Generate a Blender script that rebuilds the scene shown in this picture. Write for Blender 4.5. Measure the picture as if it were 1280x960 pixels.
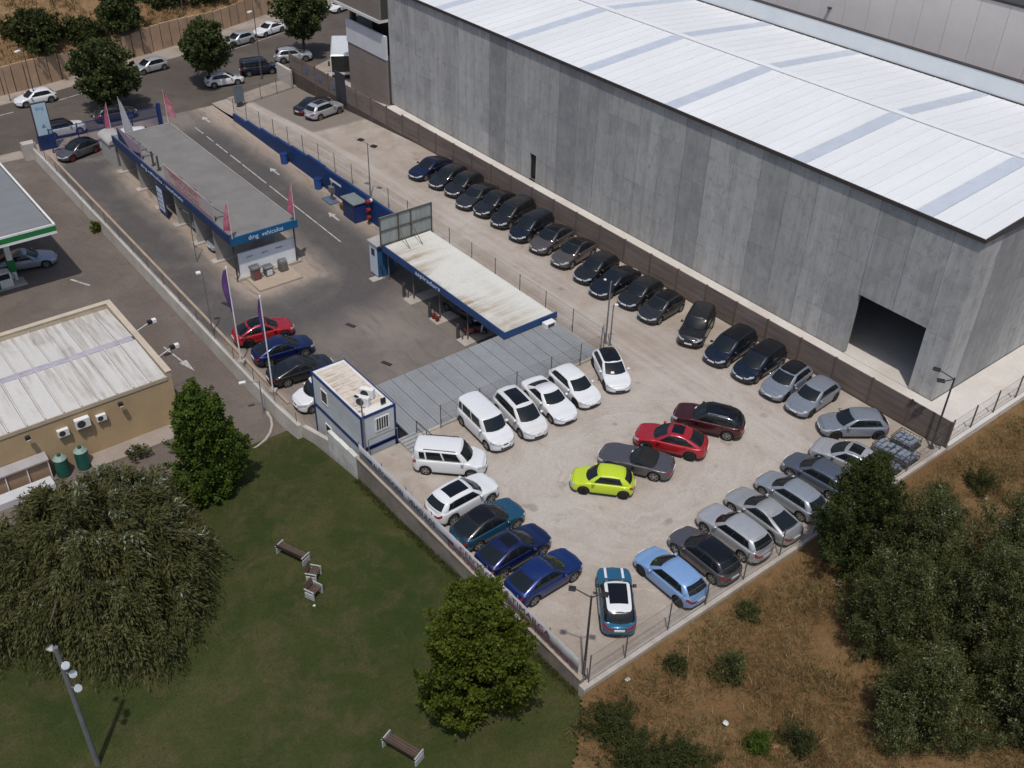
import bpy, bmesh, math, random
import numpy as np
from mathutils import Vector, Matrix

for o in list(bpy.data.objects):
    bpy.data.objects.remove(o)
random.seed(7)
RNG = np.random.default_rng(11)
R = math.radians
scene = bpy.context.scene
COL = scene.collection

# ------------------------------------------------------------------ camera
cam_d = bpy.data.cameras.new('camera')
cam = bpy.data.objects.new('camera', cam_d)
COL.objects.link(cam)
PITCH, ROLL, YAW = 0.626253, -0.0289694, 2.4591383
_f = Vector((math.cos(YAW) * math.cos(PITCH), math.sin(YAW) * math.cos(PITCH), -math.sin(PITCH)))
_r = Vector((math.sin(YAW), -math.cos(YAW), 0))
_d = _f.cross(_r)
_r2 = _r * math.cos(ROLL) + _d * math.sin(ROLL)
_d2 = -_r * math.sin(ROLL) + _d * math.cos(ROLL)
_m = Matrix((_r2, -_d2, -_f)).transposed().to_4x4()
_m.translation = Vector((21.170, -22.084, 39.5))
cam.matrix_world = _m
cam_d.sensor_width = 36.0
cam_d.lens = 1274.145 / 1280 * 36.0
cam_d.clip_start = 0.5
cam_d.clip_end = 2000
scene.camera = cam

# ------------------------------------------------------------------ sky and sun
TO_SUN = Vector((0.34, -0.27, 1.0)).normalized()
world = bpy.data.worlds.new('World')
scene.world = world
world.use_nodes = True
wn = world.node_tree
bg = wn.nodes['Background']
sky = wn.nodes.new('ShaderNodeTexSky')
sky.sky_type = 'NISHITA'
sky.sun_disc = False
sky.sun_elevation = math.asin(TO_SUN.z)
sky.sun_rotation = math.atan2(TO_SUN.x, TO_SUN.y)
sky.air_density = 1.0
sky.dust_density = 2.0
wn.links.new(sky.outputs[0], bg.inputs[0])
bg.inputs[1].default_value = 0.11
sun_d = bpy.data.lights.new('sun', 'SUN')
sun_d.energy = 2.7
sun_d.angle = R(1.2)
sun_d.color = (1.0, 0.95, 0.88)
sun = bpy.data.objects.new('sun', sun_d)
COL.objects.link(sun)
sun.rotation_euler = TO_SUN.to_track_quat('Z', 'Y').to_euler()
scene.view_settings.view_transform = 'Standard'
scene.view_settings.look = 'None'
scene.view_settings.gamma = 1.0
scene.view_settings.use_curve_mapping = False
scene.view_settings.exposure = 0.0
scene.cycles.max_bounces = 8
scene.cycles.transparent_max_bounces = 16

# ------------------------------------------------------------------ materials
MATS = {}


def nd(nt, typ, **kw):
    n = nt.nodes.new(typ)
    for k, v in kw.items():
        setattr(n, k, v)
    return n


def mixcol(nt, fac, a, b, typ='MIX'):
    m = nd(nt, 'ShaderNodeMix', data_type='RGBA', blend_type=typ)
    if isinstance(fac, float):
        m.inputs[0].default_value = fac
    else:
        nt.links.new(fac, m.inputs[0])
    for i, c in ((6, a), (7, b)):
        if isinstance(c, (tuple, list)):
            m.inputs[i].default_value = (*c[:3], 1)
        else:
            nt.links.new(c, m.inputs[i])
    return m.outputs[2]


def noise(nt, vec, scale, detail=4.0, rough=0.55, dist=0.0):
    n = nd(nt, 'ShaderNodeTexNoise')
    n.inputs['Scale'].default_value = scale
    n.inputs['Detail'].default_value = detail
    n.inputs['Roughness'].default_value = rough
    n.inputs['Distortion'].default_value = dist
    nt.links.new(vec, n.inputs['Vector'])
    return n.outputs['Fac']


def ramp(nt, fac, lo, hi, a=0.0, b=1.0):
    m = nd(nt, 'ShaderNodeMapRange')
    m.inputs[1].default_value = lo
    m.inputs[2].default_value = hi
    m.inputs[3].default_value = a
    m.inputs[4].default_value = b
    nt.links.new(fac, m.inputs[0])
    return m.outputs[0]


def math_n(nt, op, a, b=None):
    m = nd(nt, 'ShaderNodeMath', operation=op)
    for i, v in enumerate((a, b)):
        if v is None:
            continue
        if isinstance(v, (int, float)):
            m.inputs[i].default_value = v
        else:
            nt.links.new(v, m.inputs[i])
    return m.outputs[0]


def scaled(nt, vec, s):
    m = nd(nt, 'ShaderNodeVectorMath', operation='MULTIPLY')
    m.inputs[1].default_value = s
    nt.links.new(vec, m.inputs[0])
    return m.outputs[0]


def start(name):
    m = bpy.data.materials.new(name)
    m.use_nodes = True
    nt = m.node_tree
    b = nt.nodes['Principled BSDF']
    geo = nd(nt, 'ShaderNodeNewGeometry')
    return m, nt, b, geo.outputs['Position']


def bump(nt, b, h, strength, dist):
    bp = nd(nt, 'ShaderNodeBump')
    bp.inputs['Strength'].default_value = strength
    bp.inputs['Distance'].default_value = dist
    nt.links.new(h, bp.inputs['Height'])
    nt.links.new(bp.outputs[0], b.inputs['Normal'])


def pmat(name, col, rough=0.7, var=0.18, scale=1.5, metal=0.0, dirt=None, dirt_amt=0.5, bmp=0.0, rnd=0.0,
         stretch=(1, 1, 1), spec=0.4, coat=0.0):
    """plain surface: base colour, cloudy wear at two scales, optional dirt patches, per-object tone"""
    if name in MATS:
        return MATS[name]
    m, nt, b, pos = start(name)
    v = scaled(nt, pos, stretch)
    n1 = noise(nt, v, scale, 5)
    n2 = noise(nt, v, scale * 9, 3)
    k = math_n(nt, 'ADD', math_n(nt, 'MULTIPLY', n1, 0.65), math_n(nt, 'MULTIPLY', n2, 0.35))
    k = ramp(nt, k, 0.3, 0.7, 1 - var, 1 + var)
    if rnd:
        oi = nd(nt, 'ShaderNodeObjectInfo')
        k = math_n(nt, 'MULTIPLY', k, ramp(nt, oi.outputs['Random'], 0, 1, 1 - rnd, 1 + rnd))
    c = nd(nt, 'ShaderNodeVectorMath', operation='SCALE')
    c.inputs[0].default_value = col[:3]
    nt.links.new(k, c.inputs[3])
    out = c.outputs[0]
    if dirt:
        n3 = noise(nt, v, scale * 0.7, 6, 0.65, 0.4)
        out = mixcol(nt, ramp(nt, n3, 0.46, 0.7, 0, dirt_amt), out, dirt)
    nt.links.new(out, b.inputs['Base Color'])
    b.inputs['Roughness'].default_value = rough
    b.inputs['Metallic'].default_value = metal
    b.inputs['Specular IOR Level'].default_value = spec
    b.inputs['Coat Weight'].default_value = coat
    if bmp:
        bump(nt, b, n2, bmp, 0.02)
    MATS[name] = m
    return m


def paint(name, col, metal=0.3, rough=0.32):
    key = 'paint_' + name
    if key in MATS:
        return MATS[key]
    m, nt, b, pos = start(key)
    n1 = noise(nt, pos, 1.3, 3)
    c = mixcol(nt, ramp(nt, n1, 0.35, 0.75, 0.0, 0.06 if sum(col) > 0.30 else 0.012), col, (0.30, 0.26, 0.22))
    nt.links.new(c, b.inputs['Base Color'])
    b.inputs['Metallic'].default_value = metal
    n2 = noise(nt, pos, 3.0, 3)
    nt.links.new(ramp(nt, n2, 0.3, 0.7, rough - 0.05, rough + 0.1), b.inputs['Roughness'])
    b.inputs['Coat Weight'].default_value = 0.7
    b.inputs['Coat Roughness'].default_value = 0.06
    MATS[key] = m
    return m


def glassmat(name, col=(0.010, 0.013, 0.015), rough=0.06):
    if name in MATS:
        return MATS[name]
    m, nt, b, pos = start(name)
    b.inputs['Base Color'].default_value = (*col, 1)
    b.inputs['Roughness'].default_value = rough
    b.inputs['Specular IOR Level'].default_value = 0.5
    MATS[name] = m
    return m


def leafmat(name, c1, c2, c3=None, trans=0.3, scale=0.9):
    if name in MATS:
        return MATS[name]
    m, nt, b, pos = start(name)
    nt.nodes.remove(b)
    out = nt.nodes['Material Output']
    n1 = noise(nt, pos, scale, 3)
    at = nd(nt, 'ShaderNodeAttribute', attribute_name='tint')
    k = math_n(nt, 'ADD', math_n(nt, 'MULTIPLY', n1, 0.6), math_n(nt, 'MULTIPLY', at.outputs['Fac'], 0.55))
    c = mixcol(nt, ramp(nt, k, 0.32, 0.82), c1, c2)
    if c3:
        c = mixcol(nt, ramp(nt, at.outputs['Fac'], 0.86, 0.92), c, c3)
    df = nd(nt, 'ShaderNodeBsdfPrincipled')
    df.inputs['Roughness'].default_value = 0.65
    df.inputs['Specular IOR Level'].default_value = 0.15
    tr = nd(nt, 'ShaderNodeBsdfTranslucent')
    nt.links.new(c, df.inputs['Base Color'])
    nt.links.new(c, tr.inputs['Color'])
    mx = nd(nt, 'ShaderNodeMixShader')
    mx.inputs[0].default_value = trans
    nt.links.new(df.outputs[0], mx.inputs[1])
    nt.links.new(tr.outputs[0], mx.inputs[2])
    nt.links.new(mx.outputs[0], out.inputs[0])
    MATS[name] = m
    return m


def sep(nt, pos):
    s = nd(nt, 'ShaderNodeSeparateXYZ')
    nt.links.new(pos, s.inputs[0])
    return s.outputs


def gravel_mat():
    m, nt, b, pos = start('gravel')
    big = noise(nt, pos, 0.10, 5, 0.6, 0.6)
    mid = noise(nt, pos, 0.55, 6, 0.65, 0.5)
    fine = noise(nt, pos, 7.0, 4, 0.7)
    grit = noise(nt, pos, 26.0, 2, 0.7)
    c = mixcol(nt, ramp(nt, big, 0.36, 0.66), (0.340, 0.288, 0.240), (0.470, 0.428, 0.385))
    c = mixcol(nt, ramp(nt, mid, 0.42, 0.62, 0, 0.55), c, (0.30, 0.235, 0.185))
    # wheel tracks: rings swept round the middle cars and long streaks down the drive
    s = sep(nt, pos)
    w1 = ramp(nt, noise(nt, pos, 0.16, 3), 0, 1, -2.2, 2.2)
    w2 = ramp(nt, noise(nt, scaled(nt, pos, (1, 1.3, 1)), 0.21, 3), 0, 1, -2.2, 2.2)
    dx = math_n(nt, 'ADD', math_n(nt, 'ADD', s[0], 10.0), w1)
    dy = math_n(nt, 'ADD', math_n(nt, 'MULTIPLY', math_n(nt, 'ADD', s[1], -13.5), 0.8), w2)
    rad = math_n(nt, 'SQRT', math_n(nt, 'ADD', math_n(nt, 'MULTIPLY', dx, dx), math_n(nt, 'MULTIPLY', dy, dy)))
    cb = nd(nt, 'ShaderNodeCombineXYZ')
    nt.links.new(math_n(nt, 'MULTIPLY', rad, 2.2), cb.inputs[0])
    nt.links.new(math_n(nt, 'MULTIPLY', math_n(nt, 'ARCTAN2', dy, dx), 1.6), cb.inputs[1])
    rings = noise(nt, cb.outputs[0], 1.1, 6, 0.68, 0.12)
    fall = math_n(nt, 'MULTIPLY', ramp(nt, rad, 1.0, 3.0), ramp(nt, rad, 7.0, 11.0, 1, 0))
    c = mixcol(nt, math_n(nt, 'MULTIPLY', math_n(nt, 'MULTIPLY', ramp(nt, rings, 0.38, 0.66), fall), 0.38), c, (0.57, 0.53, 0.49))
    c = mixcol(nt, math_n(nt, 'MULTIPLY', fall, ramp(nt, noise(nt, pos, 0.4, 6, 0.7), 0.35, 0.6, 0.1, 0.6)), c, (0.50, 0.46, 0.42))
    cb2 = nd(nt, 'ShaderNodeCombineXYZ')
    nt.links.new(math_n(nt, 'MULTIPLY', rad, 5.5), cb2.inputs[0])
    nt.links.new(math_n(nt, 'MULTIPLY', math_n(nt, 'ARCTAN2', dy, dx), 0.9), cb2.inputs[1])
    ruts = noise(nt, cb2.outputs[0], 1.0, 3, 0.5, 0.0)
    wide = math_n(nt, 'MULTIPLY', ramp(nt, rad, 2.0, 4.0), ramp(nt, rad, 9.0, 13.0, 1, 0))
    brk = ramp(nt, noise(nt, pos, 0.5, 3), 0.42, 0.58)
    c = mixcol(nt, math_n(nt, 'MULTIPLY', math_n(nt, 'MULTIPLY', ramp(nt, ruts, 0.60, 0.66), wide), math_n(nt, 'MULTIPLY', brk, 0.38)), c, (0.29, 0.24, 0.195))
    c = mixcol(nt, math_n(nt, 'MULTIPLY', math_n(nt, 'MULTIPLY', ramp(nt, ruts, 0.40, 0.34), wide), math_n(nt, 'MULTIPLY', brk, 0.35)), c, (0.60, 0.565, 0.525))
    oil = noise(nt, pos, 0.75, 2, 0.4)
    c = mixcol(nt, ramp(nt, oil, 0.68, 0.74, 0, 0.45), c, (0.16, 0.13, 0.11))
    streak = noise(nt, scaled(nt, pos, (0.06, 1.5, 1)), 1.0, 5, 0.6, 0.2)
    lane = math_n(nt, 'MULTIPLY', ramp(nt, s[1], 19.5, 21.0), ramp(nt, s[1], 23.0, 26.0, 1, 0))
    c = mixcol(nt, math_n(nt, 'MULTIPLY', math_n(nt, 'MULTIPLY', ramp(nt, streak, 0.42, 0.62), lane), 0.6), c, (0.50, 0.46, 0.42))
    c = mixcol(nt, ramp(nt, noise(nt, pos, 0.9, 6, 0.7, 1.2), 0.60, 0.74, 0, 0.5), c, (0.20, 0.155, 0.125))
    c = mixcol(nt, ramp(nt, fine, 0.3, 0.75, 0.0, 0.32), c, (0.17, 0.13, 0.10), 'MIX')
    c = mixcol(nt, ramp(nt, grit, 0.60, 0.75, 0, 0.30), c, (0.62, 0.58, 0.53))
    # asphalt patch by the street gate
    patch = math_n(nt, 'MULTIPLY', ramp(nt, math_n(nt, 'ADD', s[0], math_n(nt, 'MULTIPLY', big, 3)), -66.5, -65.8, 1, 0), ramp(nt, s[1], 23.2, 23.5))
    c = mixcol(nt, math_n(nt, 'MULTIPLY', patch, 0.75), c, (0.16, 0.135, 0.12))
    nt.links.new(c, b.inputs['Base Color'])
    b.inputs['Roughness'].default_value = 0.95
    b.inputs['Specular IOR Level'].default_value = 0.15
    bump(nt, b, math_n(nt, 'ADD', fine, grit), 0.55, 0.04)
    return m


def forecourt_mat():
    m, nt, b, pos = start('forecourt_asphalt')
    s = sep(nt, pos)
    # distance from the wash building, dark rolled track round it, dusty elsewhere
    qx = math_n(nt, 'MAXIMUM', math_n(nt, 'SUBTRACT', math_n(nt, 'ABSOLUTE', math_n(nt, 'ADD', s[0], 58.5)), 13.5), 0.0)
    qy = math_n(nt, 'MAXIMUM', math_n(nt, 'SUBTRACT', math_n(nt, 'ABSOLUTE', math_n(nt, 'ADD', s[1], -8.2)), 2.8), 0.0)
    d = math_n(nt, 'SQRT', math_n(nt, 'ADD', math_n(nt, 'MULTIPLY', qx, qx), math_n(nt, 'MULTIPLY', qy, qy)))
    wob = noise(nt, pos, 0.35, 4)
    d = math_n(nt, 'ADD', d, math_n(nt, 'MULTIPLY', wob, 2.2))
    band = math_n(nt, 'MULTIPLY', ramp(nt, d, 1.8, 3.6), ramp(nt, d, 6.5, 9.5, 1, 0))
    big = noise(nt, pos, 0.22, 6, 0.65, 0.5)
    dust = mixcol(nt, ramp(nt, big, 0.35, 0.65), (0.205, 0.175, 0.150), (0.125, 0.112, 0.102))
    edge = math_n(nt, 'MAXIMUM', math_n(nt, 'MAXIMUM', ramp(nt, s[1], 16.6, 18.2), ramp(nt, s[1], 1.6, 0.2)), math_n(nt, 'MULTIPLY', ramp(nt, s[0], -71.5, -77), ramp(nt, s[1], 13.0, 11.0)))
    dust = mixcol(nt, edge, dust, (0.36, 0.29, 0.23))
    dust = mixcol(nt, ramp(nt, d, 2.3, 1.2, 0, 0.85), dust, (0.36, 0.29, 0.23))
    c = mixcol(nt, math_n(nt, 'MULTIPLY', band, ramp(nt, big, 0.25, 0.5, 0.55, 0.95)), dust, (0.056, 0.054, 0.056))
    streak = noise(nt, scaled(nt, pos, (0.35, 1.6, 1)), 1.0, 5, 0.65, 0.8)
    c = mixcol(nt, ramp(nt, streak, 0.52, 0.68, 0, 0.55), c, (0.085, 0.078, 0.073))
    c = mixcol(nt, ramp(nt, noise(nt, pos, 16.0, 3), 0.3, 0.7, 0.0, 0.30), c, (0.24, 0.21, 0.19))
    nt.links.new(c, b.inputs['Base Color'])
    b.inputs['Roughness'].default_value = 0.9
    b.inputs['Specular IOR Level'].default_value = 0.2
    bump(nt, b, noise(nt, pos, 22.0, 3), 0.3, 0.02)
    return m


def ground_mat(name, c1, c2, c3, scale=0.25, fine=6.0, amt3=0.8, bmp=0.6, lo3=0.5):
    m, nt, b, pos = start(name)
    big = noise(nt, pos, scale, 6, 0.62, 0.5)
    mid = noise(nt, pos, scale * 5, 5, 0.65, 0.6)
    fn = noise(nt, pos, fine, 4, 0.7)
    c = mixcol(nt, ramp(nt, big, 0.38, 0.64), c1, c2)
    c = mixcol(nt, ramp(nt, mid, lo3, lo3 + 0.18, 0, amt3), c, c3)
    c = mixcol(nt, ramp(nt, fn, 0.3, 0.75, 0.0, 0.55), c, tuple(x * 0.45 for x in c1))
    nt.links.new(c, b.inputs['Base Color'])
    b.inputs['Roughness'].default_value = 0.95
    b.inputs['Specular IOR Level'].default_value = 0.1
    bump(nt, b, fn, bmp, 0.06)
    return m


def concrete_panel_mat():
    m, nt, b, pos = start('precast_concrete')
    oi = nd(nt, 'ShaderNodeObjectInfo')
    rv = oi.outputs['Random']
    s = sep(nt, pos)
    along = math_n(nt, 'ADD', s[0], s[1])
    cb = nd(nt, 'ShaderNodeCombineXYZ')
    nt.links.new(along, cb.inputs[0])
    nt.links.new(s[2], cb.inputs[1])
    br = nd(nt, 'ShaderNodeTexBrick')
    br.inputs['Scale'].default_value = 1.0
    br.inputs['Brick Width'].default_value = 1.21
    br.inputs['Row Height'].default_value = 2.35
    br.offset = 0.0
    br.inputs['Mortar Size'].default_value = 0.035
    br.inputs['Mortar Smooth'].default_value = 0.6
    br.inputs['Color1'].default_value = (0, 0, 0, 1)
    br.inputs['Color2'].default_value = (1, 1, 1, 1)
    br.inputs['Mortar'].default_value = (0.05, 0.05, 0.05, 1)
    br.offset_frequency = 2
    wv = nd(nt, 'ShaderNodeVectorMath', operation='ADD')
    nt.links.new(cb.outputs[0], wv.inputs[0])
    nw = nd(nt, 'ShaderNodeTexNoise')
    nw.inputs['Scale'].default_value = 0.8
    nt.links.new(pos, nw.inputs['Vector'])
    nt.links.new(scaled(nt, nw.outputs['Color'], (0.10, 0.12, 0)), wv.inputs[1])
    nt.links.new(wv.outputs[0], br.inputs['Vector'])
    blk = noise(nt, pos, 0.8, 5, 0.6)
    drip = noise(nt, scaled(nt, pos, (2.2, 2.2, 0.14)), 1.0, 6, 0.6, 0.3)
    fn = noise(nt, pos, 9.0, 4, 0.7)
    c = mixcol(nt, ramp(nt, rv, 0, 1), (0.250, 0.255, 0.263), (0.470, 0.472, 0.470))
    c = mixcol(nt, ramp(nt, drip, 0.40, 0.68, 0.0, 0.45), c, (0.20, 0.20, 0.20))
    c = mixcol(nt, math_n(nt, 'MULTIPLY', ramp(nt, br.outputs['Color'], 0, 1), ramp(nt, blk, 0.40, 0.64, 0.0, 0.38)), c, (0.44, 0.435, 0.425))
    c = mixcol(nt, math_n(nt, 'MULTIPLY', ramp(nt, br.outputs['Color'], 0.6, 0.0), ramp(nt, noise(nt, pos, 0.5, 4), 0.42, 0.62, 0.0, 0.42)), c, (0.17, 0.172, 0.176))
    mot = noise(nt, scaled(nt, pos, (1.0, 1.0, 0.55)), 2.2, 5, 0.68, 0.6)
    c = mixcol(nt, ramp(nt, mot, 0.52, 0.66, 0.0, 0.40), c, (0.165, 0.165, 0.165))
    c = mixcol(nt, ramp(nt, mot, 0.46, 0.34, 0.0, 0.30), c, (0.46, 0.455, 0.445))
    c = mixcol(nt, math_n(nt, 'MULTIPLY', br.outputs['Fac'], ramp(nt, blk, 0.48, 0.62, 0.0, 0.5)), c, (0.12, 0.12, 0.123))
    c = mixcol(nt, ramp(nt, blk, 0.40, 0.70, 0, 0.35), c, (0.31, 0.295, 0.27))
    c = mixcol(nt, ramp(nt, fn, 0.4, 0.75, 0, 0.25), c, (0.19, 0.19, 0.19))
    nt.links.new(c, b.inputs['Base Color'])
    b.inputs['Roughness'].default_value = 0.85
    b.inputs['Specular IOR Level'].default_value = 0.25
    bump(nt, b, fn, 0.15, 0.02)
    MATS['precast'] = m
    return m


def mesh_wire_mat():
    m, nt, b, pos = start('chain_link')
    out = nt.nodes['Material Output']
    s = sep(nt, pos)
    h = math_n(nt, 'ADD', s[0], s[1])
    a = math_n(nt, 'FRACT', math_n(nt, 'MULTIPLY', math_n(nt, 'ADD', h, s[2]), 14.0))
    c = math_n(nt, 'FRACT', math_n(nt, 'MULTIPLY', math_n(nt, 'SUBTRACT', h, s[2]), 14.0))
    g = math_n(nt, 'MAXIMUM', math_n(nt, 'GREATER_THAN', a, 0.93), math_n(nt, 'GREATER_THAN', c, 0.93))
    tr = nd(nt, 'ShaderNodeBsdfTransparent')
    mx = nd(nt, 'ShaderNodeMixShader')
    b.inputs['Base Color'].default_value = (0.22, 0.22, 0.22, 1)
    b.inputs['Metallic'].default_value = 0.3
    b.inputs['Roughness'].default_value = 0.5
    nt.links.new(g, mx.inputs[0])
    nt.links.new(tr.outputs[0], mx.inputs[1])
    nt.links.new(b.outputs[0], mx.inputs[2])
    nt.links.new(mx.outputs[0], out.inputs[0])
    return m


def stained_roof_mat(name, base, stain, streak=(2.5, 0.16, 1), amt=0.8, edge_y=None):
    m, nt, b, pos = start(name)
    n = noise(nt, scaled(nt, pos, streak), 1.0, 6, 0.62, 0.25)
    big = noise(nt, pos, 0.22, 4, 0.6, 0.4)
    f = math_n(nt, 'MULTIPLY', ramp(nt, n, 0.42, 0.66), ramp(nt, big, 0.40, 0.58))
    if edge_y:
        s = sep(nt, pos)
        f = math_n(nt, 'MULTIPLY', math_n(nt, 'ADD', math_n(nt, 'MULTIPLY', ramp(nt, n, 0.40, 0.62), ramp(nt, big, 0.36, 0.54)), 0.12), ramp(nt, s[1], edge_y[0], edge_y[1], 1.1, 0.1))
    c = mixcol(nt, math_n(nt, 'MULTIPLY', f, amt), base, stain)
    c = mixcol(nt, ramp(nt, noise(nt, pos, 5.0, 4), 0.35, 0.7, 0, 0.2), c, tuple(x * 0.7 for x in base))
    nt.links.new(c, b.inputs['Base Color'])
    b.inputs['Roughness'].default_value = 0.65
    b.inputs['Specular IOR Level'].default_value = 0.3
    MATS[name] = m
    return m


M_WIRE = mesh_wire_mat()
concrete_panel_mat()
BLACKP = pmat('black_plastic', (0.018, 0.018, 0.019), 0.55, 0.2, 3)
RUBBER = pmat('rubber', (0.016, 0.016, 0.016), 0.85, 0.2, 4)
ALLOY = pmat('alloy', (0.42, 0.42, 0.43), 0.35, 0.15, 4, metal=0.8)
DALLOY = pmat('dark_alloy', (0.035, 0.035, 0.037), 0.4, 0.15, 4, metal=0.5)
GLASS = glassmat('car_glass')
GLASSR = glassmat('roof_glass', (0.006, 0.006, 0.008), 0.1)
HEADL = pmat('headlight', (0.50, 0.52, 0.55), 0.12, 0.25, 9, metal=0.3, spec=0.8)
TAILL = pmat('taillight', (0.30, 0.012, 0.012), 0.2, 0.25, 9, spec=0.7)
PLATE = pmat('plate_white', (0.70, 0.70, 0.68), 0.5, 0.06, 8)
GALV = pmat('galvanised', (0.20, 0.20, 0.205), 0.5, 0.2, 2, metal=0.4)
GALVD = pmat('dark_steel', (0.07, 0.07, 0.072), 0.5, 0.2, 2, metal=0.3)
WHITEP = pmat('white_paint', (0.72, 0.72, 0.71), 0.45, 0.10, 2, dirt=(0.42, 0.38, 0.33), dirt_amt=0.3)
NAVY = pmat('navy_paint', (0.012, 0.030, 0.105), 0.5, 0.2, 1.2, dirt=(0.05, 0.06, 0.10), dirt_amt=0.4)
BLUEF = pmat('blue_fascia', (0.010, 0.090, 0.205), 0.45, 0.2, 1.0)
NAVYT = pmat('navy_trim', (0.014, 0.035, 0.14), 0.5, 0.15, 1.5)
CONC = pmat('concrete', (0.40, 0.36, 0.32), 0.9, 0.2, 0.8, dirt=(0.22, 0.19, 0.16), dirt_amt=0.5, bmp=0.3)
CONCL = pmat('light_concrete', (0.56, 0.53, 0.49), 0.9, 0.12, 0.35, dirt=(0.42, 0.37, 0.31), dirt_amt=0.5, bmp=0.2)


# ------------------------------------------------------------------ mesh helpers
class MB:
    def __init__(self):
        self.v = []
        self.f = []
        self.m = []

    def add(self, vs, fs, mi=0):
        o = len(self.v)
        self.v += [tuple(p) for p in vs]
        self.f += [tuple(i + o for i in f) for f in fs]
        self.m += [mi] * len(fs)
        return self

    def box(self, x0, x1, y0, y1, z0, z1, mi=0):
        return self.add([(x0, y0, z0), (x1, y0, z0), (x1, y1, z0), (x0, y1, z0), (x0, y0, z1), (x1, y0, z1), (x1, y1, z1), (x0, y1, z1)],
                        [(3, 2, 1, 0), (4, 5, 6, 7), (0, 1, 5, 4), (1, 2, 6, 5), (2, 3, 7, 6), (3, 0, 4, 7)], mi)

    def bbox(self, x0, x1, y0, y1, z0, z1, b=0.02, mi=0):
        """box with chamfered top edges"""
        return self.add([(x0, y0, z0), (x1, y0, z0), (x1, y1, z0), (x0, y1, z0),
                         (x0, y0, z1 - b), (x1, y0, z1 - b), (x1, y1, z1 - b), (x0, y1, z1 - b),
                         (x0 + b, y0 + b, z1), (x1 - b, y0 + b, z1), (x1 - b, y1 - b, z1), (x0 + b, y1 - b, z1)],
                        [(3, 2, 1, 0), (0, 1, 5, 4), (1, 2, 6, 5), (2, 3, 7, 6), (3, 0, 4, 7),
                         (4, 5, 9, 8), (5, 6, 10, 9), (6, 7, 11, 10), (7, 4, 8, 11), (8, 9, 10, 11)], mi)

    def bar(self, p0, p1, r, n=6, r1=None, mi=0, cap=True):
        p0, p1 = Vector(p0), Vector(p1)
        r1 = r if r1 is None else r1
        d = (p1 - p0).normalized()
        a = d.cross(Vector((0, 0, 1)) if abs(d.z) < 0.95 else Vector((1, 0, 0))).normalized()
        b = d.cross(a)
        vs = []
        for p, rr in ((p0, r), (p1, r1)):
            for i in range(n):
                t = 2 * math.pi * i / n
                vs.append(p + (a * math.cos(t) + b * math.sin(t)) * rr)
        fs = [(i, (i + 1) % n, n + (i + 1) % n, n + i) for i in range(n)]
        if cap:
            fs += [tuple(reversed(range(n))), tuple(range(n, 2 * n))]
        return self.add(vs, fs, mi)

    def tube(self, pts, rs, n=6, mi=0):
        for i in range(len(pts) - 1):
            self.bar(pts[i], pts[i + 1], rs[i], n, rs[i + 1], mi)
        return self

    def quad(self, a, b, c, d, mi=0):
        return self.add([a, b, c, d], [(0, 1, 2, 3)], mi)

    def mesh(self, name, mats=None, smooth=False):
        me = bpy.data.meshes.new(name)
        me.from_pydata(self.v, [], self.f)
        if mats is not None:
            for m in (mats if isinstance(mats, (list, tuple)) else [mats]):
                me.materials.append(m)
        if any(self.m):
            me.polygons.foreach_set('material_index', self.m)
        if smooth:
            me.polygons.foreach_set('use_smooth', [True] * len(me.polygons))
        me.update()
        return me

    def build(self, name, mats, parent=None, smooth=False, loc=None, rz=0.0):
        return link(name, self.mesh(name, mats, smooth), parent, loc, rz)


def link(name, me, parent=None, loc=None, rz=0.0):
    o = bpy.data.objects.new(name, me)
    COL.objects.link(o)
    if parent is not None:
        o.parent = parent
    if loc is not None:
        o.location = loc
    if rz:
        o.rotation_euler = (0, 0, rz)
    return o


def tag(o, label=None, cat=None, group=None, kind=None):
    if label:
        o['label'] = label
    if cat:
        o['category'] = cat
    if group:
        o['group'] = group
    if kind:
        o['kind'] = kind
    return o


def empty(name, loc, label, cat, group=None, rz=0.0):
    o = bpy.data.objects.new(name, None)
    COL.objects.link(o)
    o.location = loc
    o.rotation_euler = (0, 0, rz)
    o.empty_display_size = 0.2
    return tag(o, label, cat, group)


def text_mesh(s, size, ext=0.004):
    cu = bpy.data.curves.new('lettering', 'FONT')
    cu.body = s
    cu.size = size
    cu.extrude = ext
    cu.align_x = 'CENTER'
    cu.align_y = 'CENTER'
    cu.resolution_u = 2
    ob = bpy.data.objects.new('lettering', cu)
    COL.objects.link(ob)
    dg = bpy.context.evaluated_depsgraph_get()
    me = bpy.data.meshes.new_from_object(ob.evaluated_get(dg))
    bpy.data.objects.remove(ob)
    return me


def text_on(parent, s, size, loc, face, mat, width=None):
    """lettering standing on a vertical face: face 'y' looks to -y and reads along +x, 'x' looks to +x and reads along +y"""
    me = text_mesh(s, size)
    me.materials.clear()
    me.materials.append(mat)
    o = link('lettering', me, parent, loc)
    o.rotation_euler = (math.pi / 2, 0, 0 if face == 'y' else math.pi / 2)
    if width:
        w = max(v.co.x for v in me.vertices) - min(v.co.x for v in me.vertices)
        o.scale = (width / w, 1, 1)
    return o


def sheet(name, xs, ys, zfun, mat, kind='structure', keep=None):
    mb = MB()
    n = len(ys)
    vs = [(x, y, zfun(x, y)) for x in xs for y in ys]
    fs = []
    for i in range(len(xs) - 1):
        for j in range(n - 1):
            if keep and not keep((xs[i] + xs[i + 1]) / 2, (ys[j] + ys[j + 1]) / 2):
                continue
            fs.append((i * n + j, (i + 1) * n + j, (i + 1) * n + j + 1, i * n + j + 1))
    mb.add(vs, fs)
    o = mb.build(name, mat, smooth=True)
    return tag(o, kind=kind)


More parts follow.
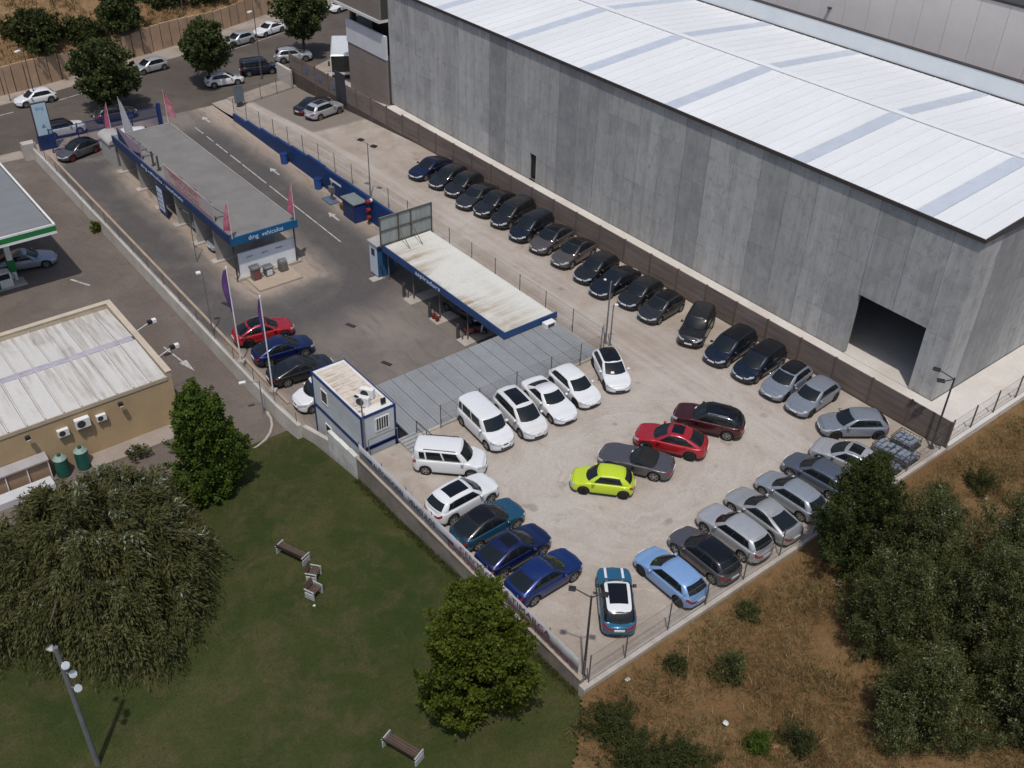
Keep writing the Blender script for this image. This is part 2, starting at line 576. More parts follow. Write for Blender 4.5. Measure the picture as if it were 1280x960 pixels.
def lerp_tab(x, tab):
    if x <= tab[0][0]:
        return tab[0][1]
    for (a, za), (b, zb) in zip(tab, tab[1:]):
        if x <= b:
            return za + (zb - za) * (x - a) / (b - a)
    return tab[-1][1]


def zlot(x, y=0):
    return lerp_tab(x, [(-84, -1.65), (-80, -1.55), (-70, -0.75), (-58, -0.05), (-54, 0.0)])


def zf(x, y=0):
    return lerp_tab(x, [(-82.75, -1.612), (-77, -1.6), (-34, -2.5)])


def zlawn(x, y=0):
    z = lerp_tab(x, [(-29, -2.45), (-20, -1.25), (0, -0.55), (8, -0.4)])
    return z + 0.05 * math.sin(x * 0.5 + y * 0.3) + 0.04 * math.sin(y * 0.7 - x * 0.2)


def frange(a, b, n):
    return [a + (b - a) * i / n for i in range(n + 1)]


# ------------------------------------------------------------------ ground and paving
STREETN = [(-81.5, -60), (-81.8, -3), (-82.3, 8), (-82.7, 16), (-84.3, 24), (-86.3, 32), (-91, 42), (-99, 56), (-112, 76)]
STREETF = [(-94.3, -60), (-95.0, 0), (-95.6, 5), (-98.2, 16), (-99.8, 24), (-102.0, 32), (-104.0, 38), (-108.5, 50), (-115, 62), (-128, 82)]
RETWALL = [(-97.5, -60), (-97.8, 1.6), (-98.7, 7), (-101.8, 17.5), (-104, 25.4), (-107.5, 34.8), (-112, 46), (-118, 58), (-131, 78)]


def poly_y(tab, y):
    return lerp_tab(y, [(b, a) for a, b in tab])


sheet('ground', frange(-420, 320, 20), frange(-320, 420, 20), lambda x, y: -4.2,
      ground_mat('bare_soil', (0.16, 0.105, 0.065), (0.22, 0.15, 0.09), (0.12, 0.09, 0.05)))
GRAVEL = gravel_mat()
LOT = sheet('lot_gravel', frange(-84, -20.45, 60) + frange(-20.2, -0.25, 24), frange(0.25, 19.55, 20) + frange(20.0, 29.6, 12),
            zlot, GRAVEL, keep=lambda x, y: y > 19.4 or x > -20.5)
FORE = sheet('forecourt', frange(-82.75, -20.6, 50), frange(-0.4, 19.4, 10), zf, forecourt_mat())
ASPH = ground_mat('street_asphalt', (0.105, 0.088, 0.076), (0.150, 0.126, 0.108), (0.085, 0.072, 0.064), 0.12, 9.0, 0.5, 0.3)
GASM = ground_mat('gas_paving', (0.150, 0.122, 0.105), (0.195, 0.165, 0.145), (0.115, 0.095, 0.082), 0.14, 9.0, 0.5, 0.3)


def ribbon(name, ta, tb, z, mat, ys, n=10, dz=0.0):
    mb = MB()
    vs, fs = [], []
    for y in ys:
        a, b = poly_y(ta, y), poly_y(tb, y)
        for i in range(n + 1):
            vs.append((a + (b - a) * i / n, y, z))
    for j in range(len(ys) - 1):
        for i in range(n):
            k = j * (n + 1) + i
            fs.append((k, k + n + 1, k + n + 2, k + 1))
    mb.add(vs, fs)
    return tag(mb.build(name, mat, smooth=True), kind='structure')


YS = frange(-60, 76, 60)
ribbon('street', STREETN, STREETF, -1.62, ASPH, YS)
SIDEW = pmat('sidewalk_concrete', (0.30, 0.255, 0.215), 0.92, 0.2, 0.5, dirt=(0.18, 0.15, 0.12), dirt_amt=0.6)


def kerbwalk(name, ta, tb, z0, z1, mat, ys):
    mb = MB()
    vs, fs = [], []
    for y in ys:
        a, b = poly_y(ta, y), poly_y(tb, y)
        vs += [(a, y, z0), (a, y, z1), (b, y, z1), (b, y, z0)]
    for j in range(len(ys) - 1):
        k = j * 4
        fs += [(k + i, k + 4 + i, k + 5 + i, k + 1 + i) for i in range(3)]
    mb.add(vs, fs)
    return tag(mb.build(name, mat), kind='structure')


kerbwalk('far_sidewalk', STREETF, [(a - 0.1, b) for a, b in RETWALL], -1.9, -1.48, SIDEW, YS)
NEARP = [(-79.9, -60), (-79.9, 14), (-81.0, 22), (-82.8, 30), (-88, 42), (-96, 56), (-109, 76)]
ribbon('driveway', [(a - 0.4, b) for a, b in STREETN], [(-82.6, -60), (-82.6, 80)], -1.614, ASPH, frange(12.6, 19.6, 8), 4)
kerbwalk('near_sidewalk', STREETN, NEARP, -1.9, -1.53, SIDEW, [y for y in YS if y < 1.0] )
kerbwalk('near_sidewalk', STREETN, NEARP, -1.9, -1.55, SIDEW, [y for y in YS if y > 19.5])
# gas station paving, apron, yard
sheet('gas_station_paving', frange(-81.9, -28.4, 40), frange(-70, -0.62, 30), lambda x, y: zf(x) - 0.02, GASM)
sheet('warehouse_apron', frange(-68, -0.2, 30), [29.9, 31.5, 33.35], lambda x, y: 0.012, CONCL)
sheet('warehouse_side_apron', frange(-3.35, -0.2, 3), frange(33.35, 110, 20), lambda x, y: 0.012, CONCL)
YARD = pmat('yard_concrete', (0.40, 0.37, 0.34), 0.9, 0.3, 0.6, dirt=(0.22, 0.18, 0.15), dirt_amt=0.8)
sheet('yard_paving', frange(-96, -68, 10), frange(29.9, 80, 14), lambda x, y: lerp_tab(x, [(-90, -1.58), (-80, -1.45), (-68, -0.1)]), YARD,
      keep=lambda x, y: x > poly_y(NEARP, y) - 0.6)
LAWNM = ground_mat('lawn_turf', (0.036, 0.053, 0.014), (0.074, 0.078, 0.027), (0.108, 0.084, 0.044), 0.13, 9.0, 0.62, 0.8, 0.48)
sheet('lawn', frange(-28.5, 7.5, 90) + frange(8.0, 60, 20), frange(-90, -8.4, 30) + frange(-8.0, -0.06, 40), zlawn, LAWNM)
DRYM = ground_mat('dry_field_soil', (0.165, 0.095, 0.043), (0.230, 0.145, 0.068), (0.085, 0.070, 0.032), 0.20, 7.0, 0.8, 0.8)


def zdry(x, y):
    e = min(max(x - 0.4, 0) / 3.0, 1.0)
    return -0.12 - 0.16 * e + 0.12 * math.sin(x * 0.9 + 0.3 * y) * e + 0.10 * math.sin(y * 0.7 + x * 0.4) * e


sheet('dry_field', frange(0.0, 12, 60) + frange(13, 90, 30), frange(-12, 0, 60) + frange(0.5, 130, 80), zdry, DRYM,
      keep=lambda x, y: y > -0.05 or x > -0.9 * y + 0.12 * math.sin(y * 5) + 0.1)
HILLM = ground_mat('hill_soil', (0.22, 0.135, 0.070), (0.31, 0.20, 0.11), (0.105, 0.080, 0.040), 0.10, 2.2, 0.8, 0.9)


def zhill(t, y):
    return 0.9 + t * 0.42 + 0.5 * math.sin(y * 0.13 + t * 0.1) * min(t / 8, 1) + 0.4 * math.sin(t * 0.5 + y * 0.31) * min(t / 6, 1)


mb = MB()
vs, fs = [], []
TS = [0, 1, 2, 3.5, 5, 7, 9, 12, 15, 19, 24, 30, 40, 60, 90, 140, 220]
YH = frange(-60, 78, 70)
for y in YH:
    for t in TS:
        vs.append((poly_y(RETWALL, y) - 0.25 - t, y + t * 0.3, zhill(t, y)))
n = len(TS)
for j in range(len(YH) - 1):
    for i in range(n - 1):
        k = j * n + i
        fs.append((k, k + 1, k + n + 1, k + n))
mb.add(vs, fs)
tag(mb.build('hillside', HILLM, smooth=True), kind='structure')

# street paint
mb = MB()
for y0, y1 in ((-20, -15), (-8, 1.5), (4, 20), (24, 40)):
    for k in range(6):
        a, b = y0 + (y1 - y0) * k / 6, y0 + (y1 - y0) * (k + 1) / 6
        xa, xb = poly_y(STREETF, a) + 2.4, poly_y(STREETF, b) + 2.4
        mb.quad((xa, a, -1.614), (xa + 0.12, a, -1.614), (xb + 0.12, b, -1.614), (xb, b, -1.614))
ROADW = pmat('road_paint', (0.50, 0.48, 0.45), 0.8, 0.25, 2, dirt=(0.16, 0.13, 0.11), dirt_amt=0.95)
tag(mb.build('road_marking', ROADW), kind='structure')


def slope_strip(mb, x0, x1, y0, y1, dz=0.006):
    mb.quad((x0, y0, zf(x0) + dz), (x1, y0, zf(x1) + dz), (x1, y1, zf(x1) + dz), (x0, y1, zf(x0) + dz))


LINEW = pmat('line_paint', (0.44, 0.43, 0.41), 0.8, 0.25, 2, dirt=(0.16, 0.145, 0.135), dirt_amt=0.85)
mb = MB()
for a, b in ((-78.0, -76.0), (-75.2, -73.6), (-73.0, -70.4), (-69.8, -67.5), (-67.2, -62.2), (-61.6, -48.6)):
    slope_strip(mb, a, b, 15.2, 15.31)
tag(mb.build('lane_line', LINEW), kind='structure')
mb = MB()
for ax in (-79.4, -64.2, -53.0):
    slope_strip(mb, ax - 0.2, ax + 1.0, 17.0, 17.2)
    mb.add([(ax - 0.9, 17.1, zf(ax) + 0.02), (ax - 0.1, 16.75, zf(ax) + 0.006), (ax - 0.1, 17.45, zf(ax) + 0.006)], [(0, 1, 2)])
tag(mb.build('lane_arrow_marking', LINEW), kind='structure')
mb = MB()
mb.quad((-42.4, -3.26, zf(-42) - 0.012), (-39.8, -2.91, zf(-40) - 0.012), (-39.8, -2.79, zf(-40) - 0.012), (-42.4, -3.14, zf(-42) - 0.012))
mb.add([(-38.3, -2.62, zf(-38) - 0.005), (-39.9, -2.55, zf(-40) - 0.012), (-39.8, -3.12, zf(-40) - 0.012)], [(0, 2, 1)])
mb.quad((-55.6, -5.6, zf(-55) - 0.01), (-53.6, -4.6, zf(-54) - 0.01), (-53.6, -4.4, zf(-54) - 0.01), (-55.6, -5.4, zf(-55) - 0.01))
mb.quad((-59.5, -4.9, zf(-59) - 0.01), (-57.5, -4.6, zf(-57) - 0.01), (-57.5, -4.42, zf(-57) - 0.01), (-59.5, -4.72, zf(-59) - 0.01))
tag(mb.build('gas_station_arrow_marking', LINEW), kind='structure')


# ------------------------------------------------------------------ warehouse
WH = empty('warehouse', (-3.4, 33.4, 0), 'long grey precast concrete warehouse with white ribbed roof', 'warehouse')
WX0, WX1, WY0, WY1, WZ = -68.6, -3.4, 33.4, 55.8, 11.75
PREC = MATS['precast']
DARKC = pmat('dark_core', (0.05, 0.05, 0.05), 0.9, 0.1, 2)


def wh(name, mb, mats, smooth=False):
    o = mb.build(name, mats, None, smooth)
    o.parent = WH
    o.matrix_parent_inverse = WH.matrix_basis.inverted()
    return o


def under(parent):
    """attach a mesh built in world coordinates to its thing"""
    def f(name, mb, mats, smooth=False, sub=None):
        o = mb.build(name, mats, None, smooth)
        o.parent = sub or parent
        loc = Matrix.Translation(parent.location) @ Matrix.Rotation(parent.rotation_euler.z, 4, 'Z')
        o.matrix_parent_inverse = Matrix() if sub else loc.inverted()
        return o
    return f


def panel(mb, x0, x1, y0, y1, z0, z1):
    mb.box(x0, x1, y0, y1, z0, z1)


edges = [-3.4, -5.2, -7.8, -10.4] + [-10.4 - (68.6 - 10.4) * i / 24 for i in range(1, 25)]
for a, b in zip(edges, edges[1:]):
    z0 = 4.75 if -10.5 < b and a < -5.1 else 0.0
    m = MB()
    x0, x1 = b + 0.012, a - 0.012
    if abs((a + b) / 2 + 45.0) < 1.3:      # service door cut into this panel
        m.box(x0, -45.5, WY0, WY0 + 0.18, 0.35, WZ)
        m.box(-44.6, x1, WY0, WY0 + 0.18, 0.35, WZ)
        m.box(-45.5, -44.6, WY0, WY0 + 0.18, 2.55, WZ)
        m.box(x0, -45.5, WY0, WY0 + 0.18, 0.0, 0.35)
        m.box(-44.6, x1, WY0, WY0 + 0.18, 0.0, 0.35)
    else:
        m.box(x0, x1, WY0 + random.uniform(-0.006, 0.006), WY0 + 0.18, z0, WZ)
    wh('wall_panel', m, PREC)
gy = [WY0 + 0.19] + frange(WY0 + 2.45, WY1, 9)
for a, b in zip(gy, gy[1:]):
    m = MB()
    m.box(WX1 - 0.18, WX1 + random.uniform(-0.006, 0.006), a + 0.012, b - 0.012, 0.0, WZ)
    wh('wall_panel', m, PREC)
m = MB()   # gable infill under the roof slope
m.add([(WX1 - 0.16, WY0, WZ), (WX1 - 0.16, 44.4, WZ), (WX1 - 0.16, 44.4, 12.62), (WX1 - 0.005, WY0, WZ), (WX1 - 0.005, 44.4, WZ), (WX1 - 0.005, 44.4, 12.62)],
      [(0, 2, 1), (3, 4, 5), (0, 3, 5, 2), (1, 2, 5, 4), (0, 1, 4, 3)])
m.add([(WX1 - 0.16, WY1, WZ), (WX1 - 0.16, 44.4, WZ), (WX1 - 0.16, 44.4, 12.62), (WX1 - 0.005, WY1, WZ), (WX1 - 0.005, 44.4, WZ), (WX1 - 0.005, 44.4, 12.62)],
      [(0, 1, 2), (3, 5, 4), (0, 2, 5, 3), (1, 4, 5, 2), (0, 3, 4, 1)])
wh('gable_infill', m, PREC)
m = MB()
m.box(WX0, -45.5, WY0 + 0.18, WY0 + 0.3, 0, WZ)
m.box(-44.6, -10.4, WY0 + 0.18, WY0 + 0.3, 0, WZ)
m.box(-45.5, -44.6, WY0 + 0.18, WY0 + 0.3, 2.55, WZ)
m.box(-10.4, -5.2, WY0 + 0.18, WY0 + 0.3, 4.75, WZ)
m.box(-5.2, WX1 - 0.18, WY0 + 0.18, WY0 + 0.3, 0, WZ)
m.box(WX1 - 0.3, WX1 - 0.18, WY0 + 0.3, WY1, 0, WZ)
m.box(WX0, WX1 - 0.3, WY1 - 0.15, WY1, 0, WZ)
m.box(WX0, WX0 + 0.15, WY0 + 0.3, WY1 - 0.15, 0, WZ)
wh('wall_core', m, pmat('raw_concrete_inside', (0.30, 0.295, 0.29), 0.9, 0.15, 0.8))
m = MB()
m.box(WX0 + 0.15, WX1 - 0.3, WY0 + 0.3, WY1 - 0.15, -0.1, 0.014)
m.box(-10.4, -5.2, WY0 - 0.02, WY0 + 0.3, -0.1, 0.018)
wh('floor', m, CONCL)
m = MB()
m.box(-45.5, -44.6, WY0 + 0.20, WY0 + 0.26, 0.35, 2.55)
wh('service_door', m, pmat('door_black', (0.010, 0.010, 0.010), 0.6, 0.2, 2))
ROOFW = pmat('white_roof_sheet', (0.67, 0.68, 0.69), 0.55, 0.06, 0.22, rnd=0.02, spec=0.2, dirt=(0.56, 0.565, 0.57), dirt_amt=0.3, stretch=(1, 0.25, 1))
SKYL = pmat('skylight_sheet', (0.47, 0.51, 0.57), 0.4, 0.08, 1.0, rnd=0.03)
RIBW = pmat('roof_rib', (0.60, 0.605, 0.615), 0.5, 0.06, 1)
DTRIM = pmat('dark_flashing', (0.045, 0.037, 0.036), 0.5, 0.2, 1)


def roof_sheet(w, y0, z0, y1, z1, rib=0.045):
    m = MB()
    m.add([(0.012, y0, z0), (w - 0.012, y0, z0), (w - 0.012, y1, z1), (0.012, y1, z1),
           (0.012, y0, z0 - 0.05), (w - 0.012, y0, z0 - 0.05), (w - 0.012, y1, z1 - 0.05), (0.012, y1, z1 - 0.05)],
          [(0, 1, 2, 3), (7, 6, 5, 4), (4, 5, 1, 0), (6, 7, 3, 2), (5, 6, 2, 1), (7, 4, 0, 3)])
    for k in (0, 1, 2, 3):
        xa = 0.012 + k * (w - 0.1) / 3 if k else 0.012
        b = rib if k == 0 else 0.008
        ww = 0.06 if k == 0 else 0.03
        m.add([(xa, y0, z0), (xa + ww, y0, z0), (xa + ww * .7, y0, z0 + b), (xa + ww * .3, y0, z0 + b),
               (xa, y1, z1), (xa + ww, y1, z1), (xa + ww * .7, y1, z1 + b), (xa + ww * .3, y1, z1 + b)],
              [(0, 1, 2, 3), (1, 5, 6, 2), (2, 6, 7, 3), (3, 7, 4, 0), (5, 4, 7, 6)], 1 if k == 0 else 0)
    return m


nsh = 54
sw = (WX1 + 0.15 - WX0) / nsh
RZ0, RZ1, RYR = 11.93, 12.80, 44.4
m = MB()
m.add([(WX0 + .2, WY0 + .1, 11.80), (WX1 - .2, WY0 + .1, 11.80), (WX1 - .2, 44.4, 12.66), (WX0 + .2, 44.4, 12.66), (WX1 - .2, WY1 - .1, 11.80), (WX0 + .2, WY1 - .1, 11.80)], [(0, 1, 2, 3), (3, 2, 4, 5)])
wh('roof_deck', m, pmat('light_block_grey', (0.42, 0.42, 0.42), 0.8, 0.1, 1))  # added sheet that stops daylight leaking in between the roof sheets
near = roof_sheet(sw, WY0 - 0.12, RZ0, RYR, RZ1).mesh('roof_sheet', [ROOFW, RIBW])
far = roof_sheet(sw, RYR, RZ1, WY1 + 0.1, RZ0 + 0.02).mesh('roof_sheet', [ROOFW, RIBW])
nears = roof_sheet(sw, WY0 - 0.12, RZ0 + 0.03, RYR, RZ1 + 0.03, 0.03).mesh('skylight', [SKYL, RIBW])
fars = roof_sheet(sw, RYR, RZ1 + 0.03, WY1 + 0.1, RZ0 + 0.05, 0.03).mesh('skylight', [SKYL, RIBW])
sky_x = (-49.1, -39.2, -29.0, -17.7, -7.7, -59.4)
for i in range(nsh):
    x = WX0 + i * sw
    is_sky = any(x <= s < x + sw for s in sky_x)
    for me in ((nears, fars) if is_sky else (near, far)):
        o = link('skylight' if is_sky else 'roof_sheet', me, WH)
        o.location = (x + 3.4, -33.4, 0)
m = MB()
m.bbox(WX0, WX1 + 0.16, RYR - 0.28, RYR + 0.28, RZ1 + 0.02, RZ1 + 0.12, 0.04)
wh('ridge_cap', m, ROOFW)
m = MB()
m.box(WX0, WX1 + 0.2, WY0 - 0.22, WY0 - 0.125, RZ0 - 0.2, RZ0 + 0.05)
m.box(WX1 + 0.155, WX1 + 0.2, WY0 - 0.12, RYR, RZ0 - 0.2, RZ0 + 0.1)
wh('eave_flashing', m, DTRIM)
m = MB()
for s, (ya, za, yb, zb) in enumerate(((WY0 - 0.12, RZ0, RYR, RZ1), (RYR, RZ1, WY1 + 0.1, RZ0))):
    m.add([(WX1 + 0.155, ya, za - 0.12), (WX1 + 0.22, ya, za - 0.12), (WX1 + 0.22, ya, za + 0.10), (WX1 + 0.155, ya, za + 0.10),
           (WX1 + 0.155, yb, zb - 0.12), (WX1 + 0.22, yb, zb - 0.12), (WX1 + 0.22, yb, zb + 0.10), (WX1 + 0.155, yb, zb + 0.10)],
          [(0, 1, 2, 3), (1, 5, 6, 2), (2, 6, 7, 3), (0, 3, 7, 4), (5, 4, 7, 6), (0, 4, 5, 1)])
wh('gable_flashing', m, DTRIM)
m = MB()
m.box(-70, WX1 + 30, WY1 + 0.15, WY1 + 0.5, 0, 13.5)
wh('parapet', m, pmat('parapet_white', (0.70, 0.735, 0.75), 0.6, 0.05, 0.5, dirt=(0.60, 0.63, 0.64), dirt_amt=0.4))
m = MB()
m.box(-70, WX1 + 30, WY1 + 0.12, WY1 + 0.56, 13.5, 13.6)
m.box(-70, WX1 + 0.2, WY1 + 0.05, WY1 + 0.148, RZ0 - 0.05, RZ0 + 0.12)
wh('parapet_cap', m, DTRIM)

# beige industrial hall behind
NB = empty('beige_hall', (-20, 60, 0), 'tall beige panel clad hall standing behind the white roofed warehouse', 'building')
pt = under(NB)
BEIGE = pmat('beige_cladding', (0.66, 0.61, 0.585), 0.7, 0.05, 0.6, rnd=0.02, dirt=(0.57, 0.53, 0.50), dirt_amt=0.3)
for i in range(26):
    x = -44 + i * 2.5
    m = MB()
    m.box(x + 0.015, x + 2.485, 60.0, 60.2, 0, 17.6)
    pt('wall_panel', m, BEIGE)
m = MB()
m.box(-44, 21, 60.2, 80, 0, 17.5)
pt('wall_core', m, DARKC)
m = MB()
m.box(-44.1, 21.1, 59.92, 60.3, 17.6, 17.8)
pt('roof_edge', m, DTRIM)
for x in (-17.5, -8.0, 2.0):
    m = MB()
    m.box(x, x + 2.4, 61, 63, 17.8, 19.2)
    pt('roof_unit', m, GALVD)
m = MB()
m.box(-35.6, -35.3, 59.7, 59.995, 13.5, 13.62)
m.bar((-35.45, 59.6, 13.3), (-35.45, 59.98, 13.55), 0.04)
pt('wall_lamp', m, GALVD)

# brown panelled building left of the warehouse
LB = empty('brown_panel_building', (-72, 33.0, 0), 'brown panel building with white balcony band beside the warehouse', 'building')
pt = under(LB)
BROWNP = pmat('brown_cladding', (0.20, 0.168, 0.15), 0.75, 0.1, 0.4, rnd=0.05)
LX0, LX1 = -76.4, -68.62
for i, (z0, z1) in enumerate(((-1.9, 0.5), (0.5, 1.85), (1.85, 3.2), (3.2, 4.6))):
    m = MB()
    m.box(LX0, LX1, 33.0, 33.15, z0 + 0.01, z1 - 0.01)
    pt('cladding_panel', m, BROWNP)
m = MB()
m.box(LX0, LX1, 33.15, 60, -1.9, 4.6)
m.box(LX0 + 0.3, LX1, 36.0, 60, 4.6, 8.6)
pt('wall_core', m, DARKC)
m = MB()
m.box(LX0 - 0.06, LX1, 32.93, 33.18, 4.62, 7.05)
m.box(LX0 - 0.06, LX0 + 0.2, 33.18, 60, 4.62, 7.05)
pt('balcony_parapet', m, pmat('white_band', (0.55, 0.55, 0.57), 0.7, 0.1, 0.6))
m = MB()
m.box(LX0 - 1.6, LX1, 32.3, 60, 8.45, 8.75)
pt('upper_slab', m, pmat('white_band2', (0.58, 0.57, 0.55), 0.7, 0.1, 0.6))
for i in range(3):
    m = MB()
    m.box(LX0 - 1.5, LX1, 32.4, 32.6, 8.76 + i * 1.5, 10.24 + i * 1.5)
    pt('cladding_panel', m, BROWNP)
m = MB()
m.box(LX0 - 1.5, LX1, 32.6, 60, 8.75, 13.3)
pt('upper_core', m, DARKC)
m = MB()
m.box(LX0 + 0.1, LX0 + 0.6, 33.4, 33.9, 4.6, 8.45)
pt('pillar', m, GALVD)

# ------------------------------------------------------------------ brown boundary wall of the lot
BW = empty('brown_boundary_wall', (-40, 29.7, 0), 'brown concrete plank wall between the car lot and the warehouse', 'wall')
pt = under(BW)
PLANK = pmat('brown_plank', (0.170, 0.134, 0.116), 0.85, 0.2, 1.2, rnd=0.08, dirt=(0.085, 0.066, 0.056), dirt_amt=0.6, stretch=(0.4, 1, 3))
nb = 29
bw = 84.0 / nb
m0 = MB()
for k in range(4):
    m0.box(0.07, bw - 0.07, -0.035 - 0.006 * (k % 2), 0.035, 0.012 + k * 0.5, k * 0.5 + 0.488)
m0.box(0.07, bw - 0.07, -0.02, 0.02, 0, 2.0)
plank_me = m0.mesh('plank_panel', PLANK)
m0 = MB()
m0.box(-0.07, 0.07, -0.07, 0.07, -2.2, 2.05)
wpost_me = m0.mesh('post', pmat('brown_post', (0.115, 0.088, 0.075), 0.85, 0.2, 1))
m0 = MB()
m0.box(0.07, bw - 0.07, -0.06, 0.06, -2.2, -0.02)
base_me = m0.mesh('base_course', pmat('dark_base_course', (0.075, 0.058, 0.050), 0.9, 0.25, 1))
for i in range(nb):
    x = -84 + i * bw
    o = link('plank_panel', plank_me, BW, (x + 40, 0, 0.02 + (0.0 if x > -62 else -0.15)))
    link('post', wpost_me, BW, (x + 40, 0, 0))
    link('base_course', base_me, BW, (x + 40, 0, 0))
link('post', wpost_me, BW, (40 - 0.05, 0, 0))
m = MB()
m.box(-73.6, -71.6, 29.56, 29.64, -0.2, 2.9)
pt('dark_board', m, pmat('board_black', (0.035, 0.035, 0.045), 0.6, 0.2, 1))
for x in (-80.5, -77.6, -74.4):
    m = MB()
    m.box(x, x + 0.9, 29.61, 29.655, 0.7, 1.3)
    pt('sign_plate', m, pmat('sign_blue_grey', (0.10, 0.12, 0.20), 0.6, 0.2, 1))

# ------------------------------------------------------------------ fences
FPOST = pmat('fence_post', (0.10, 0.10, 0.10), 0.6, 0.2, 1)


def wire_fence(name, label, pts, h, base=None, lean=0.0, n_wire=3, post_r=0.035, mesh_mat=None, sign_mb=None):
    x0, y0 = pts[0][:2]
    e = empty(name, (x0, y0, pts[0][2]), label, 'fence')
    p = under(e)
    for q in pts:
        m = MB()
        m.bar((q[0], q[1], q[2] - 0.15), (q[0], q[1], q[2] + h + 0.05), post_r, 6)
        p('post', m, FPOST)
    for a, b in zip(pts, pts[1:]):
        m = MB()
        m.quad((a[0], a[1], a[2] + 0.05), (b[0], b[1], b[2] + 0.05), (b[0], b[1], b[2] + h), (a[0], a[1], a[2] + h))
        p('wire_mesh', m, mesh_mat or M_WIRE)
        m = MB()
        for k in range(n_wire):
            z = 0.08 + (h - 0.1) * k / (n_wire - 1)
            m.bar((a[0], a[1], a[2] + z), (b[0], b[1], b[2] + z), 0.009, 4)
        p('tension_wire', m, FPOST)
    return e


kerb = MB()
kerb.bbox(-0.28, 0.12, -0.1, 29.6, -0.7, 0.16, 0.03)
tag(kerb.build('field_kerb_wall', CONC), 'low concrete kerb wall between the gravel lot and the dry field', 'kerb wall')
wire_fence('chain_link_fence', 'wire fence on kerb between the gravel lot and the dry field',
           [(-0.1, y, 0.16) for y in (0.35, 2.7, 5.6, 8.3, 11.2, 14.1, 17.0, 19.9, 22.8, 25.7, 29.2)], 1.9)
kerb = MB()
kerb.bbox(-0.3, 0.14, 29.78, 80, -0.7, 0.32, 0.03)
tag(kerb.build('apron_kerb_wall', CONCL), 'low pale kerb wall between the warehouse apron and dry grass', 'kerb wall')
wire_fence('apron_fence', 'dark posted mesh fence along the pale warehouse apron',
           [(-0.1, y, 0.32) for y in (30.0, 32.5, 35.1, 37.8, 40.5, 43.2, 46, 49, 52)], 1.7, post_r=0.05)
wire_fence('middle_chain_fence', 'wire fence along top of the blue wall above the forecourt',
           [(-78.0 + i * 3.02, 19.72, zlot(-78.0 + i * 3.02)) for i in range(20)], 1.9)
wire_fence('shed_roof_fence', 'wire fence between grey sheet roof and row of white cars',
           [(-20.15, y, 0.05) for y in (5.9, 8.9, 11.9, 14.8, 17.4, 19.5)], 1.7)
kerb = MB()
kerb.bbox(-20.42, -20.22, 3.4, 19.7, -2.5, 0.10, 0.02)
tag(kerb.build('shed_edge_kerb', CONC), 'narrow concrete kerb along grey sheet roof by the white cars', 'kerb')

# blue retaining wall with the white coping
BLW = empty('blue_retaining_wall', (-60, 19.4, -2), 'navy blue painted retaining wall stepping down beside the wash forecourt', 'wall')
pt = under(BLW)
NAVYW = pmat('navy_wall', (0.010, 0.038, 0.135), 0.6, 0.2, 0.5, dirt=(0.02, 0.035, 0.08), dirt_amt=0.5, spec=0.25)
steps = frange(-77.5, -42.3, 11)
for i, (a, b) in enumerate(zip(steps, steps[1:])):
    top = zlot((a + b) / 2) + (0.35 if a < -60 else 0.12)
    m = MB()
    m.box(a + 0.008, b - 0.008, 19.3, 19.55, zf(a) - 0.4, top)
    pt('wall_section', m, NAVYW)
m = MB()
m.box(-57.2, -55.2, 19.27, 19.295, -0.75, -0.55)
pt('white_plate', m, WHITEP)
m = MB()
m.box(-42.3, -20.5, 19.45, 19.6, -2.7, -0.02)
tag(m.build('canopy_retaining_wall', CONC), 'plain concrete retaining wall behind the vacuum canopy', 'wall')

# boundary wall between forecourt and gas station
GW = empty('gas_boundary_wall', (-54, -0.5, -2), 'pale concrete boundary wall between wash forecourt and petrol station', 'wall')
pt = under(GW)
WALLP = pmat('pale_wall', (0.43, 0.405, 0.37), 0.9, 0.15, 0.7, rnd=0.05, dirt=(0.30, 0.26, 0.22), dirt_amt=0.6)
xs = frange(-79.3, -27.0, 16)
for a, b in zip(xs, xs[1:]):
    m = MB()
    za, zb = zf(a), zf(b)
    ta, tb = za + 1.05, zb + (1.05 if b < -30 else 1.3)
    m.add([(a + .006, -0.62, za - .4), (b - .006, -0.62, zb - .4), (b - .006, -0.22, zb - .4), (a + .006, -0.22, za - .4),
           (a + .006, -0.5, ta), (b - .006, -0.5, tb), (b - .006, -0.22, tb), (a + .006, -0.22, ta)],
          [(3, 2, 1, 0), (4, 5, 6, 7), (0, 1, 5, 4), (1, 2, 6, 5), (2, 3, 7, 6), (3, 0, 4, 7)])
    pt('wall_section', m, WALLP)
m = MB()
m.bbox(-80.1, -79.2, -1.3, -0.1, -2.0, 0.0, 0.03)
pt('end_pier', m, WALLP)
wire_fence('boundary_mesh_fence', 'low rusty mesh fence on the petrol station boundary wall',
           [(x, -0.30, zf(x) + 1.03) for x in frange(-79, -27.5, 17)], 0.9, post_r=0.025)
m = MB()
for i in range(24):
    x0 = -79 + i * 2
    m.add([(x0, 0.75, zf(x0) - .1), (x0 + 1.99, 0.75, zf(x0 + 2) - .1), (x0 + 1.99, 0.95, zf(x0 + 2) - .1), (x0, 0.95, zf(x0) - .1),
           (x0, 0.75, zf(x0) + .14), (x0 + 1.99, 0.75, zf(x0 + 2) + .14), (x0 + 1.99, 0.95, zf(x0 + 2) + .14), (x0, 0.95, zf(x0) + .14)],
          [(4, 5, 6, 7), (0, 1, 5, 4), (2, 3, 7, 6), (1, 2, 6, 5), (3, 0, 4, 7)])
tag(m.build('forecourt_kerb', pmat('dusty_kerb', (0.34, 0.27, 0.21), 0.9, 0.2, 1)), kind='structure')

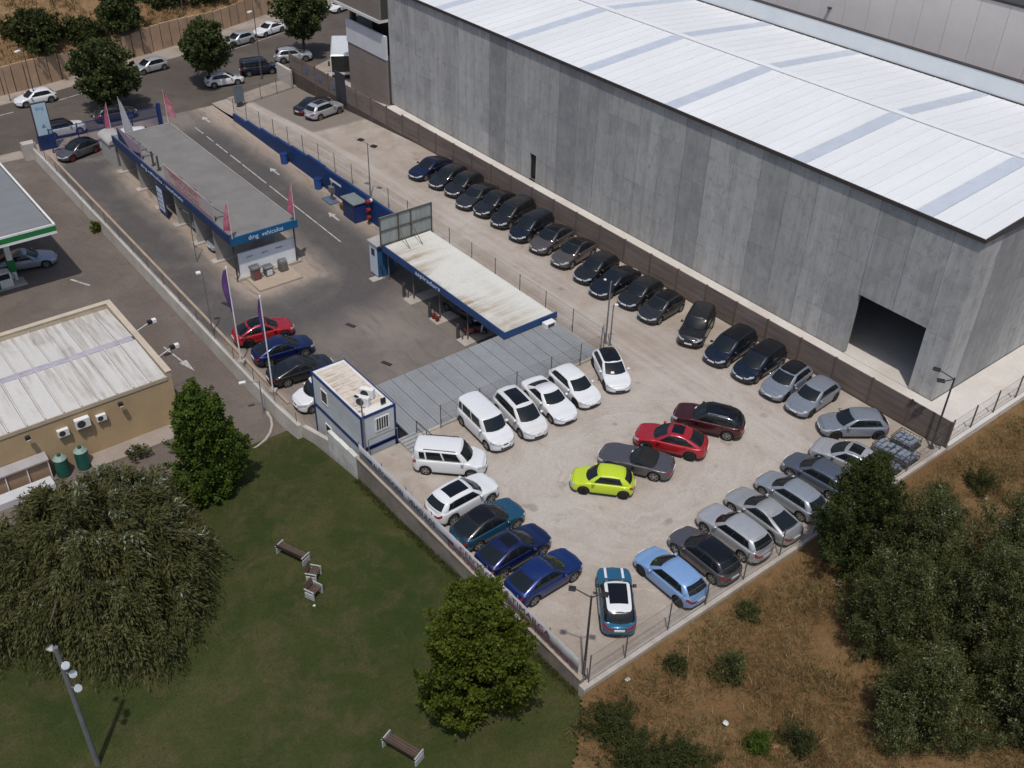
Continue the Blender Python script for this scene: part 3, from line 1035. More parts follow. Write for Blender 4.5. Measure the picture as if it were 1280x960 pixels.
# banner wall beside the lawn
NW = empty('lawn_retaining_wall', (-10, 0, -0.5), 'weathered low concrete wall under the advertising banner beside the lawn', 'wall')
pt = under(NW)
OLDW = pmat('old_wall', (0.235, 0.20, 0.168), 0.92, 0.25, 1.0, rnd=0.08, dirt=(0.13, 0.115, 0.10), dirt_amt=0.8, bmp=0.3)
xs = frange(-20.45, -0.3, 9)
for i, (a, b) in enumerate(zip(xs, xs[1:])):
    m = MB()
    o_ = random.uniform(-0.03, 0.03)
    m.box(a + 0.006, b - 0.006, 0.0 + o_, 0.24, -2.4, 0.34)
    pt('wall_section', m, OLDW)
m = MB()
m.box(-20.5, -0.28, -0.045, 0.26, 0.342, 0.42)
pt('coping', m, pmat('coping', (0.34, 0.285, 0.235), 0.9, 0.2, 1.5))
WB = empty('white_block_wall', (-23, 0.3, -1), 'rough white rendered wall stepping down below the office containers', 'wall')
pt = under(WB)
WHITEB = pmat('white_render', (0.60, 0.60, 0.57), 0.9, 0.15, 1.2, dirt=(0.33, 0.31, 0.28), dirt_amt=0.7, bmp=0.4)
for i in range(3):
    m = MB()
    m.box(-24.2 + i * 1.22, -23.0 + i * 1.22, 0.16 - i * 0.01, 0.42, -3.0, -0.05 + 0.06 * (i - 1))
    pt('wall_section', m, WHITEB)
m = MB()
m.add([(-27, -0.2, -3), (-24.22, 0.15, -3), (-24.22, 0.42, -3), (-27, 0.1, -3), (-27, -0.2, -1.35), (-24.22, 0.15, -0.9), (-24.22, 0.42, -0.9), (-27, 0.1, -1.35)],
      [(4, 5, 6, 7), (0, 1, 5, 4), (2, 3, 7, 6), (1, 2, 6, 5), (3, 0, 4, 7)])
pt('low_wall_section', m, WALLP)

BN = empty('banner_fence', (-10, 0.12, 0.42), 'long grey advertising banner tied to fence posts above the lawn wall', 'banner')
pt = under(BN)
BANG = pmat('banner_grey', (0.40, 0.405, 0.425), 0.6, 0.06, 0.4, spec=0.3)
for i, (a, b) in enumerate(((-20.2, -13.5), (-13.46, -6.8), (-6.76, -0.6))):
    nseg = 24
    m = MB()
    vs, fs = [], []
    for k in range(nseg + 1):
        x = a + (b - a) * k / nseg
        w_ = 0.018 * math.sin(k * 1.7 + i) + 0.012 * math.sin(k * 0.6)
        top = 1.52 + 0.02 * math.sin(k * 2.1)
        vs += [(x, 0.10 + w_ * 0.3, 0.46), (x, 0.10 + w_, 1.0), (x, 0.10 + w_ * 0.3, top),
               (x, 0.112 + w_ * 0.3, 0.46), (x, 0.112 + w_, 1.0), (x, 0.112 + w_ * 0.3, top)]
    for k in range(nseg):
        q = k * 6
        fs += [(q, q + 6, q + 7, q + 1), (q + 1, q + 7, q + 8, q + 2), (q + 4, q + 10, q + 9, q + 3), (q + 5, q + 11, q + 10, q + 4),
               (q + 2, q + 8, q + 11, q + 5), (q + 3, q + 9, q + 6, q)]
    m.add(vs, fs)
    pt('banner_sheet', m, BANG, True)
for k in range(9):
    x = -20.3 + k * 2.5
    m = MB()
    m.bar((x, 0.18, 0.3), (x, 0.18, 1.62), 0.03, 6)
    pt('post', m, GALV)
INKD = pmat('ink_navy', (0.035, 0.04, 0.085), 0.6, 0.15, 3)
INKR = pmat('ink_red', (0.20, 0.045, 0.075), 0.6, 0.15, 3)
text_on(BN, 'AUTOMOCION', 0.62, (-17.0 + 10, 0.055 - 0.12, 1.0 - 0.42), 'y', INKD, 3.1)
text_on(BN, 'VEHICULOS', 0.62, (-13.6 + 10, 0.055 - 0.12, 1.0 - 0.42), 'y', INKD, 2.6)
text_on(BN, 'EXPOSICION DE VEHICULOS', 0.46, (-6.0 + 10, 0.05 - 0.12, 0.72 - 0.42), 'y', INKR, 10.2)
text_on(BN, 'CENTRO MULTIMARCA', 0.46, (-6.35 + 10, 0.05 - 0.12, 1.22 - 0.42), 'y', INKR, 7.4)
for x0, x1, z0 in ((-20.0, -18.7, 1.05), (-12.2, -10.6, 0.98)):
    m = MB()
    m.add([(x0, 0.06, z0), (x1, 0.06, z0 - 0.14), (x1, 0.06, z0 + 0.10), (x0, 0.068, z0), (x1, 0.068, z0 - 0.14), (x1, 0.068, z0 + 0.10)],
          [(0, 1, 2), (3, 5, 4), (0, 2, 5, 3), (0, 3, 4, 1), (1, 4, 5, 2)])
    pt('printed_stripe', m, INKD)

# ------------------------------------------------------------------ office containers
KX0, KX1, KY0, KY1 = -26.95, -21.05, 0.85, 3.2
KI = empty('office_containers', (-24, 2, -2.45), 'two stacked white office containers with navy frames and sandy roof', 'container')
pt = under(KI)
KWH = pmat('container_white', (0.50, 0.53, 0.55), 0.6, 0.1, 0.7, dirt=(0.36, 0.36, 0.34), dirt_amt=0.4)
for z0, z1 in ((-2.3, -0.05), (0.2, 2.4)):
    for i in range(5):
        a = KX0 + 0.08 + i * (KX1 - KX0 - 0.16) / 5
        b = a + (KX1 - KX0 - 0.16) / 5
        m = MB()
        m.box(a + 0.006, b - 0.006, KY0, KY0 + 0.06, z0, z1)
        pt('wall_panel', m, KWH)
        m = MB()
        m.box(a + 0.006, b - 0.006, KY1 - 0.06, KY1, z0, z1)
        pt('wall_panel', m, KWH)
    for x0, x1 in ((KX1 - 0.06, KX1), (KX0, KX0 + 0.06)):
        for j in range(2):
            ya = KY0 + 0.08 + j * 1.095
            m = MB()
            m.box(x0, x1, ya + 0.006, ya + 1.09, z0, z1)
            pt('wall_panel', m, KWH)
m = MB()
m.box(KX0 + 0.07, KX1 - 0.07, KY0 + 0.07, KY1 - 0.07, -2.45, 2.38)
pt('interior', m, DARKC)
m = MB()
for z in (-2.45, -0.05, 0.02, 2.4):
    h = 0.15 if z > -2 else 0.2
    if z == -0.05:
        h = 0.065
    m.box(KX0 - 0.03, KX1 + 0.03, KY0 - 0.03, KY0 + 0.05, z, z + h)
    m.box(KX0 - 0.03, KX1 + 0.03, KY1 - 0.05, KY1 + 0.03, z, z + h)
    m.box(KX1 - 0.05, KX1 + 0.03, KY0 + 0.05, KY1 - 0.05, z, z + h)
    m.box(KX0 - 0.03, KX0 + 0.05, KY0 + 0.05, KY1 - 0.05, z, z + h)
for x in (KX0 - 0.04, KX1 - 0.05):
    for y in (KY0 - 0.04, KY1 - 0.05):
        m.box(x, x + 0.09, y, y + 0.09, -2.45, 2.56)
pt('frame', m, NAVYT)
m = MB()
m.box(KX0 + 0.05, KX1 - 0.05, KY0 + 0.05, KY1 - 0.05, 2.4, 2.47)
ro = pt('roof', m, stained_roof_mat('sandy_roof', (0.60, 0.53, 0.45), (0.20, 0.155, 0.12), (1.5, 1.5, 1), 0.7))
for i in range(8):
    x = KX0 + 0.55 + i * 0.6
    m = MB()
    m.bbox(x, x + 0.13, KY0 + 0.2, KY1 - 0.25, 2.47, 2.54, 0.03)
    pt('roof_rib', m, pmat('roof_rib_sand', (0.58, 0.52, 0.45), 0.8, 0.15, 1))
m = MB()
for a in ((KX0 + .05, KX1 - .05, KY0 + .05, KY0 + .2), (KX0 + .05, KX1 - .05, KY1 - .25, KY1 - .05), (KX0 + .05, KX0 + .3, KY0 + .2, KY1 - .25), (KX1 - .7, KX1 - .05, KY0 + .2, KY1 - .25)):
    m.bbox(*a, 2.472, 2.56, 0.03)
pt('roof_edge', m, pmat('roof_edge_white', (0.66, 0.64, 0.60), 0.7, 0.12, 1, dirt=(0.45, 0.4, 0.34), dirt_amt=0.4))


def window_part(p, x0, x1, y, z0, z1, bars=0, face='y'):
    def bx(m, a, b, d0, d1, c, d):
        if face == 'y':
            m.box(a, b, y - d1, y - d0, c, d)
        else:
            m.box(y + d0, y + d1, a, b, c, d)
    m = MB()
    for (a, b, c, d) in ((x0, x1, z0, z0 + .05), (x0, x1, z1 - .05, z1), (x0, x0 + .05, z0 + .05, z1 - .05), (x1 - .05, x1, z0 + .05, z1 - .05)):
        bx(m, a, b, 0.002, 0.045, c, d)
    w = p('window', m, WHITEP)
    m = MB()
    bx(m, x0 + .05, x1 - .05, 0.004, 0.02, z0 + .05, z1 - .05)
    g = p('pane', m, glassmat('window_glass', (0.03, 0.035, 0.035), 0.12), sub=w)
    g.matrix_parent_inverse = Matrix()
    if bars:
        m = MB()
        for i in range(bars):
            a = x0 + (x1 - x0) * (i + 0.5) / bars
            bx(m, a - 0.02, a + 0.02, 0.05, 0.07, z0 - .02, z1 + .02)
        p('bars', m, WHITEP, sub=w)
    return w


window_part(pt, 1.75, 2.75, KX1, 1.05, 2.05, bars=6, face='x')
window_part(pt, -25.9, -25.1, KY0, 0.9, 1.9)
window_part(pt, -25.7, -24.9, KY0, -1.7, -0.7)
m = MB()
m.bar((-20.7, 1.05, 0), (-20.7, 1.05, 1.0), 0.03)
m.bar((-20.7, 1.05, 1.0), (-20.7, 3.1, 1.0), 0.03)
m.bar((-20.7, 3.1, 0), (-20.7, 3.1, 1.0), 0.03)
tag(m.build('container_handrail', GALV), 'thin steel handrail in front of the office containers', 'handrail')


def ac_unit(name, loc, rz, label, group=None, s=1.0):
    e = empty(name, loc, label, 'air conditioner', group, rz)
    m = MB()
    m.bbox(-0.42 * s, 0.42 * s, -0.16 * s, 0.16 * s, 0.08 * s, 0.70 * s, 0.02)
    m.build('casing', WHITEP, e)
    m = MB()
    n = 20
    vs = [(-0.1 * s + 0.24 * s * math.cos(2 * math.pi * i / n), -0.175 * s, 0.39 * s + 0.24 * s * math.sin(2 * math.pi * i / n)) for i in range(n)]
    vs += [(x, -0.158 * s, z) for x, y, z in vs]
    m.add(vs, [tuple(range(n))] + [(i, (i + 1) % n, n + (i + 1) % n, n + i) for i in range(n)])
    m.build('fan_grille', pmat('fan_dark', (0.04, 0.04, 0.042), 0.6, 0.2, 4), e)
    for x in (-0.32, 0.25):
        m = MB()
        m.box(x * s, (x + 0.08) * s, -0.18 * s, 0.18 * s, 0, 0.08 * s)
        m.build('foot', GALVD, e)
    return e


ac_unit('air_conditioner', (-22.6, 2.25, 2.47), R(35), 'white air conditioner unit on container roof, farther from the camera', 'roof air conditioners', 1.05)
ac_unit('air_conditioner', (-22.05, 1.6, 2.47), R(35), 'white air conditioner unit on container roof, nearer the roof corner', 'roof air conditioners', 1.05)
e = empty('flood_lamp', (-21.35, 2.6, 2.55), 'small black flood lamp at the container roof corner', 'lamp')
m = MB()
m.bar((0, 0, 0), (0, 0, 0.15), 0.02)
m.build('stem', GALVD, e)
m = MB()
m.box(-0.05, 0.05, -0.16, 0.16, 0.15, 0.5)
m.build('head', BLACKP, e)
# ramp plate from lot to shed roof and hand rail
e = empty('ramp', (-19.7, 3.6, 0.02), 'grey ridged ramp plate beside the office containers', 'ramp')
m = MB()
m.add([(-0.9, -0.55, 0.18), (-0.9, 0.65, 0.18), (0.75, 0.65, 0.02), (0.75, -0.55, 0.02), (-0.9, -0.55, 0.0), (-0.9, 0.65, 0.0), (0.75, 0.65, 0.0), (0.75, -0.55, 0.0)],
      [(3, 2, 1, 0), (0, 1, 5, 4), (1, 2, 6, 5), (3, 0, 4, 7), (4, 5, 6, 7)])
m.build('deck', pmat('ramp_grey', (0.30, 0.31, 0.31), 0.7, 0.2, 2, dirt=(0.2, 0.18, 0.16), dirt_amt=0.5), e)
for i in range(5):
    m = MB()
    x = -0.75 + i * 0.3
    m.box(x, x + 0.05, -0.53, 0.63, 0.165 - (x + 0.9) * 0.097, 0.20 - (x + 0.9) * 0.097)
    m.build('tread', GALV, e)
m = MB()
for x in (-0.9, 0.2, 0.8):
    m.bar((x, 0.8, 0.0), (x, 0.8, 0.95), 0.03)
m.bar((-0.9, 0.8, 0.95), (0.8, 0.8, 0.95), 0.03)
m.build('handrail', GALVD, e)

# ------------------------------------------------------------------ grey shed roof
SR = empty('grey_shed', (-23.2, 11.8, -2.5), 'low shed with grey ribbed sheet roof beside the white cars', 'shed')
pt = under(SR)
GSH = pmat('grey_sheet', (0.235, 0.245, 0.255), 0.55, 0.1, 0.6, rnd=0.05, dirt=(0.17, 0.17, 0.165), dirt_amt=0.5)
ns = 15
w = (19.45 - 3.9) / ns
for i in range(ns):
    y = 3.9 + i * w
    m = MB()
    m.add([(-26.0, y + .02, 0.30), (-20.45, y + .02, 0.06), (-20.45, y + w - .02, 0.06), (-26.0, y + w - .02, 0.30),
           (-26.0, y + .02, 0.25), (-20.45, y + .02, 0.01), (-20.45, y + w - .02, 0.01), (-26.0, y + w - .02, 0.25)],
          [(0, 1, 2, 3), (7, 6, 5, 4), (4, 5, 1, 0), (6, 7, 3, 2), (5, 6, 2, 1), (7, 4, 0, 3)])
    for k in range(1, 4):
        yy = y + w * k / 4
        m.add([(-26.0, yy - .02, .30), (-20.45, yy - .02, .06), (-20.45, yy, .085), (-26.0, yy, .325), (-20.45, yy + .02, .06), (-26.0, yy + .02, .30)],
              [(0, 1, 2, 3), (3, 2, 4, 5)])
    pt('roof_sheet', m, GSH)
m = MB()
m.box(-25.9, -20.5, 3.9, 19.4, -0.06, 0.0)
m.box(-25.9, -20.5, 3.95, 4.1, -2.6, -0.06)
m.box(-20.7, -20.5, 4.1, 19.4, -2.6, -0.06)
m.box(-25.85, -25.75, 4.1, 14.6, -2.6, -0.06)
pt('shed_wall', m, pmat('shed_dark', (0.08, 0.08, 0.08), 0.8, 0.2, 1))
e = empty('roof_vent_box', (-24.9, 18.6, 0.27), 'small white box unit on the grey shed roof by the canopy', 'vent box')
m = MB()
m.bbox(-0.25, 0.25, -0.45, 0.45, 0, 0.4, 0.03)
m.build('casing', WHITEP, e)
m = MB()
m.box(0.252, 0.27, -0.3, 0.3, 0.08, 0.32)
m.build('grille', GALVD, e)

# ------------------------------------------------------------------ vacuum canopy
CX0, CX1, CY0, CY1, CZ = -41.2, -25.4, 14.95, 19.4, 0.8
CA = empty('vacuum_canopy', (-33, 17, -2.45), 'flat vacuum bay canopy with stained pale roof and navy fascia', 'canopy')
pt = under(CA)
STR = stained_roof_mat('stained_roof', (0.60, 0.60, 0.56), (0.30, 0.225, 0.145), (1.6, 0.10, 1), 1.0, (15.0, 19.0))
nr = 16
rw = (CX1 - CX0 - 0.1) / nr
for i in range(nr):
    x = CX0 + 0.05 + i * rw
    m = MB()
    for k in range(4):
        xa = x + k * rw / 4
        q = rw / 4
        vs = []
        for y, z in ((CY0 + 0.06, CZ - 0.06), (CY1, CZ + 0.02)):
            vs += [(xa, y, z), (xa + q * .6, y, z), (xa + q * .7, y, z + .035), (xa + q * .9, y, z + .035), (xa + q, y, z)]
        m.add(vs, [(j, j + 1, j + 6, j + 5) for j in range(4)])
    pt('roof_sheet', m, STR)
m = MB()
m.box(CX0 + 0.06, CX1 - 0.06, CY0 + 0.08, CY1 - 0.02, CZ - 0.3, CZ - 0.1)
pt('soffit', m, pmat('soffit', (0.22, 0.22, 0.22), 0.8, 0.15, 1))
CANB = pmat('canopy_blue', (0.020, 0.060, 0.17), 0.5, 0.15, 0.7)
m = MB()
m.box(CX0, CX1, CY0 - 0.06, CY0 + 0.03, CZ - 0.52, CZ + 0.06)
fa = pt('front_fascia', m, CANB)
m = MB()
m.box(CX1, CX1 + 0.08, CY0 - 0.06, CY1 + 0.3, CZ - 0.45, CZ + 0.06)
pt('side_fascia', m, CANB)
text_on(CA, 'aspiradors', 0.50, (-35.6 + 34.9 - 1.1 - 0.0, CY0 - 0.07 - 17, CZ - 0.24 + 2.45), 'y', pmat('ink_white', (0.62, 0.68, 0.78), 0.6, 0.1, 3), 3.3)
for x in (-41.0, -37.4, -33.8, -30.2, -26.6):
    m = MB()
    m.bar((x, 15.3, -2.45), (x, 15.3, CZ - 0.3), 0.06, 8)
    pt('post', m, pmat('rusty_post', (0.13, 0.11, 0.095), 0.7, 0.3, 2))
    m = MB()
    m.bar((x, 19.2, -2.45), (x, 19.2, CZ - 0.3), 0.06, 8)
    pt('post', m, MATS['rusty_post'])
    m = MB()
    m.bbox(x - 0.5, x + 0.6, 14.6, 19.2, -2.6, -2.38, 0.04)
    pt('island_kerb', m, CONC)

BIL = empty('billboard_back', (-41.05, 17.1, 0.8), 'back of a greenish sheet metal billboard standing on the canopy end', 'billboard')
pt = under(BIL)
BM = pmat('billboard_sheet', (0.27, 0.295, 0.285), 0.6, 0.15, 1.0, rnd=0.06, dirt=(0.17, 0.16, 0.14), dirt_amt=0.5, stretch=(1, 1, 0.3))
for j in range(10):
    for k in range(2):
        m = MB()
        ya = 14.7 + j * 0.49
        m.box(-41.12, -41.08, ya + .006, ya + .484, 0.9 + k * 1.2 + .006, 0.9 + (k + 1) * 1.2 - .006)
        pt('sheet_panel', m, BM)
RUST = pmat('rust_frame', (0.085, 0.072, 0.06), 0.8, 0.3, 2)
m = MB()
for ya in (14.72, 16.4, 17.6, 19.58):
    m.box(-41.06, -40.98, ya - .04, ya + .04, 0.7, 3.3)
for z in (0.9, 2.1, 3.25):
    m.box(-41.075, -41.0, 14.7, 19.6, z - .035, z + .035)
for ya in (16.4, 17.6):
    m.bar((-41.0, ya, 2.1), (-39.4, ya, 0.82), 0.03)
pt('frame', m, RUST)

VC = empty('vending_cabinet', (-42.3, 15.3, -2.35), 'narrow white blue edged service cabinet under the billboard', 'cabinet')
pt = under(VC)
m = MB()
m.box(-42.9, -41.7, 14.75, 16.2, -2.3, 0.55)
pt('body', m, pmat('cabinet_blue', (0.03, 0.10, 0.22), 0.5, 0.15, 1))
m = MB()
m.box(-42.85, -41.75, 14.70, 14.748, -2.2, 0.45)
pt('front_panel', m, pmat('cabinet_white', (0.52, 0.56, 0.63), 0.5, 0.06, 1))
m = MB()
m.box(-42.55, -42.05, 14.68, 14.698, -0.5, 0.1)
pt('logo_plate', m, INKD)
m = MB()
m.add([(-43.0, 14.6, 0.56), (-41.5, 14.6, 0.56), (-41.5, 19.0, 0.56), (-43.6, 19.0, 0.56), (-43.0, 14.6, 0.64), (-41.5, 14.6, 0.64), (-41.5, 19.0, 0.64), (-43.6, 19.0, 0.64)],
      [(4, 5, 6, 7), (3, 2, 1, 0), (0, 1, 5, 4), (1, 2, 6, 5), (2, 3, 7, 6), (3, 0, 4, 7)])
pt('roof', m, pmat('cabinet_roof', (0.36, 0.35, 0.33), 0.7, 0.15, 1))
m = MB()
m.bbox(-43.9, -41.4, 14.0, 15.2, -2.55, -2.33, 0.03)
tag(m.build('cabinet_plinth', CONC), 'small concrete plinth in front of the white service cabinet', 'plinth')

# vacuum machines at the posts
for i, (x, lab) in enumerate(((-41.9, 'nearest the white cabinet'), (-38.2, 'second from the white cabinet'), (-34.6, 'third from the white cabinet'), (-30.9, 'nearest the grey shed roof'))):
    e = empty('vacuum_machine', (x, 14.9, zf(x)), 'slim dark vacuum machine at canopy post, ' + lab, 'vacuum machine', 'vacuum machines along the canopy')
    m = MB()
    m.bar((0, 0, 0), (0, 0, 1.0), 0.14, 10, 0.13)
    m.build('tank', pmat('vac_dark', (0.055, 0.055, 0.06), 0.5, 0.2, 2), e)
    m = MB()
    m.bar((0, 0, 1.0), (0, 0, 1.22), 0.15, 10, 0.10)
    m.build('lid', GALVD, e)
    m = MB()
    m.tube([(0.12, 0, 0.9), (0.4, 0.05, 1.1), (0.6, 0.05, 0.6), (0.5, 0.0, 0.15)], [0.03] * 4, 6)
    m.build('hose', BLACKP, e)


# two red buckets and a small scooter at the posts
def scooter(loc, rz):
    e = empty('parked_scooter', loc, 'dark red and white scooter parked under the canopy', 'scooter', None, rz)
    for x in (-0.62, 0.62):
        m = MB()
        m.bar((x, -0.06, 0.25), (x, 0.06, 0.25), 0.25, 16)
        wo = m.build('wheel', RUBBER, e)
        m = MB()
        m.bar((x, -0.065, 0.25), (x, 0.065, 0.25), 0.14, 10)
        m.build('rim', ALLOY, wo)
    m = MB()
    m.add([(-0.85, -0.13, 0.45), (-0.2, -0.17, 0.3), (-0.2, -0.16, 0.72), (-0.9, -0.12, 0.72), (-0.85, 0.13, 0.45), (-0.2, 0.17, 0.3), (-0.2, 0.16, 0.72), (-0.9, 0.12, 0.72)],
          [(0, 1, 2, 3), (7, 6, 5, 4), (3, 2, 6, 7), (0, 4, 5, 1), (1, 5, 6, 2), (0, 3, 7, 4)])
    m.box(-0.2, 0.35, -0.15, 0.15, 0.26, 0.34)
    m.build('body', paint('scooter_red', (0.16, 0.015, 0.03)), e)
    m = MB()
    m.add([(0.35, -0.2, 0.3), (0.35, 0.2, 0.3), (0.5, 0.16, 0.95), (0.5, -0.16, 0.95), (0.42, -0.2, 0.3), (0.42, 0.2, 0.3), (0.56, 0.16, 0.95), (0.56, -0.16, 0.95)],
          [(3, 2, 1, 0), (4, 5, 6, 7), (0, 1, 5, 4), (2, 3, 7, 6), (1, 2, 6, 5), (3, 0, 4, 7)])
    m.build('leg_shield', WHITEP, e)
    m = MB()
    m.bbox(-0.85, -0.15, -0.14, 0.14, 0.72, 0.82, 0.04)
    m.build('seat', BLACKP, e)
    m = MB()
    m.bar((0.62, 0, 0.3), (0.46, 0, 1.02), 0.03)
    m.bar((0.46, -0.33, 1.02), (0.46, 0.33, 1.02), 0.025)
    m.build('handlebar', GALVD, e)


scooter((-30.4, 16.2, -2.46), R(60))
for x, lab in ((-34.05, 'left of the two'), (-33.6, 'right of the two')):
    e = empty('red_bucket', (x, 14.9, -2.38), 'small dark red bucket by the third canopy post, ' + lab, 'bucket', 'red buckets at the canopy post')
    m = MB()
    m.bar((0, 0, 0), (0, 0, 0.36), 0.14, 12, 0.18)
    m.build('body', pmat('bucket_red', (0.16, 0.015, 0.015), 0.6, 0.2, 2), e)
    m = MB()
    m.tube([(-0.18, 0, 0.34), (-0.1, 0, 0.48), (0.1, 0, 0.48), (0.18, 0, 0.34)], [0.012] * 4, 5)
    m.build('handle', GALVD, e)

# ------------------------------------------------------------------ car wash
WA = empty('car_wash', (-59.5, 8, -2), 'open bay car wash with flat grey roof and navy fascia', 'car wash')
pt = under(WA)
AX0, AX1, AY0, AY1 = -72.0, -47.2, 5.1, 10.6
m = MB()
m.box(AX0, AX1, AY0, AY1, 1.45, 1.80)
pt('roof_slab', m, pmat('grey_roof_gravel', (0.185, 0.178, 0.168), 0.9, 0.15, 0.5, dirt=(0.14, 0.13, 0.12), dirt_amt=0.6, bmp=0.4))
m = MB()
m.box(AX0 - 0.05, AX1 + 0.0, AY0 - 0.14, AY0 - 0.005, 1.2, 1.92)
pt('front_fascia', m, NAVY)
m = MB()
m.box(AX1 + 0.005, AX1 + 0.14, AY0 - 0.14, AY1 + 0.1, 1.22, 1.90)
pt('end_fascia', m, BLUEF)
m = MB()
m.box(AX0, AX1, AY1 + 0.005, AY1 + 0.1, 1.3, 1.86)
m.box(AX0 - 0.1, AX0 - 0.005, AY0, AY1, 1.3, 1.86)
pt('rear_fascia', m, pmat('fascia_grey', (0.30, 0.28, 0.26), 0.8, 0.15, 1))
INKW = pmat('ink_pale', (0.55, 0.64, 0.74), 0.6, 0.1, 3)
text_on(WA, 'dmg  vehiculos', 0.55, (AX1 + 0.15 + 59.5, 7.9 - 8, 1.54 + 2), 'x', INKW, 3.0)
text_on(WA, 'dmg vehiculos - autolavado', 0.45, (-60.6 + 59.5, AY0 - 0.15 - 8, 1.56 + 2), 'y', INKW, 9.0)
BAYW = pmat('bay_wall', (0.36, 0.34, 0.31), 0.8, 0.15, 0.7, dirt=(0.24, 0.21, 0.18), dirt_amt=0.6)
for x in (-71.8, -67.3, -63.0, -59.0, -55.1, -51.4):
    m = MB()
    m.box(x - 0.08, x + 0.08, AY0 + 0.15, AY1 - 0.1, zf(x) - 0.2, 1.45)
    pt('bay_partition', m, BAYW)
    m = MB()
    m.bbox(x - 0.35, x + 0.35, AY0 - 0.3, AY1 + 0.2, zf(x) - 0.3, zf(x) + 0.15, 0.03)
    pt('bay_kerb', m, CONC)
for y in (AY0 + 0.1, AY1 - 0.1):
    m = MB()
    m.bar((-47.5, y, -2.4), (-47.5, y, 1.45), 0.07, 8)
    pt('post', m, GALVD)
ep = MB()
ep.box(-47.95, -47.8, 5.65, 10.6, -1.95, 0.0)
pt('end_screen', ep, pmat('screen_white', (0.74, 0.76, 0.79), 0.5, 0.06, 0.7))
m = MB()
m.bbox(-48.2, -47.4, 5.2, 10.9, -2.4, -1.95, 0.04)
pt('screen_kerb', m, CONC)
for y, t in ((6.6, 'aspirador'), (7.9, 'agua'), (9.2, 'alfombrillas')):
    text_on(WA, t, 0.2, (-47.79 + 59.5, y - 8, -0.45 + 2), 'x', INKD, 0.6)
# price board between bays
m = MB()
m.box(-62.2, -60.4, 4.88, 4.95, -1.7, 0.9)
pb = pt('price_board', m, NAVY)
m = MB()
m.box(-61.95, -60.75, 4.86, 4.878, -1.4, 0.75)
pt('price_board_print', m, pmat('print_pale', (0.50, 0.56, 0.66), 0.6, 0.1, 1.5))
for k in range(4):
    m = MB()
    m.box(-61.85, -60.95, 4.852, 4.858, -1.1 + k * 0.45, -1.02 + k * 0.45)
    pt('price_line', m, INKD)
# island with machines
m = MB()
m.bbox(-47.4, -45.1, 5.9, 9.7, -2.4, -2.08, 0.03)
tag(m.build('machine_island', pmat('island_conc', (0.36, 0.29, 0.225), 0.9, 0.15, 1)), 'sandy concrete island with machines at the car wash end', 'kerb island')
for i, (y, c, lab, hh) in enumerate(((6.5, (0.20, 0.06, 0.06), 'with red front, nearest the flagpoles', 1.35), (7.6, (0.55, 0.56, 0.58), 'with white front, in the middle', 1.0), (8.9, (0.16, 0.12, 0.11), 'rounded brown, nearest the drive', 1.15))):
    e = empty('wash_machine', (-46.9, y, -2.08), 'coin machine on wash island, ' + lab, 'coin machine', 'coin machines on the wash island')
    m = MB()
    m.bbox(-0.28, 0.28, -0.32, 0.32, 0, hh * 0.72, 0.05)
    m.build('body', pmat('machine_grey', (0.11, 0.11, 0.115), 0.5, 0.2, 2), e)
    m = MB()
    if i == 2:
        m.bar((0, -0.3, hh * 0.72), (0, 0.3, hh * 0.72), 0.26, 14)
    else:
        m.bbox(-0.34, 0.34, -0.4, 0.4, hh * 0.72, hh * 0.9, 0.08)
    m.build('hood', GALV, e)
    m = MB()
    m.box(0.285, 0.30, -0.24, 0.24, 0.12, hh * 0.62)
    m.build('front_panel', pmat('machine_front_%d' % i, c, 0.5, 0.15, 2), e)
# boards, posts and flags on the wash roof
for (x0, x1, z1, lab, kind) in ((-70.9, -65.3, 3.15, 'faded pink and navy billboard on the street end of the wash roof', 0),
                                (-60.2, -50.5, 3.35, 'pale billboard with red lettering along the wash roof', 1)):
    e = empty('roof_billboard', ((x0 + x1) / 2, 5.25, 1.8), lab, 'billboard')
    p = under(e)
    n = int((x1 - x0) / 1.2)
    for k in range(n):
        m = MB()
        a = x0 + (x1 - x0) * k / n
        b = x0 + (x1 - x0) * (k + 1) / n
        m.box(a + .004, b - .004, 5.22, 5.26, 1.86, z1)
        p('face_panel', m, [pmat('board_pinkish', (0.30, 0.22, 0.27), 0.6, 0.25, 0.6), pmat('board_pale', (0.42, 0.36, 0.345), 0.6, 0.08, 0.6)][kind])
    m = MB()
    if kind:
        for zz, xa, xb in ((3.15, x0 + .3, x1 - 2.2), (2.0, x0 + 0.8, x1 - 0.4)):
            m = MB()
            m.box(xa, xb, 5.20, 5.218, zz - .03, zz + .05)
            p('printed_line', m, pmat('ink_faded_red', (0.36, 0.10, 0.10), 0.6, 0.2, 2))
        text_on(e, 'OFERTA LAVADO', 0.55, (-0.9, -0.045, 1.05), 'y', MATS['ink_faded_red'], 5.6)
        text_on(e, 'DE COCHES', 0.5, (-0.2, -0.045, 0.52), 'y', MATS['ink_faded_red'], 4.6)
    else:
        m.add([(x0, 5.215, 3.15), (x0, 5.215, 1.9), (x0 + 2.6, 5.215, 1.9)], [(0, 1, 2)])
        m.add([(x1 - 2.4, 5.215, 1.9), (x1 - .2, 5.215, 1.9), (x1 - .2, 5.215, 2.4)], [(0, 1, 2)])
        p('printed_wedge', m, NAVY)
    for k in range(4):
        m = MB()
        xx = x0 + 0.6 + (x1 - x0 - 1.2) * k / 3
        m.bar((xx, 5.3, 1.8), (xx, 5.3, z1), 0.03)
        m.bar((xx, 5.3, z1 - 0.3), (xx, 6.5, 1.82), 0.025)
        m.bar((xx, 5.3, 1.85), (xx, 6.5, 1.83), 0.02)
        p('strut', m, NAVYT)
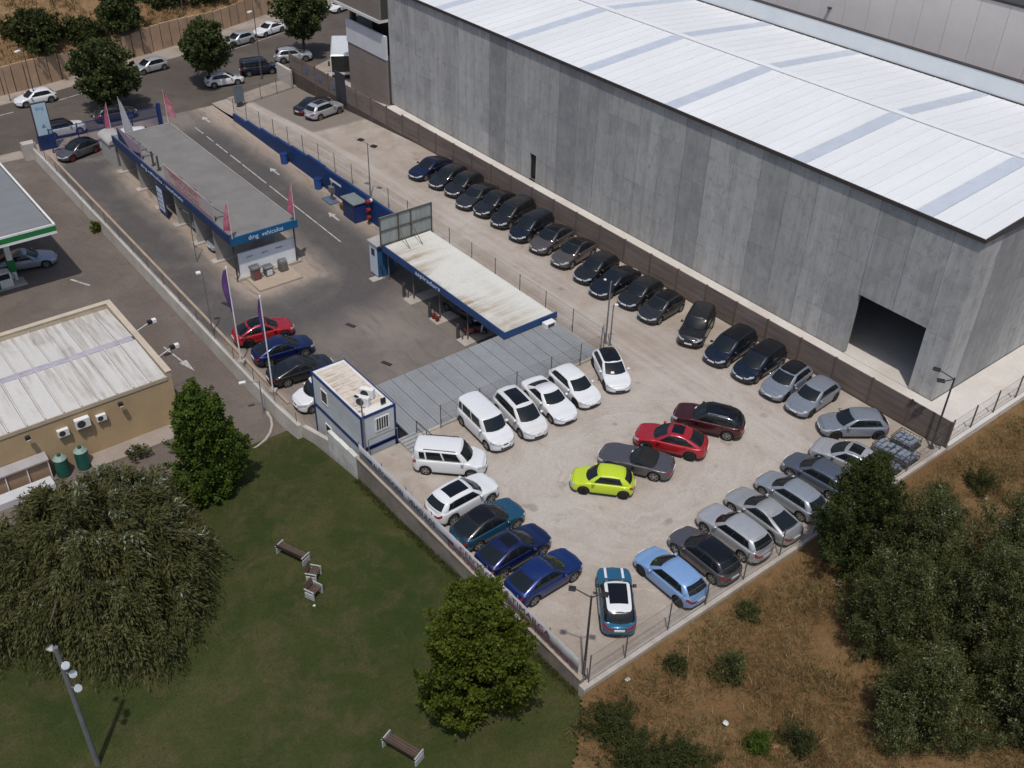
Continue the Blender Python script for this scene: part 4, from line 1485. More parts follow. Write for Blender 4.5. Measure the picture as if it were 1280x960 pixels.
for x, lab in ((-63.7, 'nearer the street'), (-62.5, 'nearer the pale billboard')):
    e = empty('roof_post', (x, 5.6, 1.8), 'bare brown post stub on the wash roof, ' + lab, 'post', 'bare posts on the wash roof')
    m = MB()
    m.box(-0.07, 0.07, -0.07, 0.07, 0.02, 1.3)
    m.build('shaft', pmat('post_brown', (0.075, 0.058, 0.042), 0.8, 0.2, 2), e)
    m = MB()
    m.box(-0.18, 0.18, -0.18, 0.18, 0, 0.04)
    m.build('base_plate', GALVD, e)


def feather_flag(loc, h, lab, col, lean=(0, 0), wid=0.55, group='feather flags on the wash roof', rz=0.0, text=None):
    e = empty('feather_flag', loc, lab, 'flag', group, rz)
    m = MB()
    m.bar((0, 0, 0), (lean[0] * h, lean[1] * h, h), 0.025, 6, 0.012)
    m.build('pole', WHITEP, e)
    n = 14
    vs, fs = [], []
    for k in range(n + 1):
        t = k / n
        z = h * (0.22 + 0.76 * t)
        wd = wid * max(0.06, (1 - t) ** 0.55)
        off = 0.05 * math.sin(t * 6)
        px_, py_ = lean[0] * z, lean[1] * z
        for th in (-0.006, 0.006):
            vs += [(px_, py_ + th, z), (px_ - wd * 0.5, py_ + off + th, z - 0.03), (px_ - wd, py_ - off + th, z - 0.06)]
    for k in range(n):
        q = k * 6
        fs += [(q, q + 6, q + 7, q + 1), (q + 1, q + 7, q + 8, q + 2), (q + 4, q + 10, q + 9, q + 3), (q + 5, q + 11, q + 10, q + 4),
               (q + 2, q + 8, q + 11, q + 5), (q + 3, q + 9, q + 6, q)]
    m = MB()
    m.add(vs, fs)
    m.build('cloth', col, e, True)
    return e


PINK = pmat('flag_pink', (0.36, 0.065, 0.12), 0.7, 0.25, 1.0, dirt=(0.50, 0.30, 0.33), dirt_amt=0.9)
feather_flag((-46.95, 5.05, 1.92), 3.2, 'pink feather flag on wash roof corner nearest the flagpoles', PINK, (0, 0), 0.62, rz=R(45))
feather_flag((-46.95, 10.45, 1.92), 3.2, 'pink feather flag on the wash roof corner beside the drive', PINK, (0, 0), 0.55, rz=R(45))
feather_flag((-71.9, 10.45, 1.86), 3.3, 'crimson feather flag at the street end of wash roof by the drive', PINK, (0.0, 0.0), 0.85, rz=R(225))
feather_flag((-71.9, 5.05, 1.92), 3.2, 'pink feather flag at the far billboard end of wash roof', PINK, (0, 0), 0.55, rz=R(45))
feather_flag((-74.2, 6.9, -1.63), 6.2, 'tall pale grey feather flag standing behind the wash booth', pmat('flag_grey', (0.36, 0.36, 0.39), 0.7, 0.1, 1), (0, 0), 1.1, None, R(225))
# booth at the wash end
BO = empty('wash_booth', (-74.6, 5.6, -1.65), 'small pale grey technical booth at the street end of the wash', 'booth')
pt = under(BO)
BOM = pmat('booth_grey', (0.36, 0.35, 0.33), 0.75, 0.12, 0.8, dirt=(0.25, 0.23, 0.2), dirt_amt=0.5)
m = MB()
m.box(-76.0, -73.2, 5.0, 6.6, -1.75, 0.6)
pt('body', m, BOM)
m = MB()
n = 8
vs = []
for x in (-76.1, -73.1):
    for k in range(n + 1):
        t = math.pi * k / n
        vs.append((x, 5.8 - 0.95 * math.cos(t), 0.6 + 0.5 * math.sin(t)))
m.add(vs, [(k, k + 1, n + 2 + k, n + 1 + k) for k in range(n)] + [tuple(range(n + 1))[::-1], tuple(range(n + 1, 2 * n + 2))])
pt('curved_roof', m, BOM)
m = MB()
m.box(-73.19, -73.17, 5.4, 6.2, -1.6, 0.3)
pt('door', m, GALV)

# ------------------------------------------------------------------ blue gate and totem
GA = empty('blue_street_gate', (-79.6, 6.8, -1.6), 'blue barred sliding gate between wash forecourt and street', 'gate')
pt = under(GA)
for y in (1.4, 4.1, 6.8, 9.5, 12.2):
    m = MB()
    m.box(-79.68, -79.58, y - .05, y + .05, -1.75, 0.85)
    pt('post', m, NAVYT)
for z in (-1.35, -0.2, 0.75):
    m = MB()
    m.box(-79.66, -79.6, 1.4, 12.2, z - .03, z + .03)
    pt('rail', m, NAVYT)
m = MB()
for k in range(180):
    y = 1.45 + k * 0.06
    m.box(-79.64, -79.62, y - .011, y + .011, -1.35, 0.75)
tag(pt('bar_infill', m, NAVYT), kind='stuff')
m = MB()
m.box(-79.75, -79.45, 12.2, 12.55, -1.8, 1.1)
pt('gate_pillar', m, NAVYT)
TO = empty('totem_sign', (-80.9, 1.4, -1.55), 'tall pale blue totem sign with navy base at street entrance', 'sign')
pt = under(TO)
m = MB()
m.box(-81.1, -80.75, 0.55, 2.15, -1.6, -0.15)
pt('base', m, NAVY)
m = MB()
m.box(-81.05, -80.8, 0.6, 2.1, -0.148, 3.1)
pt('frame', m, GALVD)
m = MB()
m.box(-80.798, -80.76, 0.7, 2.0, -0.1, 3.0)
pt('panel', m, pmat('totem_pale', (0.40, 0.52, 0.60), 0.4, 0.08, 0.8))
text_on(TO, 'dmg', 0.5, (-80.755 + 80.9, -0.05, 2.55 + 1.55), 'x', pmat('ink_teal', (0.12, 0.25, 0.38), 0.6, 0.1, 3), 0.8)
m = MB()
m.add([(-80.757, 1.15, 0.6), (-80.757, 1.6, 0.6), (-80.757, 1.38, 1.05)], [(0, 1, 2)])
pt('emblem', m, MATS['ink_teal'])

# bins, hydrant bench and blue cabinet along the blue wall
for x, lab in ((-65.2, 'farther along, near the street arrow'), (-58.6, 'nearer the kneeling statue')):
    e = empty('blue_bin', (x, 18.75, zf(x)), 'round blue litter bin at the blue wall, ' + lab.replace('kneeling statue', 'air pump'), 'bin', 'blue bins along the wall')
    m = MB()
    m.bar((0, 0, 0), (0, 0, 0.95), 0.34, 14, 0.38)
    m.build('barrel', pmat('bin_blue', (0.02, 0.075, 0.26), 0.45, 0.15, 2), e)
    m = MB()
    m.bar((0, 0, 0.95), (0, 0, 1.02), 0.41, 14, 0.39)
    m.build('rim', NAVYT, e)
e = empty('air_pump', (-55.6, 18.5, zf(-55.6)), 'pale air pump post with hose on grey base by blue wall', 'air pump')
m = MB()
m.bbox(-1.0, 0.6, -0.6, 0.4, 0, 0.12, 0.03)
m.build('base', pmat('pump_base', (0.09, 0.12, 0.18), 0.7, 0.2, 2), e)
m = MB()
m.bar((0, 0, 0.12), (0, 0, 1.3), 0.12, 8)
m.bbox(-0.25, 0.25, -0.2, 0.2, 0.9, 1.5, 0.05)
m.build('column', GALV, e)
m = MB()
m.tube([(0, 0.05, 1.5), (0, 0.05, 2.0), (0.3, 0.0, 1.9)], [0.06, 0.06, 0.05], 6)
m.build('top_arm', pmat('pump_ochre', (0.28, 0.22, 0.14), 0.6, 0.2, 2), e)
e = empty('navy_cabinet', (-51.6, 18.6, zf(-51.6)), 'navy blue equipment cabinet with green grey flat top', 'cabinet')
m = MB()
m.box(-1.1, 0.9, -0.65, 0.6, -0.2, 1.75)
m.build('body', NAVY, e)
m = MB()
m.box(-1.25, 1.0, -0.75, 0.65, 1.75, 1.83)
m.build('lid', pmat('cab_lid', (0.16, 0.19, 0.185), 0.6, 0.15, 1), e)
m = MB()
m.box(0.902, 0.92, -0.5, 0.45, 0.1, 1.6)
m.build('door', NAVYT, e)
e = empty('wooden_pallet_box', (-53.4, 18.8, zf(-53.4)), 'low rusty brown box leaning beside the navy cabinet', 'box')
for k in range(5):
    m = MB()
    m.box(-0.6, 0.55, -0.5 + k * 0.2, -0.34 + k * 0.2, 0.5, 0.56)
    m.build('slat', pmat('rusty_wood', (0.16, 0.075, 0.045), 0.8, 0.3, 2), e)
m = MB()
m.box(-0.58, 0.52, -0.48, 0.45, 0, 0.5)
m.build('body', pmat('rusty_wood2', (0.13, 0.07, 0.045), 0.8, 0.3, 2), e)
e = empty('red_hose_reel', (-49.9, 18.9, zf(-49.9)), 'red and white fire hose post beside the navy cabinet', 'fire post')
m = MB()
m.bar((0, 0, -0.1), (0, 0, 2.5), 0.07, 8)
m.build('post', GALVD, e)
for z, c in ((2.2, 'fire_red'), (1.4, 'fire_red'), (0.7, 'fire_red')):
    m = MB()
    m.bar((0, -0.16, z), (0, 0.16, z), 0.2, 14)
    m.build('reel', pmat('fire_red', (0.22, 0.02, 0.025), 0.5, 0.2, 2), e)
m = MB()
m.bar((0.1, 0.18, 2.3), (0.1, 0.34, 2.3), 0.17, 12)
m.build('white_cap', WHITEP, e)

# ------------------------------------------------------------------ petrol station canopy
GX = -54.2
GC = empty('petrol_canopy', (-62, -14, -2.2), 'petrol station canopy with grey sheet top and green white fascia', 'canopy')
pt = under(GC)
CANG = pmat('canopy_grey', (0.180, 0.188, 0.196), 0.6, 0.08, 0.5, rnd=0.04, dirt=(0.19, 0.19, 0.19), dirt_amt=0.4)
for k in range(16):
    xa = -69.6 + k * 0.955
    m = MB()
    m.bbox(xa + .01, xa + .945, -26, -5.9, 3.1, 3.32, 0.02)
    pt('roof_sheet', m, CANG)
m = MB()
m.box(-69.7, GX - 0.1, -26, -5.85, 2.72, 3.08)
pt('soffit', m, pmat('soffit_white', (0.5, 0.5, 0.5), 0.7, 0.1, 1))
GREEN = pmat('fascia_green', (0.015, 0.17, 0.045), 0.45, 0.12, 0.8)
for z0, z1, mm, nme in ((3.27, 3.42, WHITEP, 'fascia_white_edge'), (2.84, 3.268, GREEN, 'fascia_green_band'), (2.62, 2.838, WHITEP, 'fascia_white_edge')):
    m = MB()
    m.box(GX - 0.1, GX, -26, -5.7, z0, z1)
    m.box(-69.7, GX - 0.101, -5.84, -5.7, z0, z1)
    pt(nme, m, mm)
for y in (-8.9, -17.5):
    m = MB()
    m.box(-57.9, -57.5, y - .2, y + .2, -2.3, 2.72)
    pt('column', m, WHITEP)
    m = MB()
    m.box(-57.95, -57.45, y - .25, y + .25, 1.5, 2.715)
    pt('column_green_top', m, pmat('dark_green', (0.01, 0.07, 0.025), 0.5, 0.12, 1))
    m = MB()
    m.box(-57.96, -57.44, y - .26, y + .26, -1.2, -0.2)
    pt('column_green_band', m, GREEN)
e = empty('petrol_pump', (-57.2, -9.9, -2.12), 'green and white petrol pump beside the canopy column', 'petrol pump')
m = MB()
m.bbox(-0.45, 0.45, -0.65, 0.65, 0.15, 1.35, 0.05)
m.build('body', WHITEP, e)
m = MB()
m.box(-0.46, 0.46, -0.66, -0.3, 0.15, 1.0)
m.build('green_side', GREEN, e)
m = MB()
m.box(0.455, 0.47, -0.5, 0.5, 0.85, 1.3)
m.build('display', BLACKP, e)
m = MB()
m.bbox(-0.7, 0.7, -1.5, 1.6, -0.2, 0.148, 0.03)
m.build('island', CONC, e)
m = MB()
m.tube([(0.2, 0.66, 1.2), (0.3, 0.9, 0.9), (0.2, 0.8, 0.4), (0.1, 0.67, 0.8)], [0.025] * 4, 6)
m.build('hose', BLACKP, e)
e = empty('green_bench_block', (-56.6, -11.6, -2.2), 'low green rounded island guard at the petrol pumps', 'guard')
m = MB()
m.bar((0, -0.9, 0.35), (0, 0.9, 0.35), 0.38, 14)
m.build('guard_body', GREEN, e)
m = MB()
m.box(-0.4, 0.4, -1.0, 1.0, -0.1, 0.1)
m.build('guard_base', CONC, e)

# ------------------------------------------------------------------ yellow shop building
YB = empty('yellow_shop', (-38, -12, -2.4), 'flat ochre yellow petrol station shop with pale fibre roof', 'building')
pt = under(YB)
OCH = pmat('ochre_render', (0.42, 0.305, 0.175), 0.85, 0.1, 0.7, dirt=(0.33, 0.24, 0.145), dirt_amt=0.5)
YX0, YX1, YY1 = -44.0, -33.4, -5.75
m = MB()
m.box(YX0, YX1, -40, YY1, -2.6, 1.25)
pt('wall', m, OCH)
m = MB()
m.box(YX0, YX1 + 0.0, YY1 - 0.3, YY1 + 0.02, 1.252, 1.68)
m.box(YX0 - .02, YX0 + 0.3, -40, YY1 - 0.301, 1.252, 1.68)
m.box(YX1 - 0.12, YX1 + 0.05, -40, YY1 - 0.301, 1.1, 1.35)
pt('parapet', m, pmat('parapet_sand', (0.43, 0.36, 0.26), 0.85, 0.12, 1.0, dirt=(0.24, 0.19, 0.14), dirt_amt=0.4))
m = MB()
m.box(YX0 - .06, YX1 + 0.04, YY1 - 0.34, YY1 + 0.06, 1.682, 1.73)
m.box(YX0 - .06, YX0 + 0.34, -40, YY1 - 0.341, 1.682, 1.73)
pt('coping', m, pmat('coping_sand', (0.47, 0.40, 0.31), 0.85, 0.15, 2))
FIB = stained_roof_mat('fibre_roof', (0.55, 0.53, 0.50), (0.25, 0.215, 0.175), (0.22, 3.2, 1), 0.75)
for k in range(22):
    y1 = -6.1 - k * 1.08
    for s, (xa, za, xb, zb) in enumerate(((YX0 + 0.32, 1.30, -38.85, 1.56), (-38.35, 1.56, YX1 - 0.0, 1.36))):
        m = MB()
        q = 1.06
        vs = []
        for x, z in ((xa, za), (xb, zb)):
            vs += [(x, y1, z), (x, y1 - q * .88, z), (x, y1 - q * .92, z + .06), (x, y1 - q * .98, z + .06), (x, y1 - q, z)]
        m.add(vs, [(j, j + 5, j + 6, j + 1) for j in range(4)])
        m.box(min(xa, xb), max(xa, xb), y1 - q - .018, y1 - q + .0, 1.2, 1.3)
        pt('roof_sheet', m, FIB)
m = MB()
m.bbox(-38.85, -38.35, -30, -6.2, 1.5, 1.66, 0.05)
pt('ridge_skylight', m, pmat('ridge_violet', (0.37, 0.35, 0.40), 0.5, 0.2, 1.5, dirt=(0.25, 0.22, 0.23), dirt_amt=0.7))
for x, z in ((YX1, 0.95), (YX1, 0.9)):
    pass
for y, lab in ((-9.3, 'near the building corner'), (-14.9, 'above the low lean-to roof')):
    e = empty('wall_floodlight', (YX1 + 0.02, y, 0.75), 'small black and white floodlight on ochre wall, ' + lab, 'lamp', 'floodlights on the ochre wall')
    m = MB()
    m.bar((0, 0, 0), (0.35, 0, 0.1), 0.02)
    m.build('arm', BLACKP, e)
    m = MB()
    m.box(0.28, 0.5, -0.14, 0.14, 0.0, 0.2)
    m.build('head', BLACKP, e)
    m = MB()
    m.box(0.34, 0.52, -0.12, 0.12, -0.05, -0.002)
    m.build('lens', WHITEP, e)
for x, lab in ((-40.0, 'farther from the lawn'), (-36.2, 'nearer the lawn tree')):
    e = empty('arm_floodlight', (x, YY1 + 0.02, 1.0), 'floodlight on a long bracket over the station lane, ' + lab, 'lamp', 'bracket floodlights over the lane')
    m = MB()
    m.bar((0, 0, 0), (0.0, 1.2, 0.45), 0.025)
    m.build('arm', WHITEP, e)
    m = MB()
    m.box(-0.13, 0.13, 1.1, 1.42, 0.36, 0.58)
    m.build('head', BLACKP, e)
    m = MB()
    m.box(-0.14, 0.14, 1.422, 1.7, 0.36, 0.6)
    m.build('shade', WHITEP, e)
for i, (y, z, lab) in enumerate(((-12.9, 0.15, 'leftmost of three, above the green tanks'), (-11.7, 0.3, 'largest, middle of three'), (-10.55, 0.25, 'rightmost of three, small'))):
    s = (0.8, 1.05, 0.72)[i]
    ac_unit('wall_air_conditioner', (YX1 + 0.19 * s, y, z - 0.3), R(90), 'white air conditioner on ochre wall, ' + lab, 'air conditioners on the ochre wall', s)
TANK = pmat('tank_green', (0.012, 0.085, 0.065), 0.45, 0.15, 2)
for y, lab in ((-13.6, 'left one beside the lean-to'), (-12.35, 'right one under the big air conditioner')):
    e = empty('green_tank', (-32.75, y, -2.45), 'dark green ribbed tank with pale top, ' + lab, 'tank', 'green tanks by the ochre wall')
    m = MB()
    m.bar((0, 0, 0), (0, 0, 1.25), 0.42, 16)
    m.build('body', TANK, e)
    m = MB()
    m.bar((0, 0, 1.25), (0, 0, 1.45), 0.42, 16, 0.22)
    m.build('shoulder', pmat('tank_top', (0.22, 0.30, 0.27), 0.5, 0.2, 2), e)
    m = MB()
    m.bar((0, 0, 1.45), (0, 0, 1.58), 0.12, 10)
    m.build('cap', TANK, e)
LT = empty('lean_to_store', (-33, -17, -2.4), 'low lean-to with grey top and brown panels on ochre wall', 'lean-to')
pt = under(LT)
m = MB()
m.add([(-33.35, -26, -0.75), (-32.7, -26, -0.95), (-32.7, -14.2, -0.95), (-33.35, -14.2, -0.75), (-33.35, -26, -0.85), (-32.7, -26, -1.05), (-32.7, -14.2, -1.05), (-33.35, -14.2, -0.85)],
      [(0, 1, 2, 3), (7, 6, 5, 4), (1, 5, 6, 2), (2, 6, 7, 3), (0, 4, 5, 1)])
pt('roof', m, pmat('lean_grey', (0.33, 0.31, 0.31), 0.8, 0.15, 1))
for k in range(9):
    m = MB()
    m.box(-32.98, -32.9, -14.3 - (k + 1) * 1.25 + .05, -14.3 - k * 1.25, -2.5, -1.06)
    pt('brown_panel', m, pmat('panel_tan', (0.30, 0.20, 0.13), 0.8, 0.15, 1))
    m = MB()
    m.box(-32.9, -32.78, -14.3 - k * 1.25, -14.3 - k * 1.25 + .05, -2.5, -1.06)
    pt('panel_post', m, WHITEP)
m = MB()
m.bbox(-32.6, -31.7, -26, -14.4, -2.8, -2.05, 0.03)
tag(m.build('white_low_wall', pmat('white_low', (0.50, 0.50, 0.52), 0.8, 0.1, 1)), 'low white wall top beside the lean-to and the willow', 'wall')
m = MB()
m.bbox(-33.39, -31.9, -12.0, -5.9, -2.8, -2.25, 0.03)
tag(m.build('shop_footpath', pmat('path_conc', (0.28, 0.235, 0.20), 0.9, 0.15, 1)), kind='structure')
m = MB()
for k in range(12):
    t0, t1 = k / 12, (k + 1) / 12
    a0, a1 = R(-80 + 170 * t0), R(-80 + 170 * t1)
    # curved kerb at the end of the station lane
    cx, cy, r = -31.0, -4.0, 3.1
    p0 = (cx + r * math.cos(a0), cy + r * math.sin(a0) * 1.05)
    p1 = (cx + r * math.cos(a1), cy + r * math.sin(a1) * 1.05)
    m.bar((p0[0], p0[1], -2.45), (p1[0], p1[1], -2.45), 0.1, 6)
tag(m.build('lane_kerb', CONC), kind='structure')


# ------------------------------------------------------------------ lamps and poles
def lamp_post(name, loc, h, label, arms, group=None, r=0.07, mat=None, head=(0.28, 0.12, 0.10), cat='lamp post', headmat=None):
    e = empty(name, loc, label, cat, group)
    m = MB()
    m.bar((0, 0, -0.05), (0, 0, h), r, 8, r * 0.65)
    m.build('pole', mat or GALVD, e)
    m = MB()
    m.bar((0, 0, 0), (0, 0, 0.06), r * 2.6, 8)
    m.build('base_plate', mat or GALVD, e)
    for ang, ln, dz in arms:
        ca, sa = math.cos(R(ang)), math.sin(R(ang))
        m = MB()
        m.bar((0, 0, h - 0.1), (ca * ln, sa * ln, h + dz), r * 0.45, 6)
        m.build('arm', mat or GALVD, e)
        hm = MB()
        hm.bbox(-head[0], head[0], -head[1], head[1], -head[2] / 2, head[2] / 2, 0.02)
        o = hm.build('lamp_head', headmat or BLACKP, e, loc=(ca * (ln + head[0] * 0.8), sa * (ln + head[0] * 0.8), h + dz), rz=R(ang))
        hm = MB()
        hm.box(-head[0] * .8, head[0] * .8, -head[1] * .8, head[1] * .8, -head[2] / 2 - .02, -head[2] / 2 - .001)
        hm.build('lens', WHITEP, o)
    return e


lamp_post('lot_lamp_post', (-0.55, 0.45, 0.0), 5.6, 'dark lamp post with two flood heads at the lot corner', ((222, 0.75, 0.3), (40, 0.45, 0.25)), None, 0.07, None, (0.16, 0.14, 0.08))
lamp_post('lot_lamp_post', (-0.6, 29.1, 0.0), 5.3, 'dark lamp post with double arm beside the metal cages', ((200, 0.9, 0.2), (215, 0.5, -0.35)), None, 0.08, None, (0.22, 0.16, 0.1))
lamp_post('forecourt_lamp_post', (-50.8, 19.75, 0.0), 4.9, 'grey lamp post with two round flood heads by the blue wall fence', ((200, 0.5, 0.15), (20, 0.5, -0.1)), None, 0.06, GALV, (0.24, 0.2, 0.12))
lamp_post('container_lamp_pole', (-20.75, 0.8, 0.0), 4.2, 'plain grey pole in front of the office containers', ((200, 0.25, 0.0),), None, 0.06, GALV, (0.12, 0.08, 0.08))
lamp_post('twin_service_pole', (-21.2, 20.7, 0.0), 4.9, 'tall thin service pole by shed corner and white hatchback', ((120, 0.15, 0.0),), None, 0.07, GALV, (0.08, 0.06, 0.08))
lamp_post('short_service_pole', (-20.8, 20.75, 0.0), 3.3, 'shorter service pole with white lamp by the shed corner', ((60, 0.1, 0.0),), None, 0.06, GALV, (0.12, 0.09, 0.1), headmat=WHITEP)
lamp_post('lane_lamp_post', (-31.2, -0.9, -2.5), 2.6, 'small lamp post with side arm at the station lane end', ((255, 0.9, 0.15),), None, 0.05, GALV, (0.22, 0.1, 0.1), headmat=WHITEP)
lamp_post('lane_lamp_post', (-41.8, 0.4, -2.3), 5.2, 'slim lamp post with white head beside the purple flag', ((260, 0.15, 0.05),), None, 0.05, GALV, (0.16, 0.12, 0.14), headmat=WHITEP)
lamp_post('wash_lamp_post', (-52.4, 3.9, -2.1), 4.4, 'thin lamp post in front of the wash bays', ((200, 0.7, 0.1),), None, 0.045, GALV, (0.14, 0.08, 0.08))
STL = pmat('street_pole', (0.085, 0.078, 0.075), 0.6, 0.2, 1)
for (x, y, h, lab) in ((-87.4, 27.6, 7.6, 'tall street lamp with white head by the dark blue van'), (-93.6, 4.2, 5.8, 'street lamp with white head behind the white hatchback'),
                       (-105.5, 26.5, 8.0, 'bare street lamp pole at the far retaining wall')):
    lamp_post('street_lamp', (x, y, -1.55), h, lab, ((-60, 0.5, 0.05),), 'street lamps', 0.07, STL, (0.3, 0.16, 0.12), headmat=WHITEP)
lamp_post('street_sign_pole', (-95.9, 2.2, -1.5), 3.4, 'traffic sign pole with pale plate at the far left pavement', (), None, 0.05, STL)
# entrance sign at the lot drive
e = empty('entrance_sign', (-80.6, 21.6, -1.55), 'small dark framed sign post at the car lot entrance', 'sign')
m = MB()
m.box(-0.05, 0.05, -0.5, 0.5, 0.5, 2.3)
m.build('panel', pmat('sign_slate', (0.10, 0.13, 0.16), 0.5, 0.2, 1), e)
m = MB()
m.box(-0.12, 0.12, -0.3, 0.3, 0, 0.5)
m.build('foot', BLACKP, e)
m = MB()
for a in ((-0.55, -0.45, 0.45, 2.35), (0.45, 0.55, 0.45, 2.35), (-0.45, 0.45, 2.25, 2.35)):
    m.box(-0.06, 0.06, a[0], a[1], a[2], a[3])
m.build('frame', GALV, e)

# park mast with four small floodlights (bottom left)
e = empty('park_light_mast', (-10.4, -19.3, -1.0), 'grey park mast with white flood lights at the lawn corner', 'lamp post')
m = MB()
m.bar((0, 0, -0.3), (0, 0, 8.0), 0.13, 12, 0.10)
m.build('pole', GALV, e)
for ang, z, up in ((200, 7.6, 0.2), (10, 7.2, 0.2), (30, 6.5, 0), (30, 5.6, 0)):
    ca, sa = math.cos(R(ang)), math.sin(R(ang))
    m = MB()
    m.bar((0, 0, z), (ca * 0.35, sa * 0.35, z), 0.03)
    m.build('arm', GALV, e)
    m = MB()
    p0 = Vector((ca * 0.35, sa * 0.35, z - 0.02))
    m.bar(p0, p0 + Vector((ca * 0.12, sa * 0.12, 0.12)), 0.07, 10, 0.17)
    hd = m.build('flood_head', WHITEP, e)
    m = MB()
    m.bar(p0 + Vector((ca * 0.12, sa * 0.12, 0.121)), p0 + Vector((ca * 0.135, sa * 0.135, 0.14)), 0.16, 10)
    m.build('lens', HEADL, hd)

# tall flagpoles with purple feather cloth
PURP = pmat('flag_purple', (0.085, 0.040, 0.16), 0.7, 0.25, 1.2, dirt=(0.22, 0.08, 0.20), dirt_amt=0.6)
for (x, y, z, h, lab, furl) in ((-37.0, 0.35, -2.05, 7.5, 'white flagpole with purple flag by the red car', 0.44), (-32.7, 0.6, -2.2, 7.4, 'white flagpole with furled purple flag by the black car', 0.22)):
    e = empty('flagpole', (x, y, z), lab, 'flagpole', None, R(45))
    m = MB()
    m.bar((0, 0, -0.3), (0, 0, h), 0.055, 10, 0.035)
    m.build('pole', WHITEP, e)
    m = MB()
    m.bar((0, 0, h), (0, 0, h + 0.16), 0.07, 8, 0.05)
    m.build('finial', WHITEP, e)
    m = MB()
    m.box(-0.25, 0.25, -0.25, 0.25, -0.4, 0.05)
    m.build('base_block', CONC, e)
    n = 16
    vs, fs = [], []
    for k in range(n + 1):
        t = k / n
        zz = h - 0.1 - 3.3 * t
        wd = furl * (0.9 * math.sin(math.pi * min(t * 0.9 + 0.12, 1)) + 0.12)
        off = 0.07 * math.sin(t * 7)
        for th in (-0.006, 0.006):
            vs += [(-0.05, th, zz), (-0.05 - wd * 0.5, off + th, zz - 0.05), (-0.05 - wd, -off + th, zz - 0.1)]
    for k in range(n):
        q = k * 6
        fs += [(q, q + 6, q + 7, q + 1), (q + 1, q + 7, q + 8, q + 2), (q + 4, q + 10, q + 9, q + 3), (q + 5, q + 11, q + 10, q + 4),
               (q + 2, q + 8, q + 11, q + 5), (q + 3, q + 9, q + 6, q)]
    m = MB()
    m.add(vs, fs)
    fl = m.build('flag', PURP, e, True)
    if furl > 0.5:
        pass

# ------------------------------------------------------------------ benches and park litter
WOOD = pmat('bench_wood', (0.085, 0.055, 0.042), 0.75, 0.25, 3, rnd=0.1)
BCON = pmat('bench_end', (0.36, 0.36, 0.36), 0.8, 0.15, 2)


def bench(loc, rz, ln, label):
    e = empty('park_bench', loc, label, 'bench', 'park benches', rz)
    for k in range(4):
        m = MB()
        m.bbox(-ln / 2, ln / 2, -0.30 + k * 0.125, -0.30 + k * 0.125 + 0.105, 0.42, 0.47, 0.012)
        m.build('seat_slat', WOOD, e)
    for k in range(3):
        m = MB()
        z = 0.52 + k * 0.125
        y = 0.22 + k * 0.035
        m.add([(-ln / 2, y, z), (ln / 2, y, z), (ln / 2, y + .03, z + .105), (-ln / 2, y + .03, z + .105), (-ln / 2, y + .04, z), (ln / 2, y + .04, z), (ln / 2, y + .07, z + .105), (-ln / 2, y + .07, z + .105)],
              [(0, 1, 2, 3), (7, 6, 5, 4), (3, 2, 6, 7), (4, 5, 1, 0), (1, 5, 6, 2), (4, 0, 3, 7)])
        m.build('back_slat', WOOD, e)
    for x in (-ln / 2 - 0.07, ln / 2):
        m = MB()
        m.bbox(x, x + 0.07, -0.34, 0.26, -0.05, 0.40, 0.02)
        m.bbox(x, x + 0.07, -0.34, -0.26, 0.40, 0.62, 0.02)
        m.bbox(x, x + 0.07, -0.258, 0.30, 0.56, 0.62, 0.02)
        m.build('end_frame', BCON, e)
    return e


bench((-16.8, -6.3, zlawn(-16.8, -6.3)), R(202), 1.75, 'long slatted park bench standing farther up the lawn')
bench((-14.8, -6.15, zlawn(-14.8, -6.1)), R(130), 0.62, 'single slatted park seat, upper of the two on the lawn')
bench((-13.7, -6.75, zlawn(-13.7, -6.7)), R(112), 0.62, 'single slatted park seat, lower of the two on the lawn')
bench((-2.65, -8.4, zlawn(-2.65, -8.4)), R(200), 1.75, 'long slatted park bench at the bottom edge under the round tree')


